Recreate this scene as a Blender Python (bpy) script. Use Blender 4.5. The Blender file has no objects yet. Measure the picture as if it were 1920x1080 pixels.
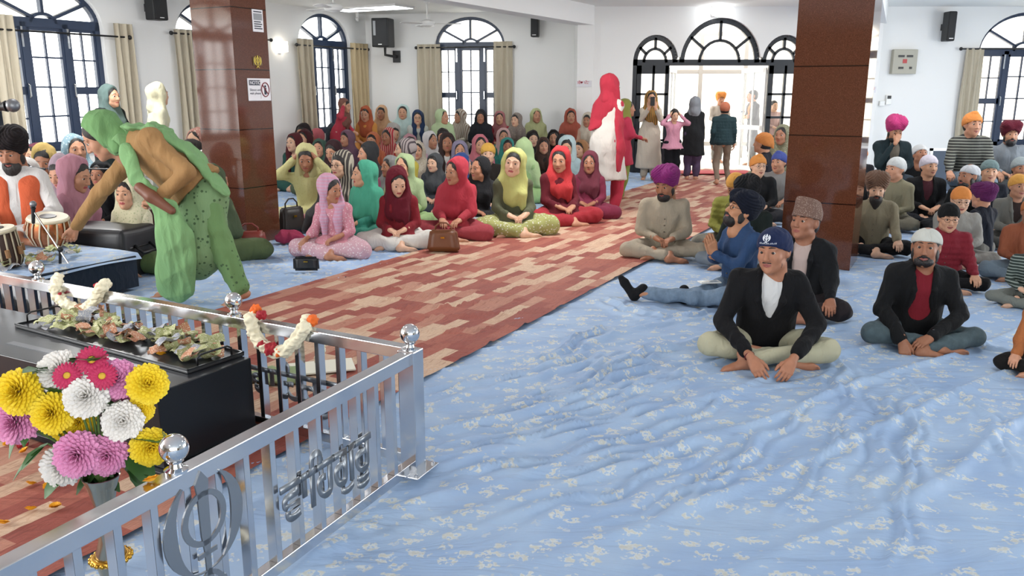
import bpy, bmesh, math, random
import numpy as np
from mathutils import Vector, Matrix, Euler
# ------------------------------------------------------------ scene, camera, light
SC = bpy.context.scene
COL = SC.collection
H_EYE = 1.65
FPX = 1560.0
TH = math.atan(370.0 / FPX)
ST, CT = math.sin(TH), math.cos(TH)
cam_d = bpy.data.cameras.new('camera')
cam_d.sensor_width = 36.0
cam_d.lens = 36.0 * FPX / 1920.0
cam_d.clip_start = 0.05
cam_d.clip_end = 200
cam = bpy.data.objects.new('camera', cam_d)
COL.objects.link(cam)
cam.location = (0, 0, H_EYE)
cam.rotation_euler = (math.pi / 2 - TH, 0, 0)
SC.camera = cam
SC.view_settings.view_transform = 'Standard'
SC.view_settings.look = 'None'
SC.view_settings.exposure = 0.50
SC.view_settings.gamma = 1.0
SC.view_settings.use_curve_mapping = False
world = bpy.data.worlds.new('world'); SC.world = world
world.use_nodes = True
_bg = world.node_tree.nodes['Background']
_bg.inputs[0].default_value = (1.0, 0.995, 0.98, 1)
_bg.inputs[1].default_value = 5.0
def area_light(name, loc, target, sx, sy, power, color=(1, 1, 1)):
    d = bpy.data.lights.new(name, 'AREA'); d.shape = 'RECTANGLE'; d.size = sx; d.size_y = sy
    d.energy = power; d.color = color
    o = bpy.data.objects.new(name, d); COL.objects.link(o)
    o.location = loc
    o.rotation_euler = (Vector(target) - Vector(loc)).to_track_quat('-Z', 'Y').to_euler()
    return o
D1 = Vector((0.4725, 0.8813, 0)).normalized()     # along the carpet, away from the camera
D2 = Vector((-0.8813, 0.4725, 0)).normalized()    # across, to the left
# added fill: unseen area lights at the rear, right and left of the room
area_light('fill_rear', (2.0, -5.6, 1.9), (1.0, 5, 0.8), 9, 2.2, 330, (1.0, 0.99, 0.97))
area_light('fill_right', (11.6, 8.0, 1.9), (0, 8.0, 0.5), 8.0, 2.0, 330, (1.0, 0.99, 0.97))
area_light('fill_left', (-8.2, 2.6, 1.9), (-.5, 9.5, 0.5), 4.5, 2.2, 330, (0.97, 0.99, 1.0))
CEIL_POWER = 34
def ray(px, py):
    return Vector((px - 960.0, FPX * CT + (540.0 - py) * ST, -FPX * ST + (540.0 - py) * CT))
def PZ(px, py, z=0.0):
    """the point at height z that the pixel looks at"""
    r = ray(px, py); k = (z - H_EYE) / r.z
    return Vector((r.x * k, r.y * k, z))
def PY(px, py, Y):
    r = ray(px, py); k = Y / r.y
    return Vector((r.x * k, Y, H_EYE + r.z * k))
def PP(px, py, O, N):
    """intersection with a plane through O with normal N"""
    r = ray(px, py); o = Vector((0, 0, H_EYE))
    k = (Vector(O) - o).dot(N) / r.dot(N)
    return o + r * k
# ------------------------------------------------------------ naming
def tag(o, label=None, cat=None, group=None, kind=None):
    if label: o['label'] = label
    if cat: o['category'] = cat
    if group: o['group'] = group
    if kind: o['kind'] = kind
    return o
def empty(name, loc=(0, 0, 0), rz=0.0, label=None, cat=None, group=None, kind=None):
    o = bpy.data.objects.new(name, None); COL.objects.link(o)
    o.location = loc; o.rotation_euler = (0, 0, rz)
    o.empty_display_size = 0.1
    return tag(o, label, cat, group, kind)
def link(name, me, parent=None, mats=None):
    o = bpy.data.objects.new(name, me); COL.objects.link(o)
    if parent is not None: o.parent = parent
    if mats is not None:
        for m in (mats if isinstance(mats, (list, tuple)) else [mats]): me.materials.append(m)
    return o
def copy_tree(o, parent=None):
    c = o.copy(); COL.objects.link(c)
    if parent is not None: c.parent = parent
    for ch in list(o.children): copy_tree(ch, c)
    return c
# ------------------------------------------------------------ materials
def lin(c):
    if isinstance(c, str):
        c = c.lstrip('#'); c = [int(c[i:i + 2], 16) / 255 for i in (0, 2, 4)]
    return tuple((x / 12.92 if x <= 0.04045 else ((x + 0.055) / 1.055) ** 2.4) for x in c[:3])
_MC = {}
class NT:
    def __init__(s, name):
        s.m = bpy.data.materials.new(name); s.m.use_nodes = True
        s.t = s.m.node_tree; s.b = s.t.nodes['Principled BSDF']
        s.out = s.t.nodes['Material Output']
    def n(s, typ, **kw):
        nd = s.t.nodes.new(typ)
        for k, v in kw.items():
            if k in nd.inputs: nd.inputs[k].default_value = v
            else: setattr(nd, k, v)
        return nd
    def l(s, a, b): s.t.links.new(a, b)
    def set(s, **kw):
        for k, v in kw.items():
            s.b.inputs[k.replace('_', ' ')].default_value = v
        return s
    def ramp(s, fac, stops, interp='LINEAR'):
        r = s.n('ShaderNodeValToRGB'); cr = r.color_ramp; cr.interpolation = interp
        while len(cr.elements) < len(stops): cr.elements.new(0.5)
        for e, (p, c) in zip(cr.elements, stops):
            e.position = p; e.color = (*c[:3], 1)
        s.l(fac, r.inputs[0]); return r
    def bump(s, h, strength=0.3, dist=0.01, prev=None):
        b = s.n('ShaderNodeBump'); b.inputs['Strength'].default_value = strength; b.inputs['Distance'].default_value = dist
        s.l(h, b.inputs['Height'])
        if prev is not None: s.l(prev.outputs[0], b.inputs['Normal'])
        s.l(b.outputs[0], s.b.inputs['Normal']); return b
    def mix(s, fac, a, b, typ='MIX'):
        m = s.n('ShaderNodeMix', data_type='RGBA', blend_type=typ)
        if hasattr(fac, 'is_linked'): s.l(fac, m.inputs[0])
        else: m.inputs[0].default_value = fac
        for v, i in ((a, 6), (b, 7)):
            if hasattr(v, 'is_linked'): s.l(v, m.inputs[i])
            else: m.inputs[i].default_value = (*v[:3], 1)
        return m.outputs[2]
def mat(name, color, rough=0.6, metal=0.0, **kw):
    key = (name, str(color), rough, metal, str(kw))
    if key in _MC: return _MC[key]
    s = NT(name); s.b.inputs['Base Color'].default_value = (*lin(color), 1)
    s.b.inputs['Roughness'].default_value = rough; s.b.inputs['Metallic'].default_value = metal
    s.set(**kw)
    tc = s.n('ShaderNodeTexCoord'); nz = s.n('ShaderNodeTexNoise', Scale=60.0, Detail=2.0)
    s.l(tc.outputs['Object'], nz.inputs['Vector'])
    s.bump(nz.outputs[0], 0.08, 0.003)
    _MC[key] = s.m
    return s.m
def _dye(c):
    y = .3 * c[0] + .59 * c[1] + .11 * c[2]
    return tuple((x * .86 + y * .14) * .80 for x in c)
def fabric(color, pat=None, c2='#ffffff', scale=1.0, rough=0.88):
    """woven cloth; pat: None, floral, stripe, hstripe, check, dots, puffer, denim"""
    key = ('fab', color, pat, c2, scale, rough)
    if key in _MC: return _MC[key]
    s = NT('cloth'); a = _dye(lin(color)); b = _dye(lin(c2))
    tc = s.n('ShaderNodeTexCoord')
    v = tc.outputs['Object']
    s.b.inputs['Roughness'].default_value = rough
    s.b.inputs['Specular IOR Level'].default_value = 0.2
    if 'Sheen Weight' in s.b.inputs: s.b.inputs['Sheen Weight'].default_value = 0.03
    nz = s.n('ShaderNodeTexNoise', Scale=22.0, Detail=3.0); s.l(v, nz.inputs['Vector'])
    base = a
    if pat == 'floral':
        b = tuple(.45 * x + .55 * y for x, y in zip(a, b))
        vo = s.n('ShaderNodeTexVoronoi', Scale=40.0 * scale); s.l(v, vo.inputs['Vector'])
        n2 = s.n('ShaderNodeTexNoise', Scale=60.0 * scale, Detail=1.0); s.l(v, n2.inputs['Vector'])
        ad = s.n('ShaderNodeMath', operation='MULTIPLY_ADD'); s.l(n2.outputs[0], ad.inputs[0]); ad.inputs[1].default_value = 0.5
        s.l(vo.outputs['Distance'], ad.inputs[2])
        r = s.ramp(ad.outputs[0], [(0.5, (1, 1, 1)), (0.56, (0, 0, 0))]); base = s.mix(r.outputs[0], a, b)
    elif pat == 'dots':
        vo = s.n('ShaderNodeTexVoronoi', Scale=30.0 * scale); s.l(v, vo.inputs['Vector'])
        r = s.ramp(vo.outputs['Distance'], [(0.22, (1, 1, 1)), (0.27, (0, 0, 0))]); base = s.mix(r.outputs[0], a, b)
    elif pat in ('stripe', 'hstripe'):
        w = s.n('ShaderNodeTexWave', Scale=9.0 * scale, Distortion=1.2 if pat == 'stripe' else 0.3, Detail=1.0)
        w.bands_direction = 'X' if pat == 'stripe' else 'Z'
        s.l(v, w.inputs['Vector'])
        r = s.ramp(w.outputs[0], [(0.62, (0, 0, 0)), (0.72, (1, 1, 1))]); base = s.mix(r.outputs[0], a, b)
    elif pat == 'check':
        w = s.n('ShaderNodeTexWave', Scale=9.0 * scale); w.bands_direction = 'X'; s.l(v, w.inputs['Vector'])
        w2 = s.n('ShaderNodeTexWave', Scale=9.0 * scale); w2.bands_direction = 'Z'; s.l(v, w2.inputs['Vector'])
        mx = s.n('ShaderNodeMath', operation='MAXIMUM'); s.l(w.outputs[0], mx.inputs[0]); s.l(w2.outputs[0], mx.inputs[1])
        r = s.ramp(mx.outputs[0], [(0.85, (0, 0, 0)), (0.92, (1, 1, 1))]); base = s.mix(r.outputs[0], a, b)
    elif pat == 'denim':
        r = s.ramp(nz.outputs[0], [(0.3, a), (0.7, tuple(min(1, x * 1.35) for x in a))]); base = r.outputs[0]
    if hasattr(base, 'is_linked'): s.l(base, s.b.inputs['Base Color'])
    else: s.b.inputs['Base Color'].default_value = (*base, 1)
    nf = s.n('ShaderNodeTexNoise', Scale=240.0, Detail=2.0); s.l(v, nf.inputs['Vector'])
    b1 = s.bump(nf.outputs[0], 0.2, 0.002)
    mp = s.n('ShaderNodeMapping'); mp.inputs['Scale'].default_value = (1, 1, 0.4); s.l(v, mp.inputs[0])
    n3 = s.n('ShaderNodeTexNoise', Scale=14.0, Detail=3.0, Distortion=0.8); s.l(mp.outputs[0], n3.inputs['Vector'])
    s.bump(n3.outputs[0], 0.55, 0.03, b1)
    _MC[key] = s.m
    return s.m
def skin_mat(color):
    key = ('skin', color)
    if key in _MC: return _MC[key]
    s = NT('skin'); a = lin(color)
    tc = s.n('ShaderNodeTexCoord'); nz = s.n('ShaderNodeTexNoise', Scale=35.0, Detail=4.0); s.l(tc.outputs['Object'], nz.inputs['Vector'])
    r = s.ramp(nz.outputs[0], [(0.3, tuple(x * 0.88 for x in a)), (0.7, a)])
    s.l(r.outputs[0], s.b.inputs['Base Color'])
    s.b.inputs['Roughness'].default_value = 0.5
    s.b.inputs['Specular IOR Level'].default_value = 0.35
    s.bump(nz.outputs[0], 0.1, 0.004)
    _MC[key] = s.m
    return s.m
def hair_mat(color='#16110f'):
    key = ('hair', color)
    if key in _MC: return _MC[key]
    s = NT('hair'); s.b.inputs['Base Color'].default_value = (*lin(color), 1); s.b.inputs['Roughness'].default_value = 0.55
    tc = s.n('ShaderNodeTexCoord'); mp = s.n('ShaderNodeMapping'); mp.inputs['Scale'].default_value = (1, 1, 0.15)
    s.l(tc.outputs['Object'], mp.inputs[0])
    nz = s.n('ShaderNodeTexNoise', Scale=160.0, Detail=3.0); s.l(mp.outputs[0], nz.inputs['Vector'])
    s.bump(nz.outputs[0], 0.6, 0.01)
    _MC[key] = s.m
    return s.m
# ------------------------------------------------------------ plain meshes
class MB:
    """collects simple shapes into one mesh"""
    def __init__(s): s.v = []; s.f = []; s.mi = []; s.cur = 0
    def add(s, vs, fs):
        b = len(s.v); s.v.extend([tuple(v) for v in vs])
        for f in fs: s.f.append([b + i for i in f]); s.mi.append(s.cur)
    def box(s, lo, hi, M=None, bev=0.0):
        x0, y0, z0 = lo; x1, y1, z1 = hi
        if bev > 0:
            bm = bmesh.new(); bmesh.ops.create_cube(bm, size=1)
            for v in bm.verts:
                v.co = Vector(((x0 + x1) / 2 + v.co.x * (x1 - x0), (y0 + y1) / 2 + v.co.y * (y1 - y0), (z0 + z1) / 2 + v.co.z * (z1 - z0)))
            bmesh.ops.bevel(bm, geom=bm.edges[:], offset=bev, segments=2, affect='EDGES', profile=0.5)
            bm.verts.index_update()
            vs = [v.co.copy() for v in bm.verts]; fs = [[v.index for v in f.verts] for f in bm.faces]; bm.free()
        else:
            vs = [Vector(p) for p in ((x0, y0, z0), (x1, y0, z0), (x1, y1, z0), (x0, y1, z0), (x0, y0, z1), (x1, y0, z1), (x1, y1, z1), (x0, y1, z1))]
            fs = [(0, 3, 2, 1), (4, 5, 6, 7), (0, 1, 5, 4), (1, 2, 6, 5), (2, 3, 7, 6), (3, 0, 4, 7)]
        if M is not None: vs = [M @ v for v in vs]
        s.add(vs, fs); return s
    def tube(s, pts, r, n=10, closed=False, cap=True, flat=1.0):
        pts = [Vector(p) for p in pts]; N = len(pts)
        rs = r if isinstance(r, (list, tuple)) else [r] * N
        ring = []; up = Vector((0, 0, 1)); vs = []
        prev = None
        for i, p in enumerate(pts):
            if closed: t = pts[(i + 1) % N] - pts[i - 1]
            else: t = pts[min(i + 1, N - 1)] - pts[max(i - 1, 0)]
            t.normalize()
            if prev is None:
                a = t.cross(up)
                if a.length < 1e-3: a = t.cross(Vector((1, 0, 0)))
            else: a = prev - t * prev.dot(t)
            a.normalize(); prev = a; b = t.cross(a)
            for k in range(n):
                an = 2 * math.pi * k / n
                vs.append(p + (a * math.cos(an) + b * math.sin(an) * flat) * rs[i])
        fs = []
        for i in range(N if closed else N - 1):
            j = (i + 1) % N
            for k in range(n):
                k2 = (k + 1) % n
                fs.append((i * n + k, i * n + k2, j * n + k2, j * n + k))
        if cap and not closed:
            fs.append(tuple(reversed(range(n)))); fs.append(tuple(range((N - 1) * n, N * n)))
        s.add(vs, fs); return s
    def lathe(s, prof, n=24, M=None, cap=True):
        vs = []
        for r, z in prof:
            for k in range(n):
                a = 2 * math.pi * k / n; v = Vector((r * math.cos(a), r * math.sin(a), z))
                vs.append(M @ v if M is not None else v)
        fs = []
        for i in range(len(prof) - 1):
            for k in range(n):
                k2 = (k + 1) % n
                fs.append((i * n + k, i * n + k2, (i + 1) * n + k2, (i + 1) * n + k))
        if cap:
            fs.append(tuple(reversed(range(n)))); fs.append(tuple(range((len(prof) - 1) * n, len(prof) * n)))
        s.add(vs, fs); return s
    def ball(s, c, r, n=16, M=None):
        r3 = r if isinstance(r, (list, tuple)) else (r, r, r); vs = []; fs = []; m = n // 2
        for i in range(m + 1):
            th = math.pi * i / m
            for k in range(n):
                a = 2 * math.pi * k / n
                v = Vector((r3[0] * math.sin(th) * math.cos(a), r3[1] * math.sin(th) * math.sin(a), r3[2] * math.cos(th)))
                if M is not None: v = M @ v
                vs.append(v + Vector(c))
        for i in range(m):
            for k in range(n):
                k2 = (k + 1) % n; fs.append((i * n + k, (i + 1) * n + k, (i + 1) * n + k2, i * n + k2))
        s.add(vs, fs); return s
    def prism(s, poly, z0, z1, M=None):
        n = len(poly)
        vs = [Vector((p[0], p[1], z0)) for p in poly] + [Vector((p[0], p[1], z1)) for p in poly]
        if M is not None: vs = [M @ v for v in vs]
        fs = [tuple(reversed(range(n))), tuple(range(n, 2 * n))] + [(i, (i + 1) % n, n + (i + 1) % n, n + i) for i in range(n)]
        s.add(vs, fs); return s
    def build(s, name, mats, parent=None, smooth=False, loc=None):
        me = bpy.data.meshes.new(name)
        me.from_pydata([tuple(v) for v in s.v], [], s.f)
        if not isinstance(mats, (list, tuple)): mats = [mats]
        for m in mats: me.materials.append(m)
        if any(s.mi): me.polygons.foreach_set('material_index', s.mi)
        if smooth:
            me.polygons.foreach_set('use_smooth', [True] * len(me.polygons))
            me.validate()
            if smooth == 'auto':
                me.set_sharp_from_angle(angle=math.radians(40))
        me.update()
        o = bpy.data.objects.new(name, me); COL.objects.link(o)
        if parent is not None: o.parent = parent
        if loc is not None: o.location = loc
        return o
def frame_M(O, X, Y, Z):
    M = Matrix.Identity(4)
    for i, a in enumerate((Vector(X), Vector(Y), Vector(Z))):
        for k in range(3): M[k][i] = a[k]
    for k in range(3): M[k][3] = O[k]
    return M
# ------------------------------------------------------------ implicit surfaces
class SDF:
    """smooth unions of capsules and ellipsoids, meshed by surface nets"""
    def __init__(s): s.p = []
    def cap(s, a, b, ra, rb=None, k=0.03, op='u'):
        s.p.append(('c', np.array(a, float), np.array(b, float), ra, ra if rb is None else rb, k, op)); return s
    def chain(s, pts, rs, k=0.03, op='u'):
        for i in range(len(pts) - 1): s.cap(pts[i], pts[i + 1], rs[i], rs[i + 1], k, op)
        return s
    def ell(s, c, r, R=None, k=0.03, op='u'):
        s.p.append(('e', np.array(c, float), np.array(r, float), None if R is None else np.array(R.to_3x3() if hasattr(R, 'to_3x3') else R), k, op)); return s
    def flat(s, a, b, ra, rb, side, fl=0.6, k=0.04, op='u'):
        """capsule squashed across: side = its wide axis, fl = depth over width"""
        s.p.append(('f', np.array(a, float), np.array(b, float), ra, rb, np.array(side, float), fl, k, op)); return s
    def plane(s, c, n, k=0.005):
        s.p.append(('p', np.array(c, float), np.array(n, float), k)); return s
    def bounds(s):
        lo = np.full(3, 1e9); hi = np.full(3, -1e9)
        for q in s.p:
            if q[-1] != 'u': continue
            if q[0] in 'cf':
                r = max(q[3], q[4]); l = np.minimum(q[1], q[2]) - r; h = np.maximum(q[1], q[2]) + r
            else:
                r = max(q[2]) if q[3] is not None else q[2]; l = q[1] - r; h = q[1] + r
            lo = np.minimum(lo, l); hi = np.maximum(hi, h)
        return lo, hi
    def mesh(s, h):
        lo, hi = s.bounds(); lo = lo - 2.5 * h; hi = hi + 2.5 * h
        n = np.ceil((hi - lo) / h).astype(int) + 1
        F = np.full(n, 0.5, np.float32)
        ax = [(lo[i] + h * np.arange(n[i])).astype(np.float32) for i in range(3)]
        for q in s.p:
            t = q[0]
            if t == 'p':
                c, nn, k = q[1:4]
                d = ((ax[0] - c[0]) * nn[0])[:, None, None] + ((ax[1] - c[1]) * nn[1])[None, :, None] + ((ax[2] - c[2]) * nn[2])[None, None, :]
                F = np.maximum(F, d.astype(np.float32)); continue
            k, op = q[-2], q[-1]
            if t in 'cf': r = max(q[3], q[4]); l = np.minimum(q[1], q[2]) - r; hh = np.maximum(q[1], q[2]) + r
            else:
                r = max(q[2]); l = q[1] - r; hh = q[1] + r
            pad = k + 2.5 * h
            i0 = np.clip(np.floor((l - pad - lo) / h).astype(int), 0, n); i1 = np.clip(np.ceil((hh + pad - lo) / h).astype(int) + 1, 0, n)
            if np.any(i1 <= i0): continue
            X = ax[0][i0[0]:i1[0], None, None]; Y = ax[1][None, i0[1]:i1[1], None]; Z = ax[2][None, None, i0[2]:i1[2]]
            if t == 'c':
                a, b, ra, rb = q[1:5]; ab = b - a; L2 = float(ab @ ab) + 1e-12
                px, py, pz = X - a[0], Y - a[1], Z - a[2]
                tt = np.clip((px * ab[0] + py * ab[1] + pz * ab[2]) / L2, 0, 1)
                d = np.sqrt((px - ab[0] * tt) ** 2 + (py - ab[1] * tt) ** 2 + (pz - ab[2] * tt) ** 2) - (ra + (rb - ra) * tt)
            elif t == 'f':
                a, b, ra, rb, sd, fl = q[1:7]; ab = b - a; L2 = float(ab @ ab) + 1e-12
                dp = np.cross(ab, sd); dp = dp / (np.linalg.norm(dp) + 1e-9)
                px, py, pz = X - a[0], Y - a[1], Z - a[2]
                tt = np.clip((px * ab[0] + py * ab[1] + pz * ab[2]) / L2, 0, 1)
                ex, ey, ez = px - ab[0] * tt, py - ab[1] * tt, pz - ab[2] * tt
                g = ex * dp[0] + ey * dp[1] + ez * dp[2]
                q2 = ex * ex + ey * ey + ez * ez - g * g
                rr = ra + (rb - ra) * tt
                k0 = np.sqrt(q2 / (rr * rr) + g * g / (rr * rr * fl * fl)); k1 = np.sqrt(q2 / rr ** 4 + g * g / (rr * fl) ** 4) + 1e-9
                d = k0 * (k0 - 1) / k1
            else:
                c, r3, R = q[1:4]; px, py, pz = X - c[0], Y - c[1], Z - c[2]
                if R is not None:
                    px, py, pz = (px * R[0, j] + py * R[1, j] + pz * R[2, j] for j in range(3))
                k0 = np.sqrt((px / r3[0]) ** 2 + (py / r3[1]) ** 2 + (pz / r3[2]) ** 2)
                k1 = np.sqrt((px / r3[0] ** 2) ** 2 + (py / r3[1] ** 2) ** 2 + (pz / r3[2] ** 2) ** 2) + 1e-9
                d = k0 * (k0 - 1) / k1
            sl = F[i0[0]:i1[0], i0[1]:i1[1], i0[2]:i1[2]]
            if op == 'u':
                m = np.minimum(sl, d)
                if k > 0: e = np.maximum(k - np.abs(sl - d), 0) / k; m = m - e * e * k * 0.25
            else:
                d = -d; m = np.maximum(sl, d)
                if k > 0: e = np.maximum(k - np.abs(sl - d), 0) / k; m = m + e * e * k * 0.25
            F[i0[0]:i1[0], i0[1]:i1[1], i0[2]:i1[2]] = m
        return snets(F, lo, h)
_CO = [(i, j, k) for i in (0, 1) for j in (0, 1) for k in (0, 1)]
_ED = [(a, b) for a in range(8) for b in range(a + 1, 8) if sum(abs(_CO[a][i] - _CO[b][i]) for i in range(3)) == 1]
def snets(F, lo, h):
    S = F < 0
    nx, ny, nz = F.shape
    cnt = np.zeros((nx - 1, ny - 1, nz - 1), np.int8)
    for (i, j, k) in _CO: cnt += S[i:nx - 1 + i, j:ny - 1 + j, k:nz - 1 + k]
    act = (cnt > 0) & (cnt < 8)
    I, J, K = np.nonzero(act)
    if len(I) == 0: return np.zeros((0, 3)), np.zeros((0, 4), int)
    idx = np.full(act.shape, -1, np.int32); idx[I, J, K] = np.arange(len(I))
    vals = np.stack([F[I + a, J + b, K + c] for (a, b, c) in _CO], 1)
    pos = np.zeros((len(I), 3)); num = np.zeros(len(I))
    for a, b in _ED:
        fa, fb = vals[:, a], vals[:, b]; m = (fa < 0) != (fb < 0)
        t = np.where(m, fa / np.where(m, fa - fb, 1), 0)
        pa, pb = np.array(_CO[a]), np.array(_CO[b])
        pos += m[:, None] * (pa + t[:, None] * (pb - pa)); num += m
    pos = (pos / num[:, None] + np.stack([I, J, K], 1)) * h + lo
    quads = []
    # x edges
    def emit(m, offs, flip_sign, S0):
        I, J, K = np.nonzero(m)
        return I, J, K
    m = S[:-1, 1:-1, 1:-1] != S[1:, 1:-1, 1:-1]; I, J, K = np.nonzero(m); J = J + 1; K = K + 1
    q = np.stack([idx[I, J - 1, K - 1], idx[I, J, K - 1], idx[I, J, K], idx[I, J - 1, K]], 1); ins = S[I, J, K]
    quads.append(np.where(ins[:, None], q, q[:, ::-1]))
    m = S[1:-1, :-1, 1:-1] != S[1:-1, 1:, 1:-1]; I, J, K = np.nonzero(m); I = I + 1; K = K + 1
    q = np.stack([idx[I - 1, J, K - 1], idx[I - 1, J, K], idx[I, J, K], idx[I, J, K - 1]], 1); ins = S[I, J, K]
    quads.append(np.where(ins[:, None], q, q[:, ::-1]))
    m = S[1:-1, 1:-1, :-1] != S[1:-1, 1:-1, 1:]; I, J, K = np.nonzero(m); I = I + 1; J = J + 1
    q = np.stack([idx[I - 1, J - 1, K], idx[I, J - 1, K], idx[I, J, K], idx[I - 1, J, K]], 1); ins = S[I, J, K]
    quads.append(np.where(ins[:, None], q, q[:, ::-1]))
    Q = np.concatenate(quads); Q = Q[(Q >= 0).all(1)]
    return pos, Q
def vnormals(V, Q):
    a, b, c, d = (V[Q[:, i]] for i in range(4)); n = np.cross(c - a, d - b)
    N = np.zeros_like(V)
    for i in range(4): np.add.at(N, Q[:, i], n)
    return N / (np.linalg.norm(N, axis=1)[:, None] + 1e-12)
def folds(V, Q, rng, amp=0.008, freq=30.0, stretch=(1, 1, 0.45), n=5):
    """soft cloth folds: several warped sine waves pushed along the normals"""
    if len(V) == 0 or amp == 0: return V
    N = vnormals(V, Q); P = V * np.array(stretch); f = np.zeros(len(V))
    for i in range(n):
        d = rng.normal(size=3); d /= np.linalg.norm(d); ph = rng.uniform(0, 6.28); fr = freq * rng.uniform(0.5, 1.5)
        d2 = rng.normal(size=3)
        f += np.sin(P @ d * fr + ph + 1.3 * np.sin(P @ d2 * fr * 0.35))
    g = np.zeros(len(V))
    for i in range(3):
        d = rng.normal(size=3); d /= np.linalg.norm(d); d2 = rng.normal(size=3)
        g += 1 - 2 * np.abs(np.sin(P @ d * freq * .9 + rng.uniform(0, 6.28) + 1.8 * np.sin(P @ d2 * freq * .3 + rng.uniform(0, 6))))
    return V + N * (f / n * amp * 1.1 + g / 3 * amp * .75)[:, None]
def np_mesh(name, V, Q, mats, mi=None):
    me = bpy.data.meshes.new(name); nv, nf = len(V), len(Q)
    k = Q.shape[1]
    me.vertices.add(nv); me.vertices.foreach_set('co', np.asarray(V, np.float32).ravel())
    me.loops.add(nf * k); me.loops.foreach_set('vertex_index', np.asarray(Q, np.int32).ravel())
    me.polygons.add(nf); me.polygons.foreach_set('loop_start', np.arange(0, nf * k, k, dtype=np.int32))
    try: me.polygons.foreach_set('loop_total', np.full(nf, k, np.int32))
    except Exception: pass
    me.polygons.foreach_set('use_smooth', np.ones(nf, bool))
    for m in (mats if isinstance(mats, (list, tuple)) else [mats]): me.materials.append(m)
    if mi is not None: me.polygons.foreach_set('material_index', np.asarray(mi, np.int32))
    me.update(calc_edges=True)
    return me
def sdf_obj(name, sdf, h, mats, parent, rng=None, amp=0.0, freq=30.0, stretch=(1, 1, .45), fn=None):
    V, Q = sdf.mesh(h)
    if amp and rng is not None: V = folds(V, Q, rng, amp, freq, stretch)
    if fn is not None: V = fn(V, Q)
    me = np_mesh(name, V, Q, mats)
    o = bpy.data.objects.new(name, me); COL.objects.link(o)
    if parent is not None: o.parent = parent
    return o
# ============================================================ the room
UP = Vector((0, 0, 1))
ZC = 3.26
M_WALL = mat('wall_paint', '#ececea', 0.8)
M_CEIL = mat('ceiling_paint', '#f2f2ee', 0.85)
M_NAVY = mat('navy_frame_paint', '#27364f', 0.35)
M_BLACKF = mat('black_frame_paint', '#1d2229', 0.35)
M_CREAMC = fabric('#cfc3a9')
M_BLACK = mat('black_plastic', '#17181a', 0.45)
M_WHITEP = mat('white_plastic', '#e9e9e6', 0.4)
M_STEEL = mat('polished_steel', '#c9ccd0', 0.12, 1.0)
def glass_mat():
    s = NT('pane_glass'); t = s.n('ShaderNodeBsdfTransparent'); t.inputs[0].default_value = (0.97, 0.99, 0.99, 1)
    g = s.n('ShaderNodeBsdfGlossy'); g.inputs['Roughness'].default_value = 0.03
    m = s.n('ShaderNodeMixShader'); m.inputs[0].default_value = 0.06
    s.l(t.outputs[0], m.inputs[1]); s.l(g.outputs[0], m.inputs[2]); s.l(m.outputs[0], s.out.inputs[0])
    return s.m
M_GLASS = glass_mat()
def emit_mat(name, color, strength):
    s = NT(name); s.b.inputs['Base Color'].default_value = (*lin(color), 1)
    s.b.inputs['Emission Color'].default_value = (*lin(color), 1); s.b.inputs['Emission Strength'].default_value = strength
    return s.m
# wall frames: O = origin on the floor, U = along the wall, N = into the room
LW_O = Vector((-3.2, 19.0, 0)); LW_U = -D1; LW_N = D2 * -1          # u grows towards the camera
BL_A = Vector((-3.2, 19.0, 0)); BL_B = Vector((1.62, 17.95, 0))
BL_U = (BL_B - BL_A).normalized(); BL_N = Vector((BL_U.y, -BL_U.x, 0))
BR_A = Vector((1.62, 17.2, 0)); BR_U = Vector((1, 0, 0)); BR_N = Vector((0, -1, 0))
def wall_uz(px, py, O, U, N):
    p = PP(px, py, O, N); return ((p - O).dot(U), p.z)
def build_wall(name, O, U, N, L, openings, t=0.28, u_start=0.0):
    mb = MB(); M = frame_M(O, U, N, UP)
    def quad(a, b, c, d): mb.add([M @ Vector(p) for p in (a, b, c, d)], [(0, 1, 2, 3)])
    u = u_start
    for op in sorted(openings, key=lambda o: o['top'][0][0]):
        top = op['top']; z0 = op['z0']; u0 = top[0][0]; u1 = top[-1][0]
        for n in (0, -t):
            quad((u, n, 0), (u0, n, 0), (u0, n, ZC), (u, n, ZC))
            if z0 > 0: quad((u0, n, 0), (u1, n, 0), (u1, n, z0), (u0, n, z0))
            for (a, za), (b, zb) in zip(top[:-1], top[1:]):
                if b - a > 1e-6: quad((a, n, za), (b, n, zb), (b, n, ZC), (a, n, ZC))
        out = [(u0, z0)] + list(top) + [(u1, z0)]
        for (a, za), (b, zb) in zip(out, out[1:] + out[:1]):
            quad((a, 0, za), (b, 0, zb), (b, -t, zb), (a, -t, za))
        u = u1
    for n in (0, -t): quad((u, n, 0), (L, n, 0), (L, n, ZC), (u, n, ZC))
    o = mb.build(name, M_WALL); o['kind'] = 'structure'; return o
def arch(uc, hw, zs, rise, n=22, s=1.0):
    return [(uc - hw * s * math.cos(math.pi * i / n), zs + rise * s * math.sin(math.pi * i / n)) for i in range(n + 1)]
def arch_opening(uc, hw, z0, zs, rise):
    return dict(z0=z0, top=[(uc - hw, zs)] + arch(uc, hw, zs, rise)[1:-1] + [(uc + hw, zs)], uc=uc, hw=hw, zs=zs, rise=rise)
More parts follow.
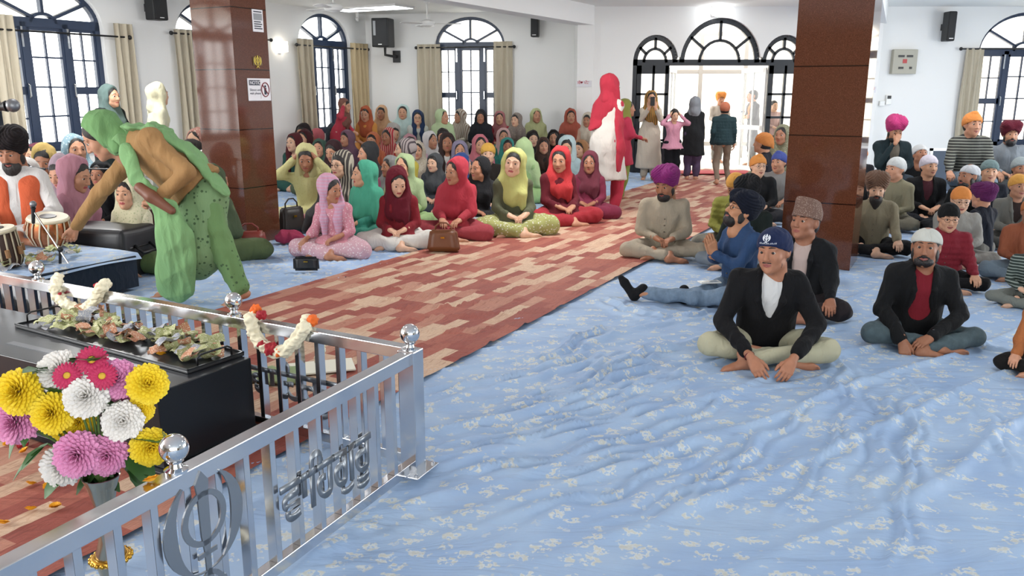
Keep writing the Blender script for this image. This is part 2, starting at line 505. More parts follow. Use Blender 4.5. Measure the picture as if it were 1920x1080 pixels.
def bar(mb, M, u0, z0, u1, z1, w, n0=-0.16, n1=-0.08):
    """frame bar between two points of the wall plane"""
    a = Vector((u0, 0, z0)); b = Vector((u1, 0, z1)); d = (b - a); L = d.length
    if L < 1e-4: return
    d.normalize(); s = Vector((-d.z, 0, d.x))
    mb.add([M @ (a + d * q * L + s * (r * w / 2) + Vector((0, n, 0))) for n in (n0, n1) for q, r in ((0, -1), (1, -1), (1, 1), (0, 1))],
           [(0, 1, 2, 3), (7, 6, 5, 4), (0, 4, 5, 1), (1, 5, 6, 2), (2, 6, 7, 3), (3, 7, 4, 0)])
def rail_path(mb, M, pts, w, **k):
    for (a, b), (c, d) in zip(pts[:-1], pts[1:]): bar(mb, M, a, b, c, d, w, **k)
def fan_light(mb, M, uc, hw, zs, rise, inner=0.22, spokes=(35, 90, 145), w=0.045, fw=0.065, closed=True):
    rail_path(mb, M, arch(uc, hw - fw / 2, zs, rise - fw / 2, 26), fw)
    if inner: rail_path(mb, M, arch(uc, hw * inner, zs, rise * inner, 12), w)
    for a in spokes:
        c, s_ = math.cos(math.radians(a)), math.sin(math.radians(a))
        bar(mb, M, uc + hw * inner * c, zs + rise * inner * s_, uc + (hw - fw / 2) * c, zs + (rise - fw / 2) * s_, w)
def window(n, O, U, N, op, m=None):
    m = m or M_NAVY
    uc, hw, z0, zs = op['uc'], op['hw'], op['z0'], op['zs']
    M = frame_M(O, U, N, UP)
    w = empty('window_%d' % n, O + U * uc, kind='structure')
    Mi = Matrix.Translation(-w.location) @ M
    f = MB(); fan_light(f, Mi, uc, hw, zs, op['rise'])
    bar(f, Mi, uc - hw, zs, uc + hw, zs, 0.13); bar(f, Mi, uc - hw + .04, z0, uc - hw + .04, zs, 0.08)
    bar(f, Mi, uc + hw - .04, z0, uc + hw - .04, zs, 0.08); bar(f, Mi, uc - hw, z0 + .04, uc + hw, z0 + .04, 0.09)
    c = hw * 0.36
    for sg in (-1, 1): bar(f, Mi, uc + sg * c, z0, uc + sg * c, zs, 0.09)
    f.build('window_frame', m, w)
    # centre casement, two panes wide and four high; side casements with a lock rail
    g = MB(); a0, a1, b0, b1 = uc - c + .045, uc + c - .045, z0 + .085, zs - .065
    for q in ((a0, b0, a0, b1), (a1, b0, a1, b1), (a0, b0, a1, b0), (a0, b1, a1, b1)): bar(g, Mi, *q, 0.09, n0=-.15, n1=-.09)
    bar(g, Mi, uc, b0, uc, b1, 0.025, n0=-.14, n1=-.1)
    for i in (1, 2, 3): bar(g, Mi, a0, b0 + (b1 - b0) * i / 4, a1, b0 + (b1 - b0) * i / 4, 0.025, n0=-.14, n1=-.1)
    g.build('casement', m, w)
    for sg in (-1, 1):
        g = MB(); a0, a1 = sorted((uc + sg * (c + .045), uc + sg * (hw - .08)))
        for q in ((a0, b0, a0, b1), (a1, b0, a1, b1), (a0, b0, a1, b0), (a0, b1, a1, b1)): bar(g, Mi, *q, 0.075, n0=-.15, n1=-.09)
        zm = b0 + (b1 - b0) * 0.47; bar(g, Mi, a0, zm, a1, zm, 0.11, n0=-.15, n1=-.09)
        bar(g, Mi, (a0 + a1) / 2, b0, (a0 + a1) / 2, b1, 0.022, n0=-.14, n1=-.1)
        for zz in (b0 + (zm - b0) / 2, zm + (b1 - zm) / 2): bar(g, Mi, a0, zz, a1, zz, 0.022, n0=-.14, n1=-.1)
        cs = g.build('casement', m, w)
        h = MB(); uh = uc + sg * (c + .03); h.tube([Mi @ Vector((uh, -.08, zm + .1)), Mi @ Vector((uh, -.04, zm + .08)), Mi @ Vector((uh, -.04, zm - .08)), Mi @ Vector((uh, -.08, zm - .1))], 0.012, 6)
        h.box((uh - .015, -.09, b1 - .28), (uh + .015, -.07, b1), Mi)
        h.build('handle', M_STEEL, cs)
    gl = MB(); pts = [(uc - hw, z0)] + op['top'] + [(uc + hw, z0)]
    gl.add([Mi @ Vector((a, -.12, b)) for a, b in pts], [tuple(range(len(pts)))])
    gl.build('pane', M_GLASS, w)
    sl = MB(); sl.box((uc - hw - .05, -.27, z0 - .05), (uc + hw + .05, .05, z0), Mi); sl.build('window_sill', M_WHITEP, w)
    return w
def win_op(O, U, N, pxc, pxs, z0=0.78, zs=2.6, pys=60, top=None, hw=None):
    uc = wall_uz(pxc, pys, O, U, N)[0]; ue = wall_uz(pxs, pys, O, U, N)[0]
    hw = hw or abs(ue - uc)
    rise = 0.58 if top is None else min(top - zs, ZC - zs - 0.06)
    return arch_opening(uc, hw, z0, zs, rise)
LWW = [win_op(LW_O, LW_U, LW_N, 610, 560, pys=85), win_op(LW_O, LW_U, LW_N, 400, 330, pys=62), win_op(LW_O, LW_U, LW_N, 89, 192, pys=45)]
LWW.append(arch_opening(13.25, LWW[2]['hw'], .78, 2.6, .58))
build_wall('wall_left', LW_O, LW_U, LW_N, 17.0, LWW)
for i, op in enumerate(LWW): window((1, 2, 3, 6)[i], LW_O, LW_U, LW_N, op)
op4 = win_op(BL_A, BL_U, BL_N, 880, 815, pys=86, z0=.6); op4['rise'] = .58
build_wall('wall_back', BL_A, BL_U, BL_N, (BL_B - BL_A).length, [op4]); window(4, BL_A, BL_U, BL_N, op4)
u5 = wall_uz(1925, 95, BR_A, BR_U, BR_N); op5 = arch_opening(u5[0], 0.95, 0.55, 2.42, 0.74)
# the triple arched doorway
DU = lambda px, py: wall_uz(px, py, BR_A, BR_U, BR_N)
ZT = 2.2
dl0, dl1, dm0, dm1, dr0 = DU(1187, 116)[0], DU(1272, 116)[0], DU(1275, 116)[0], DU(1426, 116)[0], DU(1429, 116)[0]
dr1 = dr0 + (dl1 - dl0)
zs_small = DU(1230, 65)[1] - ZT; zs_big = DU(1350, 33)[1] - ZT
top = [(dl0, ZT)] + arch((dl0 + dl1) / 2, (dl1 - dl0) / 2, ZT, zs_small, 18)[1:-1] + [(dm0, ZT + .1)] + \
    [p for p in arch((dm0 + dm1) / 2, (dm1 - dm0) / 2, ZT, zs_big, 26)[1:-1]] + [(dr0, ZT + .1)] + \
    arch((dr0 + dr1) / 2, (dr1 - dr0) / 2, ZT, zs_small, 18)[1:-1] + [(dr1, ZT)]
dop = dict(z0=0.0, top=top)
build_wall('wall_back_entrance', BR_A, BR_U, BR_N, 14.5, [dop, op5], t=0.26); window(5, BR_A, BR_U, BR_N, op5)
door = empty('door_1', BR_A + BR_U * ((dm0 + dm1) / 2), kind='structure')
Md = Matrix.Translation(-door.location) @ frame_M(BR_A, BR_U, BR_N, UP)
f = MB()
for a, b, r, inn in ((dl0, dl1, zs_small, .5), (dm0, dm1, zs_big, .5), (dr0, dr1, zs_small, .5)):
    fan_light(f, Md, (a + b) / 2, (b - a) / 2, ZT, r, inner=inn, w=.055, fw=.1, spokes=(38, 90, 142))
bar(f, Md, dl0, ZT, dr1, ZT, .12)
pl, pr = DU(1252, 200)[0], DU(1440, 200)[0]
for u in (dl0 + .05, dr1 - .05): bar(f, Md, u, 0, u, ZT, .1)
f.build('door_frame', M_BLACKF, door)
for (a, b) in ((dl0 + .1, pl), (pr, dr1 - .1)):
    g = MB(); z0, z1 = .02, ZT - .06
    bar(g, Md, a + .04, z0, a + .04, z1, .1); bar(g, Md, b - .02, z0, b - .02, z1, .08); bar(g, Md, a, z1 - .08, b, z1 - .08, .16)
    g.box((a, -.14, 0), (b, -.1, .62), Md); bar(g, Md, (a + b) / 2 + .02, .6, (a + b) / 2 + .02, z1, .05)
    for zz in (.66, 1.12, 1.58): bar(g, Md, a, zz, b, zz, .045)
    sd = g.build('door_leaf', M_BLACKF, door)
    g = MB(); g.add([Md @ Vector(p) for p in ((a, -.12, .6), (b, -.12, .6), (b, -.12, z1), (a, -.12, z1))], [(0, 1, 2, 3)]); g.build('pane', M_GLASS, sd)
M_WFR = mat('white_door_paint', '#f0f0ee', 0.35)
for (u, sg) in ((pl + .02, 1), (pr - .02, -1)):        # open inner leaves, swung outwards
    an = math.radians(68) * sg
    Ml = Matrix.Translation(-door.location) @ frame_M(BR_A + BR_U * u + Vector((0, .2, 0)), (math.cos(an) * sg, math.sin(abs(an)), 0), (-math.sin(abs(an)), math.cos(an) * sg, 0), UP)
    g = MB(); W = .78
    for q in ((.04, 0, .04, 2.1), (W - .04, 0, W - .04, 2.1), (0, .05, W, .05), (0, 2.06, W, 2.06), (0, .9, W, .9)): bar(g, Ml, *q, .09, n0=-.02, n1=.02)
    bar(g, Ml, W / 2, 0, W / 2, 2.1, .03, n0=-.015, n1=.015)
    sd = g.build('door_leaf', M_WFR, door)
    g = MB(); g.add([Ml @ Vector(p) for p in ((0, 0, 0), (W, 0, 0), (W, 0, 2.1), (0, 0, 2.1))], [(0, 1, 2, 3)]); g.build('pane', M_GLASS, sd)
    h = MB(); h.tube([Ml @ Vector((W - .1, .02, .95)), Ml @ Vector((W - .1, .07, .97)), Ml @ Vector((W - .1, .07, 1.2)), Ml @ Vector((W - .1, .02, 1.22))], .012, 6); h.build('door_handle', M_STEEL, sd)
# return wall between the two back planes, column, beams
mb = MB(); mb.box((1.3, 17.2, 0), (1.62, 18.2, ZC)); o = mb.build('wall_back_pier', M_WALL); o['kind'] = 'structure'
pc = PY(1082, 60, 17.15); pe = PY(1113, 60, 17.15)
mb = MB(); mb.box((pc.x, 17.0, 0), (pe.x, 17.6, ZC), bev=.01); o = mb.build('column', M_WALL); o['kind'] = 'structure'
p2 = PY(1634, 60, 17.1); p3 = PY(1650, 60, 17.1)
mb = MB(); mb.box((p2.x - .25, 16.95, 0), (p3.x, 17.3, ZC), bev=.01); o = mb.build('column', M_WALL); o['kind'] = 'structure'
def beam(a, b, w, z0):
    a, b = Vector(a), Vector(b); d = (b - a).normalized(); s = Vector((-d.y, d.x, 0)) * (w / 2)
    mb = MB(); mb.prism([(a + s)[:2], (b + s)[:2], (b - s)[:2], (a - s)[:2]], z0, ZC); o = mb.build('beam', M_WALL); o['kind'] = 'structure'; return o
PIL_L = PZ(465, 462); PIL_L.z = 0
PIL_W = .5
PL_C = PIL_L + D1 * (PIL_W / 2) + D2 * .3
cx = (pc.x + pe.x) / 2
beam(PL_C - D1 * 6, (cx, 17.1, 0), .36, 2.9)
# floor and ceiling
mb = MB(); mb.box((-14, -8, -.12), (16, 17.4, 0)); o = mb.build('floor', mat('stone_floor', '#b9b2a6', .5)); o['kind'] = 'structure'
mb = MB(); mb.box((-14, 17.4, -.12), (16, 20.5, 0)); o = mb.build('floor_back', mat('stone_floor', '#b9b2a6', .5)); o['kind'] = 'structure'
mb = MB(); mb.box((-11.5, -6.2, 0), (12.2, -6, ZC)); o = mb.build('wall_rear', mat('rear_wall_paint', '#b9aa98', .8)); o['kind'] = 'structure'
mb = MB(); mb.box((12, -6, 0), (12.2, 17.2, ZC)); o = mb.build('wall_right', M_WALL); o['kind'] = 'structure'
mb = MB(); mb.box((-11.6, -6, 0), (-11.4, 4.0, ZC)); o = mb.build('wall_left_rear', M_WALL); o['kind'] = 'structure'
mb = MB(); mb.box((-15, -6.2, ZC), (15.5, 20, ZC + .15)); o = mb.build('ceiling', M_CEIL); o['kind'] = 'structure'
# ceiling: raised panel border strip seen at the wall
# porch outside the door
M_PORCH = mat('porch_plaster', '#f2e9da', .8)
mb = MB(); mb.box((-2, 20.5, -.1), (16, 27, 0)); o = mb.build('ground_porch', mat('porch_floor', '#e8e6e2', .6)); o['kind'] = 'structure'
mb = MB(); mb.box((-1, 24.5, 0), (16, 24.7, 5)); o = mb.build('wall_outside', M_PORCH); o['kind'] = 'structure'
scn = empty('porch_screen', (5.0, 21.2, 0), label='grey framed glazed screen standing on the bright porch outside the doorway', cat='screen')
g = MB()
for x in (-2.4, -.35, .75, 2.6): g.box((x - .05, -.04, 0), (x + .05, .04, 3.0))
for z in (.35, 2.1, 3.0): g.box((-2.4, -.035, z - .05), (2.6, .035, z + .05))
g.build('screen_frame', mat('grey_aluminium', '#9a9590', .4), scn)
g = MB(); g.add([(-2.4, 0, 0), (2.6, 0, 0), (2.6, 0, 3), (-2.4, 0, 3)], [(0, 1, 2, 3)]); g.build('pane', M_GLASS, scn)
# pillars clad in polished granite
def granite():
    s = NT('polished_granite'); tc = s.n('ShaderNodeTexCoord')
    nz = s.n('ShaderNodeTexNoise', Scale=180.0, Detail=4.0); s.l(tc.outputs['Object'], nz.inputs['Vector'])
    r = s.ramp(nz.outputs[0], [(.35, lin('#4c2a1c')), (.62, lin('#653c2a')), (.72, lin('#7a5240'))])
    sx = s.n('ShaderNodeSeparateXYZ'); s.l(tc.outputs['Object'], sx.inputs[0])
    m = s.n('ShaderNodeMath', operation='FRACT'); a = s.n('ShaderNodeMath', operation='MULTIPLY'); a.inputs[1].default_value = 1 / .62
    s.l(sx.outputs[2], a.inputs[0]); s.l(a.outputs[0], m.inputs[0])
    r2 = s.ramp(m.outputs[0], [(0, (.25, .25, .25)), (.012, (.25, .25, .25)), (.018, (1, 1, 1))], 'CONSTANT')
    s.l(s.mix(1.0, r.outputs[0], r2.outputs[0], 'MULTIPLY'), s.b.inputs['Base Color'])
    s.b.inputs['Roughness'].default_value = .07; s.b.inputs['Specular IOR Level'].default_value = .6
    return s.m
M_GRAN = granite()
def pillar(name, corner, w1, w2, ztop=ZC):
    """corner = nearest corner; w1 along D1, w2 along D2"""
    mb = MB(); c = Vector(corner); poly = [c, c + D1 * w1, c + D1 * w1 + D2 * w2, c + D2 * w2]
    mb.prism([(p - c)[:2] for p in poly], 0, ztop); o = mb.build(name, M_GRAN, loc=c); o['kind'] = 'structure'; return o
pillar('pillar', PIL_L, PIL_W, .58)
PR_C = PY(1622, 200, 7.62); PR_C.z = 0
PR_W2 = .64
pillar('pillar', PR_C, .62, PR_W2)
beam(PR_C + D1 * .4 + D2 * .3, ((p2.x + p3.x) / 2 - .02, 17.1, 0), .4, 2.93)
# ------------------------------------------------------------ floor cloths
def fnoise(X, Y, seed, freq, n=6):
    r = np.random.default_rng(seed); f = np.zeros_like(X)
    for i in range(n):
        a = r.uniform(0, 6.28); fr = freq * r.uniform(.5, 1.6)
        f += np.sin(fr * (X * math.cos(a) + Y * math.sin(a)) + r.uniform(0, 6.28))
    return f / n
def wrinkles(X, Y, seed, ang, spacing, amp, patch=.9):
    """long creases running along the direction ang"""
    d = (-math.sin(ang), math.cos(ang)); q = X * d[0] + Y * d[1]
    w = q / spacing * 6.28 + 5.0 * fnoise(X, Y, seed, 1.3) + 1.2 * fnoise(X, Y, seed + 1, 4.0)
    ridge = np.exp(-((np.sin(w / 2)) / .22) ** 2)
    m = np.clip(fnoise(X, Y, seed + 2, patch) * 2.2 + .45, 0, 1)
    return amp * ridge * m
def cloth_mat(blue='#9eb5d0'):
    s = NT('printed_sheet'); tc = s.n('ShaderNodeTexCoord'); v = tc.outputs['Object']
    n0 = s.n('ShaderNodeTexNoise', Scale=30.0, Detail=1.0); s.l(v, n0.inputs['Vector'])
    ad = s.n('ShaderNodeVectorMath', operation='MULTIPLY_ADD'); s.l(n0.outputs['Color'], ad.inputs[0]); ad.inputs[1].default_value = (.07, .07, .0); s.l(v, ad.inputs[2])
    mp = s.n('ShaderNodeMapping'); mp.inputs['Scale'].default_value = (8.6, 12.5, .001); mp.inputs['Rotation'].default_value = (0, 0, .5); s.l(ad.outputs[0], mp.inputs[0])
    vo = s.n('ShaderNodeTexVoronoi', Scale=1.0, Randomness=.55); s.l(mp.outputs[0], vo.inputs['Vector'])
    r = s.ramp(vo.outputs['Distance'], [(.34, (1, 1, 1)), (.40, (0, 0, 0))])
    n1 = s.n('ShaderNodeTexNoise', Scale=55.0, Detail=1.5); s.l(v, n1.inputs['Vector'])
    r1 = s.ramp(n1.outputs[0], [(.44, (0, 0, 0)), (.49, (1, 1, 1))])
    mp2 = s.n('ShaderNodeMapping'); mp2.inputs['Scale'].default_value = (14, 17, .001); mp2.inputs['Location'].default_value = (3.1, 5.7, 0); s.l(ad.outputs[0], mp2.inputs[0])
    v2 = s.n('ShaderNodeTexVoronoi', Scale=1.0); s.l(mp2.outputs[0], v2.inputs['Vector'])
    r2 = s.ramp(v2.outputs['Distance'], [(.15, (.55, .55, .55)), (.19, (0, 0, 0))])
    mx = s.n('ShaderNodeMath', operation='MULTIPLY'); s.l(r.outputs[0], mx.inputs[0]); s.l(r1.outputs[0], mx.inputs[1])
    mm = s.n('ShaderNodeMath', operation='MAXIMUM'); s.l(mx.outputs[0], mm.inputs[0]); s.l(r2.outputs[0], mm.inputs[1])
    n2 = s.n('ShaderNodeTexNoise', Scale=3.0, Detail=2.0); s.l(v, n2.inputs['Vector'])
    b = s.ramp(n2.outputs[0], [(.35, lin(blue)), (.65, lin('#91aacb'))])
    r3 = s.ramp(n1.outputs[0], [(.5, lin('#d8d9cf')), (.62, lin('#cfc9b0'))])
    k = s.n('ShaderNodeMath', operation='MULTIPLY'); s.l(mm.outputs[0], k.inputs[0]); k.inputs[1].default_value = .66
    s.l(s.mix(k.outputs[0], b.outputs[0], r3.outputs[0]), s.b.inputs['Base Color'])
    s.b.inputs['Roughness'].default_value = .6; s.b.inputs['Specular IOR Level'].default_value = .3
    mp3 = s.n('ShaderNodeMapping'); mp3.inputs['Rotation'].default_value = (0, 0, -.6); mp3.inputs['Scale'].default_value = (1.0, 3.2, 1); s.l(v, mp3.inputs[0])
    n3 = s.n('ShaderNodeTexNoise', Scale=1.6, Detail=4.0, Distortion=1.2); s.l(mp3.outputs[0], n3.inputs['Vector'])
    s.bump(n3.outputs[0], .55, .05)
    return s.m
M_SHEET = cloth_mat()
def cross(a, b): return a.x * b.y - a.y * b.x
CE_R = PZ(950, 635); CE_L = PZ(870, 450)
def grid_cloth(name, mat_, a_rng, b_rng, step, zfun, label, cat, origin, dirx, diry):
    """grid in the frame (dirx, diry) at origin"""
    if isinstance(a_rng, np.ndarray): aa, bb = a_rng, b_rng
    else: aa = np.linspace(*a_rng, int((a_rng[1] - a_rng[0]) / step[0]) + 1); bb = np.linspace(*b_rng, int((b_rng[1] - b_rng[0]) / step[1]) + 1)
    na, nb = len(aa), len(bb)
    A, B = np.meshgrid(aa, bb, indexing='ij')
    X = origin.x + A * dirx.x + B * diry.x; Y = origin.y + A * dirx.y + B * diry.y
    Z = zfun(X, Y, A, B)
    V = np.stack([X - origin.x, Y - origin.y, Z], -1).reshape(-1, 3)
    i = np.arange(na * nb).reshape(na, nb)
    Q = np.stack([i[:-1, :-1], i[1:, :-1], i[1:, 1:], i[:-1, 1:]], -1).reshape(-1, 4)
    n = np.cross(V[Q[0, 1]] - V[Q[0, 0]], V[Q[0, 2]] - V[Q[0, 0]])
    if n[2] < 0: Q = Q[:, ::-1]
    me = np_mesh(name, V, Q, mat_)
    o = bpy.data.objects.new(name, me); COL.objects.link(o); o.location = (origin.x, origin.y, 0)
    return tag(o, label, cat)
CREASES = [([(1009, 694), (1115, 629), (1133, 615)], 1.6), ([(900, 730), (1010, 700), (1140, 655)], 1), ([(800, 745), (990, 700)], .8), ([(1050, 730), (1170, 660)], .8),
    ([(1180, 610), (1300, 595), (1320, 585)], 1), ([(800, 860), (1000, 830), (1180, 790), (1330, 720)], 1.2), ([(820, 895), (1050, 870), (1250, 810), (1390, 745)], 1.3),
    ([(850, 790), (1050, 760), (1250, 715)], 1), ([(1000, 900), (1250, 860), (1420, 790)], 1.1), ([(1550, 740), (1400, 860), (1250, 960)], 1), ([(1600, 730), (1560, 850), (1450, 980)], .9),
    ([(1710, 700), (1704, 820), (1694, 950), (1676, 1080)], 1.1), ([(1800, 640), (1860, 660), (1920, 668)], 1.2), ([(1130, 560), (1180, 585), (1250, 600)], 1.2), ([(1250, 640), (1170, 700), (1000, 760)], 1),
    ([(900, 980), (1150, 930), (1350, 850)], .9), ([(1290, 660), (1180, 690), (1080, 740), (960, 770)], 1.1), ([(1300, 690), (1200, 740), (1040, 790)], 1), ([(820, 820), (1010, 800), (1200, 750)], .8),
    ([(1560, 640), (1580, 700), (1570, 800)], 1), ([(1640, 730), (1640, 840), (1600, 960)], .7), ([(1100, 1000), (1300, 930), (1430, 850)], .7), ([(1780, 720), (1850, 790), (1900, 900)], .8), ([(1190, 530), (1260, 560), (1350, 590)], .9)]
def crease_field(X, Y):
    Z = np.zeros_like(X)
    for pts, w in CREASES:
        P = [PZ(*p) for p in pts]; Q_ = []
        for i in range(len(P) - 1):
            for t in np.linspace(0, 1, 6, endpoint=i == len(P) - 2): Q_.append(P[i] * (1 - t) + P[i + 1] * t)
        sel = (X > min(p.x for p in P) - .3) & (X < max(p.x for p in P) + .3) & (Y > min(p.y for p in P) - .3) & (Y < max(p.y for p in P) + .3)
        if not sel.any(): continue
        x, y = X[sel], Y[sel]; wob = .025 * np.sin(x * 11 + y * 7) + .012 * np.sin(x * 29 - y * 17); best = np.full(x.shape, 9.0); bt = np.zeros(x.shape); n = len(Q_) - 1
        for i in range(n):
            a, b = Q_[i], Q_[i + 1]; dx, dy = b.x - a.x, b.y - a.y; L2 = dx * dx + dy * dy + 1e-9
            t = np.clip(((x - a.x) * dx + (y - a.y) * dy) / L2, 0, 1); d = ((x - a.x - t * dx) * -dy + (y - a.y - t * dy) * dx) / math.sqrt(L2)
            dd = np.hypot(x - a.x - t * dx, y - a.y - t * dy); m = dd < np.abs(best); best = np.where(m, np.where(d < 0, -dd, dd), best); bt = np.where(m, (i + t) / n, bt)
        s_ = best + wob; fade = np.sin(np.pi * np.clip(bt, 0, 1)) ** .5
        Z[sel] += 1.7 * w * fade * (.020 * np.exp(-(s_ / .020) ** 2) + .010 * np.exp(-((s_ - .07) / .03) ** 2) + .010 * np.exp(-((s_ + .09) / .035) ** 2))
    return Z
def z_right(X, Y, A, B):
    near = np.clip((9.5 - Y) / 5, .2, 1)
    w = wrinkles(X, Y, 11, .62, .42, .026) + wrinkles(X, Y, 31, .45, .30, .020) + wrinkles(X, Y, 51, 1.1, .6, .024)
    flat = np.clip((Y - 2.2) / 1.2, .25, 1)
    return .006 + crease_field(X, Y) + (w + .004 * (fnoise(X, Y, 5, 9) + 1)) * near * flat
def edge_wobble(o_fn): return o_fn
_seg = lambda *s_: np.concatenate([np.arange(a, b, st) for a, b, st in s_])
grid_cloth('floor_sheet', M_SHEET, _seg((-9, -4.6, .07), (-4.6, 3.2, .018), (3.2, 16, .07)), _seg((-.25, 5.2, .018), (5.2, 10, .06)), None, z_right,
           'pale blue floor sheet with small cream flowers, spread wrinkled right of the carpet', 'floor sheet', CE_R, D1, D2 * -1)
def z_left(X, Y, A, B):
    return .006 + wrinkles(X, Y, 111, .3, .28, .022) + wrinkles(X, Y, 131, 1.2, .2, .014) + .005 * (fnoise(X, Y, 6, 8) + 1)
grid_cloth('floor_sheet', cloth_mat('#a6c0e0'), (-5.6, 8.4), (-.15, 6.2), (.045, .045), z_left,
           'pale blue floor sheet spread crumpled under the seated women left of the carpet', 'floor sheet', CE_L, D1, D2)
_CM = []
def carpet_mat():
    if _CM: return _CM[0]
    s = NT('plank_print_carpet'); tc = s.n('ShaderNodeTexCoord'); v = tc.outputs['Object']
    mp = s.n('ShaderNodeMapping'); mp.inputs['Rotation'].default_value = (0, 0, -math.atan2(D1.y, D1.x)); s.l(v, mp.inputs[0])
    br = s.n('ShaderNodeTexBrick', offset=.37, squash=.62, squash_frequency=2); s.l(mp.outputs[0], br.inputs['Vector'])
    for k_, x in (('Color1', (0, 0, 0, 1)), ('Color2', (1, 1, 1, 1)), ('Mortar', (.5, .5, .5, 1)), ('Scale', 1.0), ('Mortar Size', 0.0), ('Brick Width', .46), ('Row Height', .10), ('Bias', 0.0)):
        br.inputs[k_].default_value = x
    cols = [(0, lin('#934a3e')), (.2, lin('#a35c4c')), (.34, lin('#b98a74')), (.46, lin('#9a5345')), (.56, lin('#c6a68c')), (.68, lin('#b07a66')), (.8, lin('#ccb096'))]
    r = s.ramp(br.outputs['Color'], cols, 'CONSTANT')
    mp2 = s.n('ShaderNodeMapping'); mp2.inputs['Scale'].default_value = (1.3, 9, 1); s.l(mp.outputs[0], mp2.inputs[0])
    w = s.n('ShaderNodeTexNoise', Scale=3.0, Detail=5.0, Distortion=2.2); s.l(mp2.outputs[0], w.inputs['Vector'])
    r2 = s.ramp(w.outputs[0], [(.38, (.62, .5, .46)), (.46, (1, 1, 1)), (.52, (.72, .6, .55)), (.58, (1, 1, 1)), (.68, (.82, .72, .66))])
    s.l(s.mix(.75, r.outputs[0], r2.outputs[0], 'MULTIPLY'), s.b.inputs['Base Color'])
    s.b.inputs['Roughness'].default_value = .75
    n3 = s.n('ShaderNodeTexNoise', Scale=300.0, Detail=1.0); s.l(v, n3.inputs['Vector'])
    b = s.bump(n3.outputs[0], .3, .003)
    mp4 = s.n('ShaderNodeMapping'); mp4.inputs['Rotation'].default_value = (0, 0, .35); mp4.inputs['Scale'].default_value = (1.3, 5, 1); s.l(v, mp4.inputs[0])
    n4 = s.n('ShaderNodeTexNoise', Scale=1.3, Detail=3.0, Distortion=.8); s.l(mp4.outputs[0], n4.inputs['Vector'])
    s.bump(n4.outputs[0], .5, .06, b)
    _CM.append(s.m)
    return s.m
cw = (CE_L - CE_R).dot(D2)
def z_carpet(X, Y, A, B):
    # rucked where it meets the railing
    u = (X - PZ(640, 600).x) ** 2 + (Y - PZ(640, 600).y) ** 2
    ruck = np.exp(-u / 1.6)
    edge = np.minimum(B, cw - B) / .1
    return .03 + wrinkles(X, Y, 211, .25, .35, .03) * (.25 + ruck * 1.3) + .004 * fnoise(X, Y, 8, 5)
def z_c2(X, Y, A, B):
    z = z_carpet(X, Y, A, B)
    return z
car = grid_cloth('carpet', carpet_mat(), (-8.5, 12.9), (0, cw), (.05, .045), z_c2,
           'terracotta and cream plank patterned carpet runner leading up the aisle to the door', 'carpet', CE_R, D1, D2)
# near the railing the carpet is wider on its left side
grid_cloth('carpet', carpet_mat(), (-8.5, -2.05), (0, 3.4), (.06, .06), lambda X, Y, A, B: .034 + .004 * fnoise(X, Y, 9, 5),
           'terracotta plank patterned carpet piece lying under the steel donation box', 'carpet', CE_R + D2 * (cw - .1), D1, D2)
mt = MB(); a = PZ(1262, 331); b = PZ(1345, 323); c0 = PZ(1420, 333)
mt.prism([(a.x, 16.45), (c0.x, 16.45), (c0.x, 17.1), (a.x, 17.1)], .055, .067)
tag(mt.build('door_mat', fabric('#d2474f')), 'thin red mat laid across the threshold of the doorway', 'mat')
